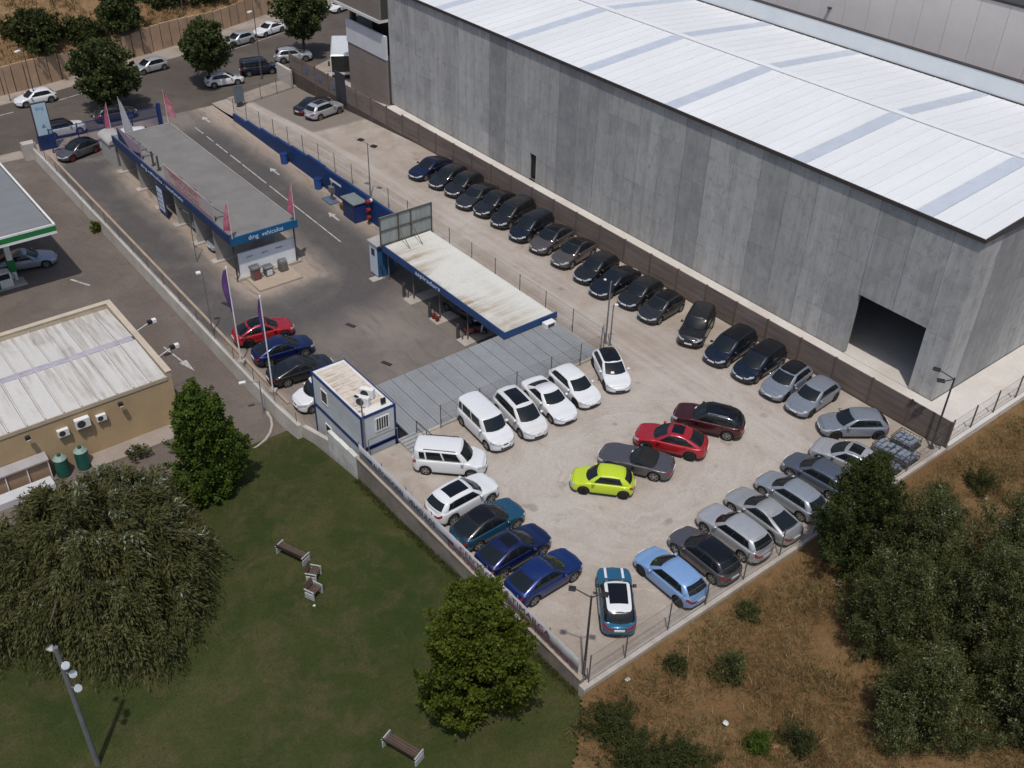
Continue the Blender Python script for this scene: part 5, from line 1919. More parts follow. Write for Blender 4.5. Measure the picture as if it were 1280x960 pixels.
# ------------------------------------------------------------------ metal cages and rubbish by the lot corner
CAGEM = pmat('cage_zinc', (0.34, 0.38, 0.44), 0.35, 0.15, 3, metal=0.6)
for i, (x, y, rz, lab) in enumerate(((-1.75, 28.0, 4, 'farthest from the kerb, beside the boundary wall'), (-0.95, 26.6, 3, 'at the kerb, second from the lamp post'),
                                      (-2.0, 26.4, 6, 'farther from kerb, in the near pair'), (-1.0, 24.9, 2, 'nearest the kerb and the silver crossover'))):
    e = empty('wire_cage_pallet', (x, y, 0.02), 'low wire cage pallet of shiny parts, ' + lab, 'cage', 'wire cages by the lamp post', R(rz))
    m = MB()
    for k in range(8):
        a = -0.7 + k * 0.2
        m.box(a - .012, a + .012, -0.62, -0.60, 0.1, 0.62)
        m.box(a - .012, a + .012, 0.60, 0.62, 0.1, 0.62)
    for k in range(7):
        a = -0.6 + k * 0.2
        m.box(-0.72, -0.70, a - .012, a + .012, 0.1, 0.62)
        m.box(0.70, 0.72, a - .012, a + .012, 0.1, 0.62)
    for z in (0.1, 0.36, 0.6):
        m.box(-0.73, 0.73, -0.63, -0.605, z, z + .03)
        m.box(-0.73, 0.73, 0.605, 0.63, z, z + .03)
        m.box(-0.73, -0.705, -0.6, 0.6, z, z + .03)
        m.box(0.705, 0.73, -0.6, 0.6, z, z + .03)
    m.build('wire_side', GALVD, e)
    m = MB()
    m.box(-0.75, 0.75, -0.65, 0.65, 0.0, 0.10)
    m.build('pallet_base', BLACKP, e)
    rr = random.Random(i + 3)
    for k in range(16):
        m = MB()
        a, b = -0.5 + (k % 4) * 0.31, -0.45 + (k // 4) * 0.29
        h = 0.45 + rr.uniform(0, 0.16)
        m.bbox(a - 0.12, a + 0.14, b - 0.11, b + 0.13, 0.1, h, 0.05)
        m.build('shiny_part', CAGEM, e)
PAPER = pmat('litter_white', (0.60, 0.60, 0.60), 0.8, 0.1, 3)


def litter(name, loc, s, label, mat=PAPER):
    m = MB()
    rr = random.Random(hash(loc) & 255)
    pts = [(rr.uniform(.6, 1) * s * math.cos(a), rr.uniform(.6, 1) * s * math.sin(a), rr.uniform(0, .25) * s) for a in [k * math.pi / 4 for k in range(8)]]
    m.add(pts + [(0, 0, s * 0.55)] + [(0, 0, -0.02)], [(k, (k + 1) % 8, 8) for k in range(8)] + [((k + 1) % 8, k, 9) for k in range(8)])
    o = m.build(name, mat, loc=loc)
    tag(o, label, 'litter')


litter('crumpled_paper', (6.1, 6.6, -0.22), 0.11, 'crumpled white paper lying alone in the dry field')
litter('plastic_bag', (5.2, 4.1, -0.22), 0.2, 'pale plastic bag caught in dry grass below the green shrub')
litter('cardboard_piece', (7.4, 5.0, -0.22), 0.3, 'tan cardboard piece at the bottom of the dry field', pmat('card_tan', (0.34, 0.20, 0.11), 0.8, 0.15, 2))
litter('paper_scrap', (0.75, 2.1, -0.12), 0.16, 'white paper scraps in the grass just below the lot kerb')
litter('stone', (-13.0, -7.1, zlawn(-13, -7.1)), 0.10, 'small white stone beside the lower park seat')
litter('stone', (-4.6, -5.9, zlawn(-4.6, -5.9)), 0.10, 'tiny pale pebble on the lawn left of the round tree', pmat('pebble', (0.4, 0.38, 0.34), 0.8, 0.15, 2))
# dark drain grates on the forecourt
for (x, y, lab) in ((-37.0, 9.3, 'nearer the red car'), (-31.2, 8.8, 'nearer the office containers'), (-45.0, 3.0, 'by the machine island')):
    e = empty('drain_grate', (x, y, zf(x) + 0.004), 'dark drain grate set in the forecourt, ' + lab, 'drain', 'drain grates of the forecourt', R(20))
    m = MB()
    m.box(-0.42, 0.42, -0.16, 0.16, 0.0, 0.02)
    m.build('frame', BLACKP, e)
    for k in range(4):
        m = MB()
        m.box(-0.36 + k * 0.19, -0.27 + k * 0.19, -0.13, 0.13, 0.021, 0.03)
        m.build('bar', GALVD, e)

# ------------------------------------------------------------------ far street retaining wall
RW = empty('street_retaining_wall', (-100, 10, -1.5), 'tan retaining wall with vertical joints along the far street side', 'wall')
pt = under(RW)
RWM = pmat('tan_wall', (0.36, 0.245, 0.16), 0.9, 0.15, 0.8, rnd=0.10, dirt=(0.22, 0.15, 0.10), dirt_amt=0.6)
y = -14.0
while y < 62:
    y2 = y + 1.35
    xa, xb = poly_y(RETWALL, y), poly_y(RETWALL, y2)
    top = 1.25 + 0.25 * math.sin(y * 0.35)
    m = MB()
    g = 0.05
    m.add([(xa, y + g, -1.8), (xb, y2 - g, -1.8), (xb - .3, y2 - g, -1.8), (xa - .3, y + g, -1.8), (xa - .15, y + g, top), (xb - .15, y2 - g, top), (xb - .45, y2 - g, top), (xa - .45, y + g, top)],
          [(4, 5, 6, 7), (0, 1, 5, 4), (1, 2, 6, 5), (2, 3, 7, 6), (3, 0, 4, 7)])
    pt('wall_panel', m, RWM)
    y = y2
m = MB()
yy = frange(-14, 62, 40)
for a, b in zip(yy, yy[1:]):
    xa, xb = poly_y(RETWALL, a) - 0.30, poly_y(RETWALL, b) - 0.30
    m.add([(xa, a, -1.8), (xb, b, -1.8), (xb - .1, b, 0.9), (xa - .1, a, 0.9)], [(0, 1, 2, 3)])
pt('joint_backing', m, DARKC)
# low lot street wall and gate stubs
m = MB()
m.box(-86.2, -83.0, 29.0, 29.3, -1.7, 0.3)
tag(m.build('street_corner_wall', pmat('corner_white', (0.48, 0.44, 0.40), 0.85, 0.15, 1)), 'short pale wall stub at the far lot corner', 'wall')
wire_fence('street_front_fence', 'low mesh fence along pavement between lot drive and street',
           [(poly_y(NEARP, y) + 0.15, y, -1.55) for y in (22.3, 24.5, 26.7, 28.9)], 1.7)

# ------------------------------------------------------------------ cars
CT = dict(
    hatch=dict(L=4.27, W=1.80, H=1.50, wb=2.68, fo=0.50, belt=0.95, nose=0.74, A0=.46, A1=.10, C1=-.70, C0=-.93, wr=.74, r=.33, q=1),
    small=dict(L=3.66, W=1.64, H=1.49, wb=2.30, fo=0.50, belt=0.96, nose=0.78, A0=.46, A1=.14, C1=-.66, C0=-.92, wr=.72, r=.30, q=0),
    suv=dict(L=4.45, W=1.86, H=1.64, wb=2.68, fo=0.52, belt=1.07, nose=0.92, A0=.42, A1=.12, C1=-.74, C0=-.94, wr=.76, r=.36, q=1),
    boxy=dict(L=4.45, W=1.86, H=1.72, wb=2.66, fo=0.48, belt=1.08, nose=0.97, A0=.40, A1=.18, C1=-.86, C0=-.95, wr=.80, r=.36, q=1),
    cross=dict(L=4.42, W=1.84, H=1.58, wb=2.70, fo=0.50, belt=1.02, nose=0.85, A0=.44, A1=.08, C1=-.48, C0=-.92, wr=.72, r=.35, q=1),
    mpv=dict(L=4.55, W=1.84, H=1.66, wb=2.76, fo=0.50, belt=1.00, nose=0.80, A0=.58, A1=.20, C1=-.80, C0=-.94, wr=.77, r=.33, q=1),
    van=dict(L=4.30, W=1.83, H=1.81, wb=2.70, fo=0.46, belt=1.12, nose=0.92, A0=.56, A1=.32, C1=-.93, C0=-.968, wr=.84, r=.32, q=1),
    sedan=dict(L=4.66, W=1.84, H=1.40, wb=2.78, fo=0.50, belt=0.92, nose=0.70, A0=.38, A1=.06, C1=-.36, C0=-.72, wr=.70, r=.33, q=0),
    fast=dict(L=4.70, W=1.84, H=1.45, wb=2.80, fo=0.50, belt=0.95, nose=0.72, A0=.42, A1=.08, C1=-.34, C0=-.88, wr=.70, r=.34, q=1),
    road=dict(L=4.47, W=1.90, H=1.30, wb=2.62, fo=0.55, belt=0.88, nose=0.70, A0=.14, A1=-.10, C1=-.36, C0=-.60, wr=.66, r=.35, q=0, soft=1),
    mini=dict(L=4.15, W=1.80, H=1.55, wb=2.60, fo=0.46, belt=1.04, nose=0.90, A0=.40, A1=.20, C1=-.76, C0=-.92, wr=.80, r=.34, q=1),
)


def smooth_tab(x, tab):
    if x <= tab[0][0]:
        return tab[0][1]
    for (a, za), (b, zb) in zip(tab, tab[1:]):
        if x <= b:
            t = (x - a) / (b - a)
            t = t * t * (3 - 2 * t)
            return za + (zb - za) * t
    return tab[-1][1]


def car_meshes(kind):
    P = CT[kind]
    L, W, H, belt, nose, r = P['L'], P['W'], P['H'], P['belt'], P['nose'], P['r']
    hl = L / 2
    xf = hl - P['fo'] - r
    xr = xf - P['wb']
    Ra = r + 0.055
    out = {}
    sill = 0.21 if kind not in ('suv', 'boxy', 'cross') else 0.27
    st = [hl * math.sin(math.pi / 2 * (i / 16)) for i in range(-16, 17)]
    st = [s for s in st if min(abs(s - xf), abs(s - xr)) > Ra * 1.06]
    for c in (xf, xr):
        st += [c + Ra * k for k in (-1.05, -.985, -.92, -.78, -.55, -.28, 0, .28, .55, .78, .92, .985, 1.05)]
    st = sorted(s for s in st if abs(s) <= hl)
    ts = [0, .10, .28, .50, .72, .88, .96, 1.0]
    ins = [.055, .02, .004, 0, .010, .028, .05, .085]
    exf = [.030, .012, .0, .002, .012, .028, .045, .075]
    exr = [.030, .008, .0, .004, .014, .024, .034, .050]

    def fw(x):
        u = abs(x) / hl
        p = 9 if x > 0 else 11
        return (1 - (u * 0.986) ** p) ** (1 / 3.2)

    trunk = kind in ('sedan', 'road')
    xa0, xc0 = P['A0'] * hl, P['C0'] * hl
    tail = belt - (0.02 if trunk else 0.10)
    deck_tab = [(-hl, tail - 0.10), (-hl * .95, tail), (xc0 if not trunk else -hl * .9, belt + (.02 if trunk else 0)), (xa0 - .3, belt), (xa0, belt - .01),
                (hl * .80, nose + .04), (hl * .94, nose), (hl, nose - .13)]
    if kind == 'road':
        deck_tab = [(-hl, .74), (-hl * .93, .86), (-hl * .5, .92), (xa0 - .2, .90), (xa0 + .1, .90), (hl * .75, .76), (hl * .94, .68), (hl, .56)]

    def zlow(x):
        z = sill + (0.05 if abs(x) > hl * .9 else 0)
        for c in (xf, xr):
            d = abs(x - c)
            if d < Ra:
                z = max(z, r + math.sqrt(max(Ra * Ra - d * d, 0)) - 0.01)
        return z

    cols = [1.0, .82, .5, 0]
    rows, pts, idx = len(ts), [], {}
    nst = len(st)

    def pos(i, k, side):
        x = st[i]
        zs = smooth_tab(x, deck_tab) - 0.04
        zl = zlow(x)
        t = ts[k]
        w = (W / 2) * fw(x) - ins[k]
        ex = (exf[k] if x > 0 else exr[k]) * (abs(x) / hl) ** 6
        return (x - math.copysign(ex, x), side * w, zl + (zs - zl) * t)

    def deck(i, s, side):
        x0, y0, z0 = pos(i, rows - 1, 1)
        return (x0, side * y0 * s, z0 + 0.045 * (1 - s * s) ** 0.8)

    body = MB()
    vid = {}

    def vi(key, p):
        if key not in vid:
            vid[key] = len(body.v)
            body.v.append(p)
        return vid[key]

    def face(f, mi=0):
        body.f.append(f)
        body.m.append(mi)

    for side in (-1, 1):
        for i in range(nst - 1):
            for k in range(rows - 1):
                q = [vi((i, k, side), pos(i, k, side)), vi((i + 1, k, side), pos(i + 1, k, side)), vi((i + 1, k + 1, side), pos(i + 1, k + 1, side)), vi((i, k + 1, side), pos(i, k + 1, side))]
                face(tuple(q if side < 0 else q[::-1]))
            for c in range(3):
                def dk(ii, cc):
                    if cc == 0:
                        return vi((ii, rows - 1, side), pos(ii, rows - 1, side))
                    if cols[cc] == 0:
                        return vi((ii, 'c'), deck(ii, 0, side))
                    return vi((ii, 'd', cc, side), deck(ii, cols[cc], side))
                q = [dk(i, c), dk(i + 1, c), dk(i + 1, c + 1), dk(i, c + 1)]
                face(tuple(q if side < 0 else q[::-1]))
    # end caps
    fr = (-1, -.72, -.36, 0, .36, .72, 1)

    def cappt(i, k, f):
        x, y, z = pos(i, k, 1)
        bul = 0.05 * (1 - f * f)
        return (x + math.copysign(bul, x), y * f, z + (0.045 * (1 - f * f) ** .8 if k == rows - 1 else 0))

    def cv(i, k, c):
        f = fr[c]
        if abs(f) == 1:
            return vi((i, k, int(f)), pos(i, k, int(f)))
        return vi((i, k, 'cap', c), cappt(i, k, f))

    for i in (0, nst - 1):
        for k in range(rows - 1):
            for c in range(6):
                q = [cv(i, k, c), cv(i, k, c + 1), cv(i, k + 1, c + 1), cv(i, k + 1, c)]
                face(tuple(q if i == nst - 1 else q[::-1]))
        # close cap top to deck
        top = [cv(i, rows - 1, c) for c in range(7)]
        dk_ = [vi((i, rows - 1, -1), None)] + [vi((i, 'd', 1, -1), None), vi((i, 'd', 2, -1), None), vi((i, 'c'), None), vi((i, 'd', 2, 1), None), vi((i, 'd', 1, 1), None)] + [vi((i, rows - 1, 1), None)]
        for c in range(6):
            q = [top[c], top[c + 1], dk_[c + 1], dk_[c]]
            q2 = []
            for a in q:
                if a not in q2:
                    q2.append(a)
            if len(q2) > 2:
                face(tuple(q2 if i == nst - 1 else q2[::-1]))
    out['body'] = body.mesh('body', [None], True)

    def patch(name, cells, off, caps=()):
        """surface piece lifted off the body along x/y outward"""
        m = MB()
        for (i, k, side) in cells:
            q = [pos(i, k, side), pos(i + 1, k, side), pos(i + 1, k + 1, side), pos(i, k + 1, side)]
            q = [(x + math.copysign(off, x) * (abs(x) / hl > .93), y + side * off, z) for x, y, z in q]
            m.add(q, [(0, 1, 2, 3) if side < 0 else (3, 2, 1, 0)])
        for (i, k, c) in caps:
            q = [(cappt(i, kk, fr[cc]) if abs(fr[cc]) < 1 else pos(i, kk, int(fr[cc]))) for kk, cc in ((k, c), (k, c + 1), (k + 1, c + 1), (k + 1, c))]
            q = [(x + math.copysign(off * 1.5, x), y, z) for x, y, z in q]
            m.add(q, [(0, 1, 2, 3) if i > 0 else (3, 2, 1, 0)])
        return m.mesh(name, [None], False)

    nf = nst - 1
    fstat = [i for i in range(nst - 1) if st[i] > hl - 0.40]
    rstat = [i for i in range(nst - 1) if st[i + 1] < -hl + 0.26]
    for side, s in ((-1, 'r'), (1, 'l')):
        co = (0,) if side < 0 else (5,)
        out['headlight_' + s] = patch('headlight', [(i, k, side) for i in fstat for k in (4, 5)], 0.008, [(nf, k, c) for c in co for k in (4, 5)])
        out['taillight_' + s] = patch('taillight', [(i, k, side) for i in rstat for k in (4, 5)], 0.008, [(0, k, c) for c in co for k in (4, 5)])
    out['grille'] = patch('grille', [], 0.008, [(nf, k, c) for k in (1, 2) for c in (1, 2, 3, 4)] + [(nf, 4, c) for c in (2, 3)])
    out['rear_trim'] = patch('rear_trim', [], 0.008, [(0, k, c) for k in (0, 1) for c in range(6)])
    for side, s in ((-1, 'r'), (1, 'l')):
        out['sill_trim_' + s] = patch('sill_trim', [(i, 0, side) for i in range(nst - 1)], 0.006)
    m = MB()
    xn = hl + 0.055
    m.box(xn - 0.02, xn + 0.012, -.26, .26, .44, .55)
    out['plate_front'] = m.mesh('number_plate', [None])
    m = MB()
    m.box(-xn - 0.012, -xn + 0.02, -.26, .26, .62, .73)
    out['plate_rear'] = m.mesh('number_plate', [None])
    m = MB()
    m.box(-hl + .12, hl - .12, -W / 2 + .26, W / 2 - .26, .20, .60)
    m.box(xr + r + .08, xf - r - .08, -W / 2 + .06, W / 2 - .06, .20, .5)
    out['underbody'] = m.mesh('underbody', [None])
    # --- cabin
    xa1, xc1 = P['A1'] * hl, P['C1'] * hl
    wb2, wr2 = W / 2 - 0.085, W / 2 * P['wr']
    bz = belt - 0.035
    arc = 0.03 if kind == 'van' else (0.10 if kind in ('cross', 'fast', 'road', 'sedan') else 0.07)
    loop = []          # (xb, yb, xr, yr)
    loop.append((xa0 + .16, 0, xa1 + .06, 0))
    loop.append((xa0 + .11, .45 * wb2, xa1 + .04, .48 * wr2))
    loop.append((xa0 - .06, .84 * wb2, xa1 - .02, .88 * wr2))
    loop.append((xa0 - .20, .95 * wb2, xa1 - .12, .97 * wr2))
    sb0, sr0 = xa0 - .30, xa1 - .18
    sb1, sr1 = xc0 + .34, xc1 + .20
    for f in (0, .04, .40, .44, .80, .84, .97, 1.0) if P['q'] else (0, .04, .48, .52, .90, .93, .97, 1.0):
        loop.append((sb0 + (sb1 - sb0) * f, wb2 * (1 - .02 * f * f), sr0 + (sr1 - sr0) * f, wr2 * (1 - .05 * f * f)))
    loop.append((xc0 + .16, .93 * wb2, xc1 + .09, .90 * wr2))
    loop.append((xc0 + .05, .80 * wb2, xc1 + .02, .80 * wr2))
    loop.append((xc0 - .03, .42 * wb2, xc1 - .03, .42 * wr2))
    loop.append((xc0 - .05, 0, xc1 - .04, 0))
    nl = len(loop)
    tr = [0, .10, .35, .62, .86, .95, 1.0]

    def cp(j, k, side, off=0.0):
        xb, yb, xr_, yr = loop[j]
        t = tr[k] if isinstance(k, int) else k
        bulge = 0.030 * math.sin(math.pi * t)
        x = xb + (xr_ - xb) * t
        y = yb + (yr - yb) * t
        rt = max(0, (t - .9) / .1)
        cx = (xa0 + xc0) / 2
        sgn = 1 if j < 4 else (-1 if j > 11 else 0)
        sl = 1 if 3 <= j <= 12 else (abs(y) / wb2) * .5
        y = y + (bulge + off) * sl - 0.035 * rt * rt * sl
        x = x + (bulge + off) * sgn - 0.03 * rt * rt * sgn
        z = bz + (H - 0.055 - bz) * (t ** 0.94)
        xm_, hw_ = (xa1 + xc1) / 2 + 0.12, (xa1 - xc1) / 2
        z -= arc * t * min(1.2, ((xr_ - xm_) / hw_) ** 2)
        if sgn:
            z += off * 0.6
        return (x, side * y, z)

    cab = MB()
    cid = {}

    def ci(j, k, side):
        if loop[j][1] == 0:
            side = 1
        key = (j, k, side)
        if key not in cid:
            cid[key] = len(cab.v)
            cab.v.append(cp(j, k, side))
        return cid[key]

    for side in (-1, 1):
        for j in range(nl - 1):
            for k in range(len(tr) - 1):
                q = [ci(j, k, side), ci(j + 1, k, side), ci(j + 1, k + 1, side), ci(j, k + 1, side)]
                cab.f.append(tuple(q if side > 0 else q[::-1]))
                cab.m.append(0)

    def roofp(j, s, side, off=0.0):
        x, y, z = cp(j, len(tr) - 1, side)
        crown = 0.06 * (1 - s * s)
        ef = min(1.0, min(j, nl - 1 - j) / 3.0)
        return (x, y * s, z + crown * (0.45 + .55 * ef) + off)

    rc = [1, .8, .45, 0]
    rid = {}

    def ri(j, c, side):
        if c == 0:
            return ci(j, len(tr) - 1, side)
        if loop[j][1] == 0:
            return ci(j, len(tr) - 1, 1)
        key = (j, c, side if rc[c] else 1)
        if key not in rid:
            rid[key] = len(cab.v)
            cab.v.append(roofp(j, rc[c], side))
        return rid[key]

    for side in (-1, 1):
        for j in range(nl - 1):
            for c in range(3):
                q = [ri(j, c, side), ri(j + 1, c, side), ri(j + 1, c + 1, side), ri(j, c + 1, side)]
                q2 = []
                for a in q:
                    if a not in q2:
                        q2.append(a)
                if len(q2) > 2:
                    cab.f.append(tuple(q2 if side > 0 else q2[::-1]))
                    cab.m.append(0)
    out['cabin'] = cab.mesh('cabin', [None], True)

    def glass(name, js, sides, t0, t1, off=0.007, smooth=True, shrink=0.0):
        m = MB()
        n = 5
        for side in sides:
            for j in js:
                for k in range(n):
                    a, b = t0 + (t1 - t0) * k / n, t0 + (t1 - t0) * (k + 1) / n
                    q = [cp(j, a, side, off), cp(j + 1, a, side, off), cp(j + 1, b, side, off), cp(j, b, side, off)]
                    m.add(q, [(0, 1, 2, 3) if side > 0 else (3, 2, 1, 0)])
        me = m.mesh(name, [None], smooth)
        bm = bmesh.new()
        bm.from_mesh(me)
        bmesh.ops.remove_doubles(bm, verts=bm.verts, dist=0.0005)
        bm.to_mesh(me)
        bm.free()
        return me

    out['windshield'] = glass('windshield', (0, 1), (-1, 1), .05, .95)
    m = MB()
    q = [cp(0, .14, -1, .012), cp(1, .14, -1, .012), cp(1, .30, -1, .012), cp(0, .30, -1, .012)]
    c0, c1 = [Vector(v) for v in q[:2]], [Vector(v) for v in q[2:]]
    qq = [c0[0].lerp(c0[1], .35), c0[0].lerp(c0[1], .95), c1[1].lerp(c1[0], .95), c1[1].lerp(c1[0], .35)]
    m.add(qq, [(3, 2, 1, 0)])
    out['price_sheet'] = m.mesh('price_sheet', [None])
    out['rear_window'] = glass('rear_window', (nl - 3, nl - 2), (-1, 1), .12 if trunk else .16, .92)
    for side, s in ((-1, 'r'), (1, 'l')):
        out['side_window_f' + s] = glass('side_window', (5,), (side,), .10, .88)
        out['side_window_b' + s] = glass('side_window', (7,), (side,), .10, .88)
        out['quarter_' + s] = glass('quarter_window', (9,), (side,), .14, .84)
        if kind == 'small':
            out['side_window_f' + s] = glass('side_window', (5, 6, 7), (side,), .10, .86)
        for jj in (4, 6, 8):
            out['pillar_%s%d' % (s, jj)] = glass('pillar_trim', (jj,), (side,), .10, .88, 0.005)
        m = MB()
        yb = side * (W / 2 + 0.03)
        xm = xa0 - .36
        ya, yc = sorted((yb - side * 0.07, yb + side * 0.12))
        m.bbox(xm - .07, xm + .09, ya, yc, belt - .01, belt + .12, .035)
        out['mirror_' + s] = m.mesh('mirror', [None], True)

    def roofpanel(j0, j1, smax):
        m = MB()
        ss = [-smax, -smax * .5, 0, smax * .5, smax]
        for j in range(j0, j1):
            for a, b in zip(ss, ss[1:]):
                q = [roofp(j, abs(a), 1 if a >= 0 else -1, .006), roofp(j + 1, abs(a), 1 if a >= 0 else -1, .006),
                     roofp(j + 1, abs(b), 1 if b >= 0 else -1, .006), roofp(j, abs(b), 1 if b >= 0 else -1, .006)]
                m.add(q, [(0, 1, 2, 3)])
        return m.mesh('roof_panel', [None], True)

    out['roof_full'] = roofpanel(1, nl - 2, .93)
    out['roof_pano'] = roofpanel(3, 9, .72)
    out['roof_sun'] = roofpanel(4, 9, .70)
    out['roof_frame'] = roofpanel(1, nl - 2, .96)
    for side, s in ((-1, 'r'), (1, 'l')):
        m = MB()
        a = roofp(5, .97, side, .05)
        b = roofp(9, .97, side, .05)
        m.bar(a, b, .022, 6)
        for p in (a, b):
            m.bar((p[0], p[1], p[2] - .06), p, .022, 6)
        out['rail_' + s] = m.mesh('roof_rail', [None])
    # bonnet stripes
    for side, s in ((-1, 'r'), (1, 'l')):
        m = MB()
        idxs = [i for i in range(nst) if st[i] > xa0 + .22]
        for i, i2 in zip(idxs, idxs[1:]):
            def sp(ii, s_):
                x0, y0, z0 = pos(ii, rows - 1, 1)
                yy = s_ * W / 2
                f = min(abs(yy) / max(y0, .1), 1)
                return (x0, side * yy, z0 + .045 * (1 - f * f) ** .8 + .012)
            q = [sp(i, .42), sp(i2, .42), sp(i2, .56), sp(i, .56)]
            m.add(q, [(0, 1, 2, 3) if side > 0 else (3, 2, 1, 0)])
        out['stripe_' + s] = m.mesh('bonnet_stripe', [None])
    # wheels
    tw = .21
    prof = [(r * .70, -tw / 2), (r * .93, -tw / 2), (r, -tw / 2 + .03), (r, tw / 2 - .03), (r * .93, tw / 2), (r * .70, tw / 2)]
    n = 22
    m = MB()
    vs = [(rad * math.cos(2 * math.pi * i / n), yy, rad * math.sin(2 * math.pi * i / n)) for i in range(n) for rad, yy in prof]
    np_ = len(prof)
    fs = []
    for i in range(n):
        for k in range(np_ - 1):
            fs.append((i * np_ + k, ((i + 1) % n) * np_ + k, ((i + 1) % n) * np_ + k + 1, i * np_ + k + 1))
    m.add(vs, fs)
    out['wheel'] = m.mesh('wheel', [RUBBER], True)
    m = MB()
    for yy, mi in ((-tw / 2 + .05, 1), (tw / 2 - .05, 1)):
        m.add([(r * .71 * math.cos(2 * math.pi * i / n), yy, r * .71 * math.sin(2 * math.pi * i / n)) for i in range(n)], [tuple(range(n)) if yy < 0 else tuple(range(n))[::-1]], mi)
    for yy in (-tw / 2 + .012, tw / 2 - .012):
        vs, fs = [], []
        for i in range(n):
            a = 2 * math.pi * i / n
            vs += [(r * .72 * math.cos(a), yy, r * .72 * math.sin(a)), (r * .60 * math.cos(a), yy, r * .60 * math.sin(a))]
        for i in range(n):
            a, b = 2 * i, 2 * ((i + 1) % n)
            fs.append((a, b, b + 1, a + 1))
        m.add(vs, fs)
        for i in range(5):
            a = 2 * math.pi * i / 5
            ca, sa = math.cos(a), math.sin(a)
            def rp(rad, off):
                return (rad * ca - off * sa, yy, rad * sa + off * ca)
            m.add([rp(0, -.05), rp(r * .62, -.030), rp(r * .62, .030), rp(0, .05)], [(0, 1, 2, 3)])
    out['rim'] = m
    out['rim_l'] = m.mesh('rim', [ALLOY, DALLOY])
    m.m = [1] * len(m.f)
    out['rim_d'] = m.mesh('rim', [ALLOY, DALLOY])
    out['wheels'] = [(xf, W / 2 - tw / 2 - .015, r), (xf, -W / 2 + tw / 2 + .015, r), (xr, W / 2 - tw / 2 - .015, r), (xr, -W / 2 + tw / 2 + .015, r)]
    out['P'] = P
    return out


CMESH = {}
SOFT = pmat('soft_top', (0.012, 0.012, 0.013), 0.9, 0.2, 3)


def put_car(kind, x, y, z, hd, pm, label, group, sz=1.0, sheet_=False, roof=None, rails=False, stripes=None, rim='l', cabin=None, trim=True, sx=1.0, name='parked_car', tilt=0.0, roofmat=None, cat='car', mirror=None):
    if kind not in CMESH:
        CMESH[kind] = car_meshes(kind)
    Cm = CMESH[kind]
    e = empty(name, (x, y, z), label, cat, group, R(hd))
    e.rotation_euler = (0, tilt, R(hd))
    e.scale = (sx, 1, sz)

    def part(nm, me, mat, parent=e):
        o = bpy.data.objects.new(nm, me)
        COL.objects.link(o)
        o.parent = parent
        if mat is not None:
            o.material_slots[0].link = 'OBJECT'
            o.material_slots[0].material = mat
        return o
    soft = Cm['P'].get('soft')
    part('body', Cm['body'], pm)
    cb = part('cabin', Cm['cabin'], SOFT if soft else (cabin or pm))
    part('windshield', Cm['windshield'], GLASS)
    if not soft:
        part('rear_window', Cm['rear_window'], GLASS)
    for s in 'rl':
        part('side_window', Cm['side_window_f' + s], GLASS)
        if not soft:
            if kind != 'small':
                part('side_window', Cm['side_window_b' + s], GLASS)
            if Cm['P']['q']:
                part('quarter_window', Cm['quarter_' + s], GLASS)
            for jj in ((4, 8) if kind == 'small' else (4, 6, 8)):
                part('pillar_trim', Cm['pillar_%s%d' % (s, jj)], pm if kind == 'van' else BLACKP)
        part('headlight', Cm['headlight_' + s], HEADL)
        part('taillight', Cm['taillight_' + s], TAILL)
        part('mirror', Cm['mirror_' + s], mirror or pm)
        if rails:
            part('roof_rail', Cm['rail_' + s], rails if rails is not True else BLACKP)
        if stripes:
            part('bonnet_stripe', Cm['stripe_' + s], stripes)
    if sheet_:
        part('price_sheet', Cm['price_sheet'], PLATE)
    part('grille', Cm['grille'], BLACKP)
    part('number_plate', Cm['plate_front'], PLATE)
    part('number_plate', Cm['plate_rear'], PLATE)
    part('underbody', Cm['underbody'], BLACKP)
    part('rear_bumper_trim', Cm['rear_trim'], BLACKP)
    if trim:
        part('sill_trim', Cm['sill_trim_r'], BLACKP)
        part('sill_trim', Cm['sill_trim_l'], BLACKP)
    if roof:
        rp_ = part('roof_panel', Cm['roof_' + ('full' if roof == 'frame' else roof)], roofmat or GLASSR)
        if roof == 'frame':
            sp_ = part('sunroof', Cm['roof_sun'], GLASSR, rp_)
            sp_.location = (0, 0, 0.006)
    for (wx, wy, wz) in Cm['wheels']:
        wl = part('wheel', Cm['wheel'], None)
        wl.location = (wx, wy, wz)
        rm = part('rim', Cm['rim_' + rim], None, wl)
    return e


pb = paint
BLK = pb('black', (0.008, 0.008, 0.009), 0.0, 0.25)
BLKB = pb('blue_black', (0.005, 0.007, 0.016), 0.2, 0.25)
DBLU = pb('navy', (0.005, 0.009, 0.042), 0.3, 0.25)
NVY2 = pb('deep_navy', (0.005, 0.011, 0.026), 0.3, 0.25)
ANTH = pb('anthracite', (0.030, 0.031, 0.033), 0.4, 0.3)
BRNG = pb('brown_grey', (0.115, 0.100, 0.095), 0.5, 0.3)
GREY = pb('blue_grey', (0.185, 0.21, 0.25), 0.2, 0.3)
GRYD = pb('slate', (0.095, 0.115, 0.155), 0.4, 0.3)
SILV = pb('silver', (0.46, 0.47, 0.485), 0.45, 0.3)
SILB = pb('silver_blue', (0.33, 0.36, 0.40), 0.45, 0.3)
SILW = pb('warm_silver', (0.40, 0.405, 0.41), 0.45, 0.3)
LBLU = pb('light_blue', (0.20, 0.345, 0.60), 0.2, 0.3)
MBLU = pb('mini_blue', (0.020, 0.135, 0.24), 0.4, 0.25)
BLUE = pb('royal_blue', (0.006, 0.026, 0.135), 0.4, 0.25)
BLU2 = pb('dark_blue', (0.005, 0.013, 0.072), 0.4, 0.25)
TEAL = pb('teal', (0.014, 0.085, 0.155), 0.4, 0.25)
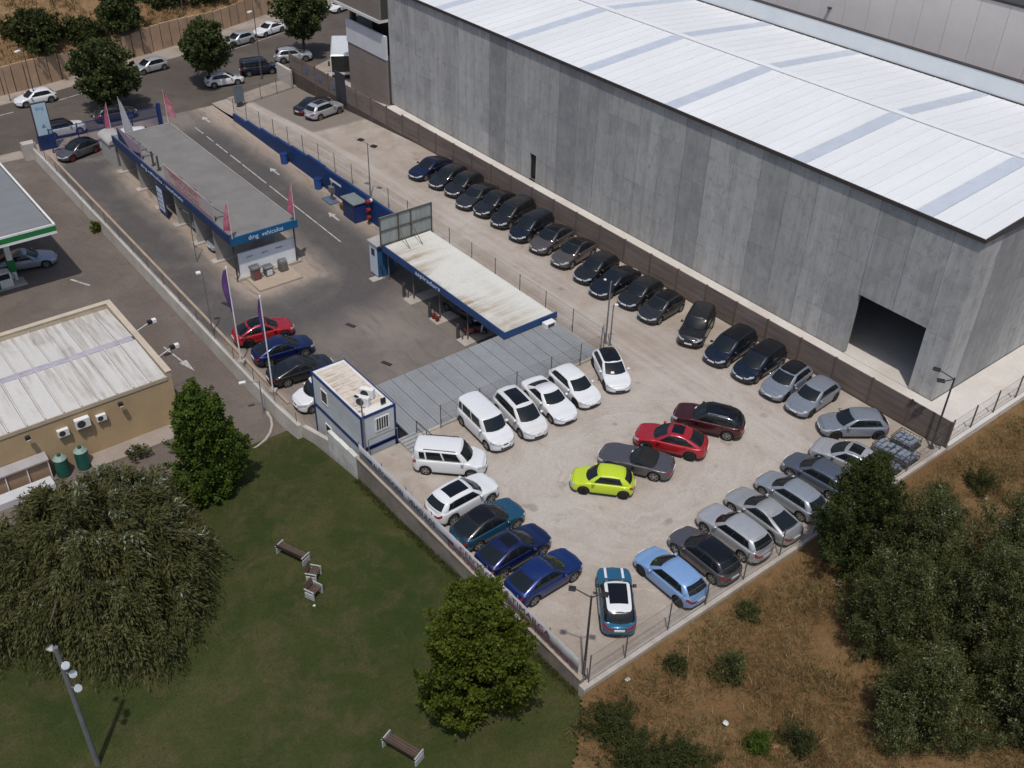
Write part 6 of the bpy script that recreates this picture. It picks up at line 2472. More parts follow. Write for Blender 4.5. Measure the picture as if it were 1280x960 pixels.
WHT = pb('white', (0.67, 0.68, 0.69), 0.0, 0.3)
WHTP = pb('pearl_white', (0.62, 0.62, 0.62), 0.0, 0.3)
LIME = pb('lime', (0.47, 0.60, 0.012), 0.0, 0.3)
RED = pb('red', (0.36, 0.008, 0.018), 0.2, 0.25)
DRED = pb('maroon', (0.060, 0.010, 0.012), 0.4, 0.25)
GUN = pb('gunmetal', (0.105, 0.100, 0.110), 0.5, 0.3)
CHR = pmat('chrome', (0.55, 0.55, 0.56), 0.2, 0.05, 3, metal=0.9)

G1 = 'dark cars parked along the brown boundary wall'
ROW = [
    ('fast', -51.68, 26.75, -78, DBLU, 'dark blue low car, first of the wall row nearest the street', {}),
    ('hatch', -49.08, 26.95, -76, BLK, 'black hatchback, second in the wall row from the street end', dict(sz=.96)),
    ('hatch', -46.92, 27.10, -74, BLK, 'black hatchback, third in the wall row from the street end', dict(sx=.97, sz=1.03)),
    ('fast', -44.45, 26.75, -74, ANTH, 'dark anthracite low car, fourth in the wall row from street end', {}),
    ('cross', -42.29, 27.00, -75, BLK, 'black crossover, fifth in the wall row, just before the tall people carrier', {}),
    ('mpv', -39.90, 27.15, -76, BLK, 'tall black people carrier, sixth in the wall row from the street end', dict(sx=1.04)),
    ('mpv', -37.05, 26.85, -77, BLKB, 'blue black people carrier, seventh in wall row after the tallest one', {}),
    ('cross', -34.43, 26.85, -78, BRNG, 'brown grey crossover with chrome window line, farther one of the pair', dict(roof='full', rails=CHR, cabin=ANTH)),
    ('cross', -31.65, 26.80, -78, BRNG, 'brown grey crossover with chrome window line, nearer one of the pair', dict(roof='full', rails=CHR, cabin=ANTH)),
    ('hatch', -28.75, 26.60, -79, BLK, 'black hatchback in wall row, next after the brown grey pair', dict(sz=1.04)),
    ('fast', -26.40, 26.40, -83, BLKB, 'blue black coupe saloon in wall row behind the service pole', dict(sheet_=True)),
    ('hatch', -24.00, 26.75, -81, BLK, 'black compact car in wall row beside the dark grey hatchback', dict(sx=.95)),
    ('hatch', -21.65, 26.60, -83, ANTH, 'dark grey small hatchback in wall row beside the gap', dict(sx=.94, roof='full')),
    ('boxy', -18.25, 26.75, -62, BLK, 'black boxy off-roader parked askew alone in the wall row', dict(rails=True)),
    ('mpv', -15.05, 26.75, -83, NVY2, 'dark navy people carrier, farther one of the two by the askew off-roader', dict(roof='full')),
    ('mpv', -12.58, 26.90, -84, NVY2, 'dark navy people carrier, nearer one, beside the blue grey hatchbacks', dict(roof='full')),
    ('hatch', -10.12, 26.75, -83, GREY, 'blue grey hatchback with black roof in the wall row', dict(roof='full', rim='d')),
    ('hatch', -7.95, 26.75, -86, GREY, 'blue grey hatchback with body coloured roof in the wall row', dict(rim='d')),
    ('hatch', -4.58, 26.45, -126, GREY, 'blue grey hatchback parked sideways beside the wire cages', dict(rim='d')),
]
for k, x, y, h, p_, lab, kw in ROW:
    put_car(k, x, y, zlot(x), h, p_, lab, G1, **kw)
G2 = 'silver and pale cars backed to the field kerb'
for k, x, y, h, p_, lab, kw in [
    ('cross', -2.65, 23.35, -165, SILV, 'silver crossover with black glass roof beside the wire cages', dict(roof='pano', rails=CHR)),
    ('hatch', -2.85, 20.75, -174, GRYD, 'slate blue car partly under the dark tree at the field kerb', {}),
    ('hatch', -2.70, 18.10, -178, SILB, 'silver blue hatchback half hidden by the dark tree', dict(sz=.96)),
    ('fast', -2.56, 15.55, 179.5, SILW, 'silver fastback saloon just left of the dark tree', {}),
    ('suv', -2.52, 13.10, -179, SILV, 'bright silver sport utility between the fastback and black roofed hatchback', dict(sheet_=True)),
    ('hatch', -2.40, 10.62, 179.5, GUN, 'grey hatchback with black roof at the field kerb', dict(roof='full', cabin=BLK)),
    ('hatch', -2.38, 8.05, 180, LBLU, 'light sky blue hatchback at the field kerb', dict(rim='d')),
    ('mini', -2.85, 4.60, 142, MBLU, 'teal blue compact with white roof and white bonnet stripes', dict(roof='frame', roofmat=WHT, stripes=WHT, cabin=BLK, mirror=BLK)),
]:
    put_car(k, x, y, 0, h, p_, lab, G2, **kw)
G3 = 'cars backed to the lawn banner'
for k, x, y, h, p_, lab, kw in [
    ('cross', -6.28, 2.72, 91, BLUE, 'royal blue crossover nearest the lot corner at the banner', {}),
    ('cross', -8.70, 2.62, 91.5, BLU2, 'dark blue crossover with black front roof, middle of the banner row', dict(roof='sun')),
    ('cross', -11.15, 2.77, 91.5, TEAL, 'teal crossover with black glass roof at the banner', dict(roof='full', cabin=BLK)),
    ('suv', -13.62, 2.84, 92.5, WHT, 'white sport utility with black sunroof panel at the banner', dict(roof='sun')),
    ('van', -16.75, 4.2, 46, WHT, 'white leisure van with roof rails parked askew by the containers', dict(rails=True)),
]:
    put_car(k, x, y, 0, h, p_, lab, G3, **kw)
G4 = 'white cars backed to the grey shed roof'
for k, x, y, h, p_, lab, kw in [
    ('van', -18.15, 7.85, -4, WHT, 'white leisure van nearest the containers in the white row', dict(sx=1.05)),
    ('mpv', -17.80, 10.3, -7, WHTP, 'white people carrier with long black glass roof', dict(roof='pano')),
    ('sedan', -17.90, 12.75, -6.5, WHT, 'white saloon with black rear window in the white row', {}),
    ('hatch', -18.05, 15.05, -6, WHT, 'white hatchback in the white row beside the saloon', dict(rim='d', sz=.96)),
    ('hatch', -17.95, 18.20, -26, WHT, 'white hatchback with black roof at the service poles', dict(sheet_=True, roof='full', rim='d')),
]:
    put_car(k, x, y, 0, h, p_, lab, G4, **kw)
G5 = 'cars shown in the middle of the lot'
for k, x, y, h, p_, lab, kw in [
    ('small', -10.0, 10.2, -137, LIME, 'lime green small hatchback in the middle of the lot', dict(rim='d')),
    ('road', -10.2, 13.1, -148, GUN, 'gunmetal convertible with black soft top in the lot middle', dict(sheet_=True)),
    ('cross', -10.25, 16.05, -147, RED, 'bright red crossover with black roof front in the lot middle', dict(roof='sun', rim='d')),
    ('suv', -10.25, 19.38, -148, DRED, 'dark maroon sport utility with black roof in the lot middle', dict(sheet_=True, roof='full', rails=CHR, cabin=BLK)),
]:
    put_car(k, x, y, 0, h, p_, lab, G5, **kw)
G6 = 'cars on the wash forecourt'
for k, x, y, h, p_, lab, kw in [
    ('cross', -39.25, 3.25, 80, RED, 'red crossover with black roof on the forecourt by the flagpole', dict(roof='full', rails=CHR, rim='d')),
    ('cross', -36.3, 3.3, 83, BLU2, 'navy crossover on forecourt between the red and black cars', {}),
    ('fast', -33.5, 3.15, 84, BLK, 'black saloon on the forecourt next to the office containers', {}),
    ('van', -30.0, 3.05, -90, WHT, 'white van hidden partly behind the office containers', {}),
    ('hatch', -53.3, 7.6, -90, SILW, 'silver car washing in the bay nearest the white screen', {}),
    ('hatch', -57.1, 8.0, -90, SILW, 'silver car in the second wash bay from the white screen', {}),
    ('hatch', -77.7, 3.2, -71, GUN, 'grey hatchback with red wheels by the blue street gate', dict(roof='full', cabin=BLK)),
    ('mpv', -77.0, 9.2, 70, WHT, 'white car behind the wash beside the blue gate', {}),
    ('hatch', -33.2, 17.4, 5, BLKB, 'dark car in shade under the vacuum canopy', {}),
]:
    put_car(k, x, y, zf(x), h, p_, lab, G6, **kw)
for o in bpy.data.objects:
    if o.parent and o.parent.get('label', '').startswith('grey hatchback with red wheels') and o.name.startswith('wheel'):
        for c in o.children:
            c.material_slots[0].link = 'OBJECT'
            c.material_slots[0].material = pmat('rim_red', (0.35, 0.02, 0.03), 0.4, 0.1, 3)
G7 = 'two cars at the street end of the lot'
put_car('sedan', -74.2, 27.05, zlot(-74.2), 106, BLK, 'black saloon behind the silver car at lot street end', G7, tilt=-0.06)
put_car('suv', -71.65, 26.95, zlot(-71.65), 103, SILV, 'silver sport utility with sunroof at the lot street end', G7, roof='sun', tilt=0.0)
G8 = 'cars parked along the street'
for k, x, y, h, p_, lab, kw in [
    ('hatch', -94.0, 4.3, -88, WHT, 'white hatchback at the far kerb on the left', {}),
    ('hatch', -96.9, 18.2, -82, SILV, 'silver hatchback at the far kerb between two street trees', {}),
    ('hatch', -100.2, 31.0, -78, SILV, 'silver hatchback at far kerb beside the tall street lamp', {}),
    ('fast', -102.0, 36.2, -74, WHT, 'white saloon at the far kerb left of the largest street tree', {}),
    ('hatch', -104.1, 43.5, -72, SILB, 'grey car glimpsed behind the largest street tree', {}),
    ('hatch', -106.0, 49.0, -72, WHT, 'white car at the top beside the brown panel building', {}),
    ('van', -89.2, 28.2, 76, NVY2, 'dark blue van at the near kerb by the tall street lamp', {}),
    ('suv', -90.9, 33.6, 72, SILV, 'silver estate at near kerb under the largest street tree', dict(rails=True)),
    ('hatch', -88.0, 23.3, 80, WHTP, 'white hatchback at the near kerb under the middle street tree', {}),
    ('mini', -83.75, 3.9, 88, WHTP, 'cream compact with black roof beside the totem sign', dict(roof='full', cabin=BLK)),
    ('hatch', -84.9, 9.6, 86, ANTH, 'dark car in shade under the left street tree', {}),
]:
    put_car(k, x, y, -1.62, h, p_, lab, G8, **kw)
put_car('fast', -59.3, -7.55, zf(-59.3) - .02, 76, SILB, 'silver blue saloon filling up under the petrol canopy', None)

# white coach in the yard
CO = empty('white_coach', (-84.6, 36.6, -1.5), 'white minibus with large black windscreen parked in the yard', 'minibus', None, R(-31))
m = MB()
Lc, Wc, Hc = 7.2, 2.2, 2.9
m.bbox(-Lc / 2, Lc / 2, -Wc / 2, Wc / 2, 0.35, Hc, 0.12)
m.build('body', WHT, CO)
m = MB()
m.box(Lc / 2 + .002, Lc / 2 + .03, -Wc / 2 + .08, Wc / 2 - .08, 0.95, Hc - .15)
m.build('windscreen', GLASS, CO)
m = MB()
m.box(Lc / 2 + .002, Lc / 2 + .06, -Wc / 2 + .02, Wc / 2 - .02, 0.35, 0.6)
m.build('bumper', BLACKP, CO)
m = MB()
m.box(Lc / 2 + .061, Lc / 2 + .075, -.3, .3, 0.66, 0.8)
m.build('number_plate', PLATE, CO)
for s in (-1, 1):
    for k in range(4):
        m = MB()
        y0 = s * (Wc / 2 + .012)
        x0 = -3.3 + k * 1.6
        m.box(x0, x0 + 1.4, min(y0, y0 - s * .02), max(y0, y0 - s * .02), 1.5, 2.5)
        m.build('side_window', GLASS, CO)
    m = MB()
    y0 = s * (Wc / 2 + .2)
    m.bbox(Lc / 2 - .1, Lc / 2 + .15, y0 - .1, y0 + .1, 1.7, 2.2, .03)
    m.build('mirror', BLACKP, CO)
    for x in (-2.2, 2.3):
        m = MB()
        a, b = s * (Wc / 2 - .25), s * (Wc / 2 + .01)
        m.bar((x, a, .42), (x, b, .42), .42, 20)
        wo = m.build('wheel', RUBBER, CO)
        m = MB()
        m.bar((x, b, .42), (x, b + s * .01, .42), .24, 14)
        m.build('rim', ALLOY, wo)
    m = MB()
    m.box(Lc / 2 + .002, Lc / 2 + .035, s * .75 - .2, s * .75 + .2, .68, .9)
    m.build('headlight', HEADL, CO)

# ------------------------------------------------------------------ plants
BARK = pmat('bark', (0.075, 0.058, 0.045), 0.9, 0.3, 3, bmp=0.4)


def leaf_cloud(name, centers, dirs, size, aspect, tint, mat, parent, fold=0.25, kind=None):
    """one mesh of many small bent leaves (numpy); centers Nx3, dirs Nx3 leaf axes, size N"""
    n = len(centers)
    d = dirs / (np.linalg.norm(dirs, axis=1, keepdims=True) + 1e-9)
    rnd = RNG.normal(size=(n, 3))
    s = np.cross(d, rnd)
    s /= (np.linalg.norm(s, axis=1, keepdims=True) + 1e-9)
    nn = np.cross(d, s)
    L = size[:, None]
    W = L * aspect * 0.5
    p0 = centers - d * L * 0.5
    p2 = centers + d * L * 0.5
    mid = centers + nn * W * fold
    p1 = mid + s * W
    p3 = mid - s * W
    v = np.stack([p0, p1, p2, p3], axis=1).reshape(-1, 3)
    me = bpy.data.meshes.new(name)
    me.vertices.add(4 * n)
    me.vertices.foreach_set('co', v.astype(np.float32).ravel())
    idx = np.arange(4 * n).reshape(-1, 4)
    tri = np.stack([idx[:, [0, 1, 2]], idx[:, [0, 2, 3]]], axis=1).reshape(-1, 3)
    me.loops.add(6 * n)
    me.loops.foreach_set('vertex_index', tri.astype(np.int32).ravel())
    me.polygons.add(2 * n)
    me.polygons.foreach_set('loop_start', (np.arange(2 * n) * 3).astype(np.int32))
    at = me.attributes.new('tint', 'FLOAT', 'POINT')
    at.data.foreach_set('value', np.repeat(tint, 4).astype(np.float32))
    me.materials.append(mat)
    me.update(calc_edges=True)
    o = link(name, me, parent)
    if kind:
        o['kind'] = kind
    return o


def clump_points(cs, rs, per, flat=0.85, shell=0.55):
    """points on and inside the clumps, denser near each clump surface"""
    k = len(cs)
    n = k * per
    u = RNG.normal(size=(n, 3))
    u /= np.linalg.norm(u, axis=1, keepdims=True)
    rad = (shell + (1 - shell) * RNG.random(n)) ** 0.7
    R_ = np.repeat(rs, per)
    p = np.repeat(cs, per, axis=0) + u * (rad * R_)[:, None] * np.array([1, 1, flat])
    return p, u


def tree(name, loc, H, trunk_h, rad, label, mat, nclump=60, per=420, leaf=0.16, aspect=0.6, group=None, profile='round', seed=1, clump_r=(0.45, 0.9),
         cat='tree', up=0.4, trunk_r=0.16, squash=1.0, lean=(0, 0), stretch=1.5, lobes=0.22):
    """crown of many short leafy shoots that point outward and up, spread unevenly through the crown volume"""
    global RNG
    RNG = np.random.default_rng(seed)
    e = empty(name, loc, label, cat, group)
    ch = H - trunk_h
    cs, rs, ax = [], [], []
    gap = RNG.normal(size=(9, 3))
    gap /= np.linalg.norm(gap, axis=1, keepdims=True)
    tries = 0
    while len(cs) < nclump and tries < 40000:
        tries += 1
        t = RNG.random()
        if profile == 'round':
            rr = math.sqrt(max(0, 1 - (2 * t - 1) ** 2)) ** 0.8
        elif profile == 'cone':
            rr = (1 - t) ** 0.62 * min(1, t * 5 + 0.35)
        elif profile == 'dome':
            rr = math.sqrt(max(0, 1 - t * t)) ** 0.9
        else:
            rr = (1 - t) ** 0.42 * min(1, t * 3 + 0.45)
        a = RNG.random() * 2 * math.pi
        q = RNG.random() ** 0.42
        wob = 1 + lobes * math.sin(3 * a + seed + 2.5 * t) + 0.6 * lobes * math.sin(5 * a + 2 * seed + t * 7)
        u = np.array([math.cos(a) * q, math.sin(a) * q, 2 * t - 1])
        u /= np.linalg.norm(u) + 1e-6
        if q > 0.7 and np.max(gap @ u) > 0.955:
            continue
        r = rad * rr * q * wob * 0.84
        cr_ = RNG.uniform(*clump_r)
        c = np.array([r * math.cos(a) + lean[0] * t, r * math.sin(a) * squash + lean[1] * t, trunk_h + ch * t * 0.93])
        d = np.array([math.cos(a) * (0.25 + 0.6 * q), math.sin(a) * (0.25 + 0.6 * q), up + 0.35 * t]) + RNG.normal(size=3) * 0.28
        cs.append(c)
        rs.append(cr_)
        ax.append(d / np.linalg.norm(d))
    cs, rs, ax = np.array(cs), np.array(rs), np.array(ax)
    n = len(cs) * per
    s_ = RNG.uniform(-1, 1, n)
    R_ = np.repeat(rs, per)
    A_ = np.repeat(ax, per, axis=0)
    g = RNG.normal(size=(n, 3))
    g -= A_ * np.sum(g * A_, axis=1, keepdims=True)
    width = (1 - 0.55 * (s_ * 0.5 + 0.5)) * 0.42
    p = np.repeat(cs, per, axis=0) + A_ * (s_ * R_ * stretch * 0.8)[:, None] + g * (R_ * width)[:, None]
    p[:, 2] = np.maximum(p[:, 2], 0.05)
    d = g * 0.7 + A_ * 0.8 + RNG.normal(size=(n, 3)) * 0.5
    tint = np.clip(np.repeat(RNG.random(len(cs)), per) * 0.55 + RNG.random(n) * 0.5, 0, 1)
    leaf_cloud('crown', p, d, leaf * RNG.uniform(0.6, 1.3, n), aspect, tint, mat, e)
    m = MB()
    m.tube([(0, 0, -0.3), (0.03, 0.02, trunk_h * 0.6), (0, 0, trunk_h + ch * 0.25), (lean[0] * .6, lean[1] * .6, trunk_h + ch * 0.75)],
           [trunk_r * 1.25, trunk_r, trunk_r * 0.75, trunk_r * 0.25], 8)
    for c in cs[::max(1, len(cs) // 22)]:
        zb = min(trunk_h + ch * 0.3, max(trunk_h * 0.8, c[2] - 0.8))
        mid = (c[0] * 0.5, c[1] * 0.5, (zb + c[2]) / 2 + 0.1)
        m.tube([(0, 0, zb), mid, tuple(c)], [trunk_r * 0.45, trunk_r * 0.28, trunk_r * 0.1], 5)
    m.build('trunk', BARK, e, True)
    return e


MAPLE = leafmat('maple_leaf', (0.042, 0.072, 0.012), (0.105, 0.150, 0.024), trans=0.28)
MAPLE2 = leafmat('lime_leaf', (0.046, 0.068, 0.009), (0.125, 0.150, 0.020), trans=0.3)
STREETL = leafmat('street_leaf', (0.036, 0.052, 0.017), (0.085, 0.104, 0.036), trans=0.2)
DARKL = leafmat('dark_leaf', (0.030, 0.044, 0.012), (0.070, 0.086, 0.026), trans=0.22)
POPL = leafmat('poplar_leaf', (0.040, 0.052, 0.016), (0.118, 0.126, 0.046), (0.24, 0.245, 0.145), trans=0.22)
WILL = leafmat('willow_leaf', (0.046, 0.050, 0.016), (0.120, 0.120, 0.046), (0.30, 0.33, 0.25), trans=0.22)
OLEA = leafmat('oleander_leaf', (0.032, 0.042, 0.016), (0.075, 0.085, 0.036), (0.45, 0.18, 0.21), trans=0.2)
SCRUB = leafmat('scrub_leaf', (0.028, 0.040, 0.012), (0.070, 0.078, 0.024), trans=0.2)

tree('maple_tree', (-25.3, -7.2, -2.0), 7.9, 0.3, 2.75, 'broad spired bright green tree on lawn beside the yellow shop', MAPLE, 420, 130, 0.16, 0.75, None, 'ovate', 3, (0.26, 0.5), up=1.2, stretch=1.9)
tree('round_tree', (-2.75, -4.4, -0.75), 7.7, 0.3, 2.85, 'fresh green tree on lawn in front of the banner', MAPLE2, 620, 120, 0.15, 0.75, None, 'round', 5, (0.25, 0.5), up=0.9, stretch=1.8, lobes=0.3)
# street trees
tree('street_tree', (-91.3, 35.3, -1.6), 8.3, 2.8, 3.3, 'largest dark street tree, near the minibus yard', STREETL, 260, 80, 0.32, 0.7, 'street trees', 'round', 8, (0.45, 0.8))
tree('street_tree', (-88.2, 21.7, -1.6), 7.2, 2.3, 2.9, 'dark street tree, the middle one of three', STREETL, 230, 80, 0.32, 0.7, 'street trees', 'round', 9, (0.45, 0.8))
tree('street_tree', (-87.6, 10.0, -1.6), 7.2, 1.6, 3.6, 'dark street tree on the left behind the blue gate', STREETL, 280, 80, 0.32, 0.7, 'street trees', 'round', 10, (0.45, 0.8))
# slope shrubs beyond the retaining wall
for i, (y, t, H, r_, lab) in enumerate(((7.0, 2.6, 3.6, 3.4, 'big rounded shrub above the retaining wall at far left'),
                                        (17.5, 1.6, 6.2, 2.9, 'tall dark tree above the retaining wall behind the silver car'),
                                        (12.5, 2.0, 1.7, 2.0, 'low shrub above the retaining wall between two larger ones'),
                                        (24.0, 4.2, 3.6, 2.6, 'shrub overhanging the retaining wall near the top edge'),
                                        (29.5, 3.5, 4.6, 3.6, 'dense shrub above wall beside the bare street lamp pole'),
                                        (35.0, 3.0, 4.6, 3.4, 'dense shrub above wall behind the white saloon'),
                                        (40.5, 3.0, 4.2, 3.2, 'dense shrub above wall behind the largest street tree'),
                                        (49.0, 0.8, 3.6, 2.8, 'green shrub by the wall at the top near the brown building'),
                                        (-1.5, 15, 2.4, 3.0, 'dark shrub high on the slope at the top left corner'))):
    x = poly_y(RETWALL, y) - t - 0.4
    tree('slope_shrub', (x, y + t * 0.3, zhill(t, y) - 0.2), H, 0.3, r_, lab, STREETL if i % 2 else SCRUB, 200, 75, 0.34, 0.7, 'shrubs on the slope', 'dome', 20 + i, (0.45, 0.8), 'shrub')
# dark dense trees at the field side
tree('dark_field_tree', (2.3, 16.9, -0.3), 7.8, 0.3, 3.3, 'dark green tree leaning over the field kerb and the silver cars', DARKL, 560, 110, 0.13, 0.5, None, 'ovate', 31, (0.28, 0.5), up=0.8)
for i, (x, y, H, r_, lab) in enumerate(((5.6, 17.6, 7.0, 3.1, 'grey green poplar thicket tree, back left beside the dark tree'),
                                        (8.6, 21.0, 6.8, 3.4, 'grey green poplar thicket tree, back right near the rubble path'),
                                        (6.6, 13.8, 6.2, 2.9, 'grey green poplar thicket tree, front left by the dry grass'),
                                        (9.8, 16.6, 7.4, 3.6, 'grey green poplar thicket tree, in the middle of the thicket'),
                                        (10.6, 10.9, 5.0, 3.0, 'grey green poplar thicket tree, lowest at the bottom edge'),
                                        (13.4, 14.6, 6.4, 3.4, 'grey green poplar thicket tree, at the bottom right corner'),
                                        (12.4, 19.6, 7.0, 3.4, 'grey green poplar thicket tree, at the right edge'))):
    tree('poplar_tree', (x, y, -0.4), H, 0.2, r_, lab, POPL, 460, 95, 0.13, 0.42, 'poplar thicket trees', 'ovate', 40 + i, (0.30, 0.55), up=1.1, trunk_r=0.1, stretch=2.0)
tree('oleander_shrub', (11.6, 23.4, -0.4), 3.2, 0.2, 1.8, 'pink flowering shrub at the right picture edge', OLEA, 120, 100, 0.15, 0.4, None, 'dome', 60, (0.25, 0.45), 'shrub', 0.8, 0.06)
for i, (x, y, H, r_, m_, lab) in enumerate(((3.4, 6.3, 1.8, 1.0, POPL, 'pale green young shrub alone in the middle of dry field'),
                                            (1.7, 4.4, 0.9, 0.5, SCRUB, 'small dark bush in dry grass near the lot kerb'),
                                            (7.0, 4.2, 0.9, 0.6, MAPLE, 'small green spiky bush at the bottom of the dry field'),
                                            (8.0, 5.6, 1.2, 0.9, SCRUB, 'dark bush at the bottom edge below the cardboard'),
                                            (3.2, 28.4, 1.4, 1.0, SCRUB, 'dark bush in the dry grass right of the kerb corner'),
                                            (2.4, 25.6, 1.0, 1.0, POPL, 'straggly grey green bush below the wire cages'),
                                            (1.5, 9.9, 0.6, 0.7, POPL, 'low grey weed clump along kerb near the sky blue car'),
                                            (2.2, -0.4, 0.8, 1.5, SCRUB, 'dark bramble mound, upper one where lawn meets dry field'),
                                            (4.0, -0.6, 0.9, 1.7, SCRUB, 'dark bramble mound, middle one where lawn meets dry field'),
                                            (5.6, 0.9, 0.8, 1.6, SCRUB, 'dark bramble mound, lowest one where lawn meets dry field'))):
    tree('field_bush', (x, y, zdry(x, max(y, 0)) - 0.05), H, 0.08, r_, lab, m_, 60 if r_ < 1.2 else 150, 75, 0.10, 0.45, 'bushes in the dry field', 'dome', 70 + i, (0.16, 0.32), 'bush', 0.8, 0.03, stretch=1.8)
tree('wall_weed', (-61.9, -0.95, -1.95), 0.9, 0.1, 0.45, 'bright green weed growing at the foot of the boundary wall', MAPLE2, 20, 60, 0.14, 0.5, None, 'dome', 85, (0.15, 0.3), 'weed', 0.6, 0.02)
tree('path_weed', (-31.6, -9.3, -2.3), 0.7, 0.05, 0.8, 'dry green weed patch at foot of the ochre wall', POPL, 24, 60, 0.12, 0.5, None, 'dome', 86, (0.15, 0.3), 'weed', 0.6, 0.02)

# weeping willow: hanging strands over a dome of limbs
RNG = np.random.default_rng(90)
WX, WY, WZ_ = -20.2, -15.4, -1.5
e = empty('willow_tree', (WX, WY, WZ_), 'huge grey green weeping willow filling the lawn on the left', 'tree')
NBU, SPB, per = 200, 44, 13
bc, bt = [], []
while len(bc) < NBU:
    a = RNG.random() * 2 * math.pi
    q = RNG.random() ** 0.5
    lump = 1 + 0.14 * math.sin(3 * a + 1) + 0.10 * math.sin(5 * a + 2)
    r = 5.5 * q * lump
    top = 6.2 * math.sqrt(max(0.05, 1 - (q * 0.9) ** 2)) * (1 + 0.12 * math.sin(5 * a + 6 * q))
    z = top * (1 - 0.45 * RNG.random() ** 1.5)
    c = np.array([r * math.cos(a), r * math.sin(a), max(1.0, z)])
    if any(np.linalg.norm((c - b) * np.array([1, 1, 0.8])) < 0.5 for b in bc):
        continue
    bc.append(c)
    bt.append(RNG.random())
bc, bt = np.array(bc), np.array(bt)
S = NBU * SPB
cen = np.repeat(bc, SPB, axis=0)
out0 = cen * np.array([1, 1, 0])
out0 /= np.linalg.norm(out0, axis=1, keepdims=True) + 1e-6
sp = RNG.normal(size=(S, 3)) * np.array([1, 1, 0.35])
sp /= np.linalg.norm(sp, axis=1, keepdims=True)
hd_ = out0 * 0.55 + sp * 0.75
ln = RNG.uniform(0.8, 1.9, S)
bright = np.repeat(bt, SPB)
pts, dirs, tint = [], [], []
for k in range(per):
    t = (k + 0.5) / per
    p = cen + hd_ * (ln * 0.75 * t)[:, None] + np.array([0, 0, 1.0]) * ((0.55 * np.sin(np.pi * min(t * 1.3, 1)) - 1.15 * t ** 1.7) * ln)[:, None]
    p = p + RNG.normal(size=(S, 3)) * 0.045
    dd = hd_ * 0.8 + np.array([0, 0, 0.9 - 2.6 * t]) + RNG.normal(size=(S, 3)) * 0.38
    keep = p[:, 2] > 0.08
    pts.append(p[keep])
    dirs.append(dd[keep])
    tint.append(np.clip(bright[keep] * 0.45 + RNG.random(keep.sum()) * 0.42 + 0.22 * (1 - t), 0, 1))
pts, dirs, tint = np.concatenate(pts), np.concatenate(dirs), np.concatenate(tint)
leaf_cloud('crown', pts, dirs, RNG.uniform(0.16, 0.36, len(pts)), 0.26, tint, WILL, e)
m = MB()
m.tube([(0, 0, -0.4), (0.1, 0, 1.2), (0.0, 0.1, 2.2)], [0.55, 0.42, 0.36], 10)
for k in range(14):
    an = 2 * math.pi * k / 14 + 0.2
    q = 2.0 + 2.4 * ((k * 7) % 5) / 5
    m.tube([(0, 0.1, 1.9 + 0.1 * (k % 3)), (q * .5 * math.cos(an), q * .5 * math.sin(an), 3.6), (q * math.cos(an), q * math.sin(an), 4.4), (q * 1.3 * math.cos(an), q * 1.3 * math.sin(an), 4.0)],
           [0.22, 0.14, 0.08, 0.03], 6)
m.build('trunk', BARK, e, True)


# ground cover
def tufts(name, xy, zf_, blade, spread, nb, mat, lean=0.6, asp=0.11):
    n = len(xy)
    z = np.array([zf_(float(x), float(y)) for x, y in xy])
    base = np.column_stack([xy, z])
    base = np.repeat(base, nb, axis=0)
    m_ = len(base)
    d = RNG.normal(size=(m_, 3)) * np.array([lean, lean, 0.15]) + np.array([0, 0, 1.0])
    size = blade * RNG.uniform(0.5, 1.3, m_)
    d /= np.linalg.norm(d, axis=1, keepdims=True)
    c = base + d * (size * 0.45)[:, None] + RNG.normal(size=(m_, 3)) * np.array([spread, spread, 0])
    tint = np.clip(np.repeat(RNG.random(n), nb) * 0.7 + RNG.random(m_) * 0.4, 0, 1)
    o = leaf_cloud(name, c, d, size, asp, tint, mat, None, 0.4)
    return tag(o, kind='stuff')


DRYG = leafmat('dry_grass', (0.110, 0.072, 0.030), (0.285, 0.200, 0.090), (0.36, 0.27, 0.14), trans=0.2, scale=0.30)
RNG = np.random.default_rng(101)
N = 75000
xy = np.column_stack([0.25 + 26 * RNG.random(N) ** 0.8, -2.3 + 50 * RNG.random(N)])
cl = np.sin(xy[:, 0] * 0.9 + 1.2 * np.sin(xy[:, 1] * 0.5)) + np.sin(xy[:, 1] * 0.8 + xy[:, 0] * 0.3) + RNG.normal(size=N) * 0.8
xy = xy[(cl > -0.7) & (xy[:, 0] > 0.45 + 0.5 * RNG.random(N))]
o = tufts('dry_grass', xy, zdry, 0.40, 0.13, 6, DRYG, 0.8, 0.055)
o['label'] = 'straw coloured dry grass over the field beside the lot'
N = 2600
cx_ = np.column_stack([0.6 + 22 * RNG.random(90), -1 + 42 * RNG.random(90)])
pick = RNG.integers(0, 90, N)
xy = cx_[pick] + RNG.normal(size=(N, 2)) * 0.45
xy = xy[xy[:, 0] > 0.5]
o = tufts('tall_straw', xy, zdry, 0.75, 0.10, 7, DRYG, 0.55, 0.04)
o['label'] = 'taller clumps of straw standing in the dry field'
N = 9000
xy = np.column_stack([0.4 + 20 * RNG.random(N), -2 + 40 * RNG.random(N)])
cl = np.sin(xy[:, 0] * 1.3 + 2 * np.sin(xy[:, 1] * 0.35)) + np.sin(xy[:, 1] * 1.1 - xy[:, 0] * 0.5 + 1)
xy = xy[(cl + RNG.normal(size=N) * 0.25 > 0.9) & (xy[:, 0] > 0.6)]
o = tufts('green_weeds', xy, zdry, 0.30, 0.14, 7, POPL, 0.9, 0.10)
o['label'] = 'grey green weeds between the dry grass of the field'
LAWNG = leafmat('lawn_grass', (0.036, 0.052, 0.012), (0.076, 0.084, 0.024), (0.14, 0.10, 0.05), trans=0.2, scale=0.25)
N = 70000
xy = np.column_stack([-28 + 36 * RNG.random(N), -26 + 25.8 * RNG.random(N)])
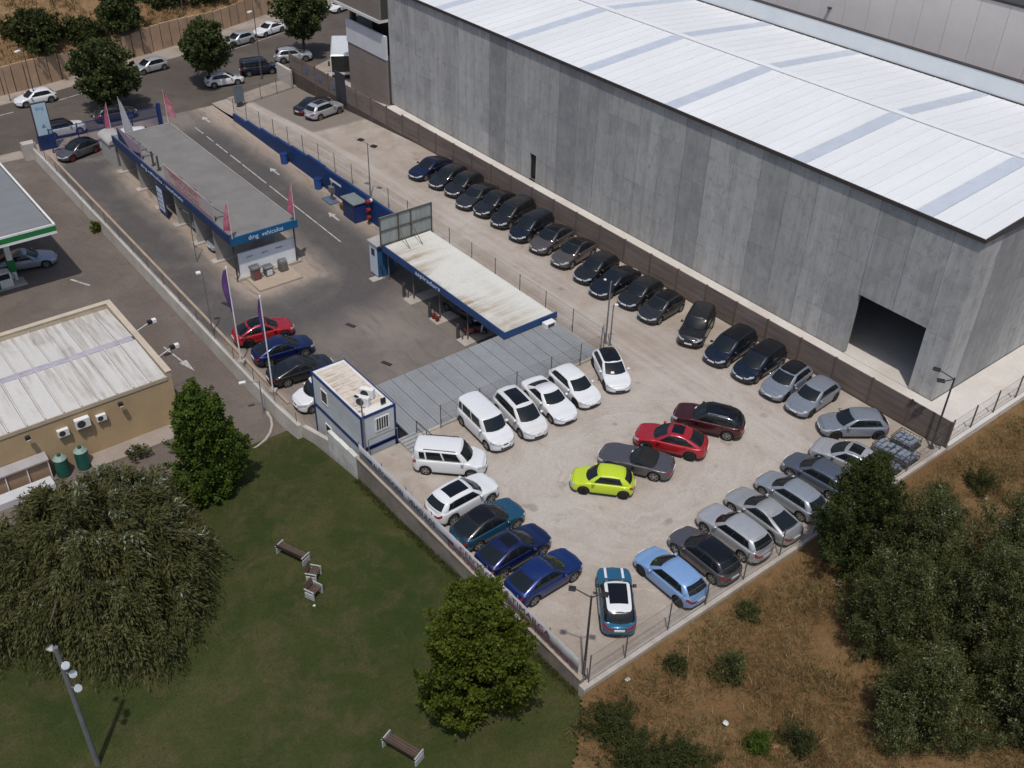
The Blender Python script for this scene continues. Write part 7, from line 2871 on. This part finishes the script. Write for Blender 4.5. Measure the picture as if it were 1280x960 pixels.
xy = xy[xy[:, 0] < -0.95 * xy[:, 1] - 0.1]
o = tufts('lawn_grass', xy, zlawn, 0.09, 0.12, 4, LAWNG, 0.8)
o['label'] = 'short worn grass of the lawn'
N = 9000
t_ = 0.3 + 24 * RNG.random(N)
yy = -14 + 74 * RNG.random(N)
hx = np.array([poly_y(RETWALL, float(b)) for b in yy]) - 0.3 - t_
keep = (np.sin(t_ * 0.9) + np.sin(yy * 0.6 + t_ * 0.3) + RNG.normal(size=N)) > -0.5
hxy = np.column_stack([hx, yy + t_ * 0.3])
zz = np.array([zhill(float(a_), float(b_)) for a_, b_ in zip(t_, yy)])
zmap = {(float(p[0]), float(p[1])): float(z) for p, z in zip(hxy, zz)}
o = tufts('hill_grass', hxy[keep], lambda x, y: zmap[(x, y)], 0.75, 0.2, 6, DRYG, 0.8)
o['label'] = 'dry grass and scrub over the hillside'
# grass fringe along the lawn wall
N = 1500
xy = np.column_stack([-20.3 + 20 * RNG.random(N), -0.08 - 0.35 * RNG.random(N) ** 2])
o = tufts('wall_fringe_grass', xy, zlawn, 0.22, 0.05, 4, LAWNG, 0.6)
o['label'] = 'longer grass fringe at the foot of the banner wall'
# rubble path at the right edge
e = empty('rubble_heap', (6.6, 27.0, -0.4), 'heap of pale broken rubble at the right picture edge', 'rubble')
RUB = pmat('rubble', (0.34, 0.31, 0.30), 0.9, 0.2, 2, rnd=0.2)
rr = random.Random(4)
for k in range(40):
    s = rr.uniform(0.12, 0.32)
    x, y = rr.gauss(0, 0.9), rr.gauss(0, 1.1)
    m = MB()
    q = [(rr.uniform(.6, 1) * s * math.cos(a_), rr.uniform(.6, 1) * s * math.sin(a_), rr.uniform(-.1, .35) * s) for a_ in [j * math.pi / 3 for j in range(6)]]
    m.add(q + [(0, 0, s * .8), (0, 0, -s * .4)], [(j, (j + 1) % 6, 6) for j in range(6)] + [((j + 1) % 6, j, 7) for j in range(6)])
    m.build('stone', RUB, e, loc=(x, y, 0.1 + max(0, 0.3 - 0.2 * math.hypot(x, y))))
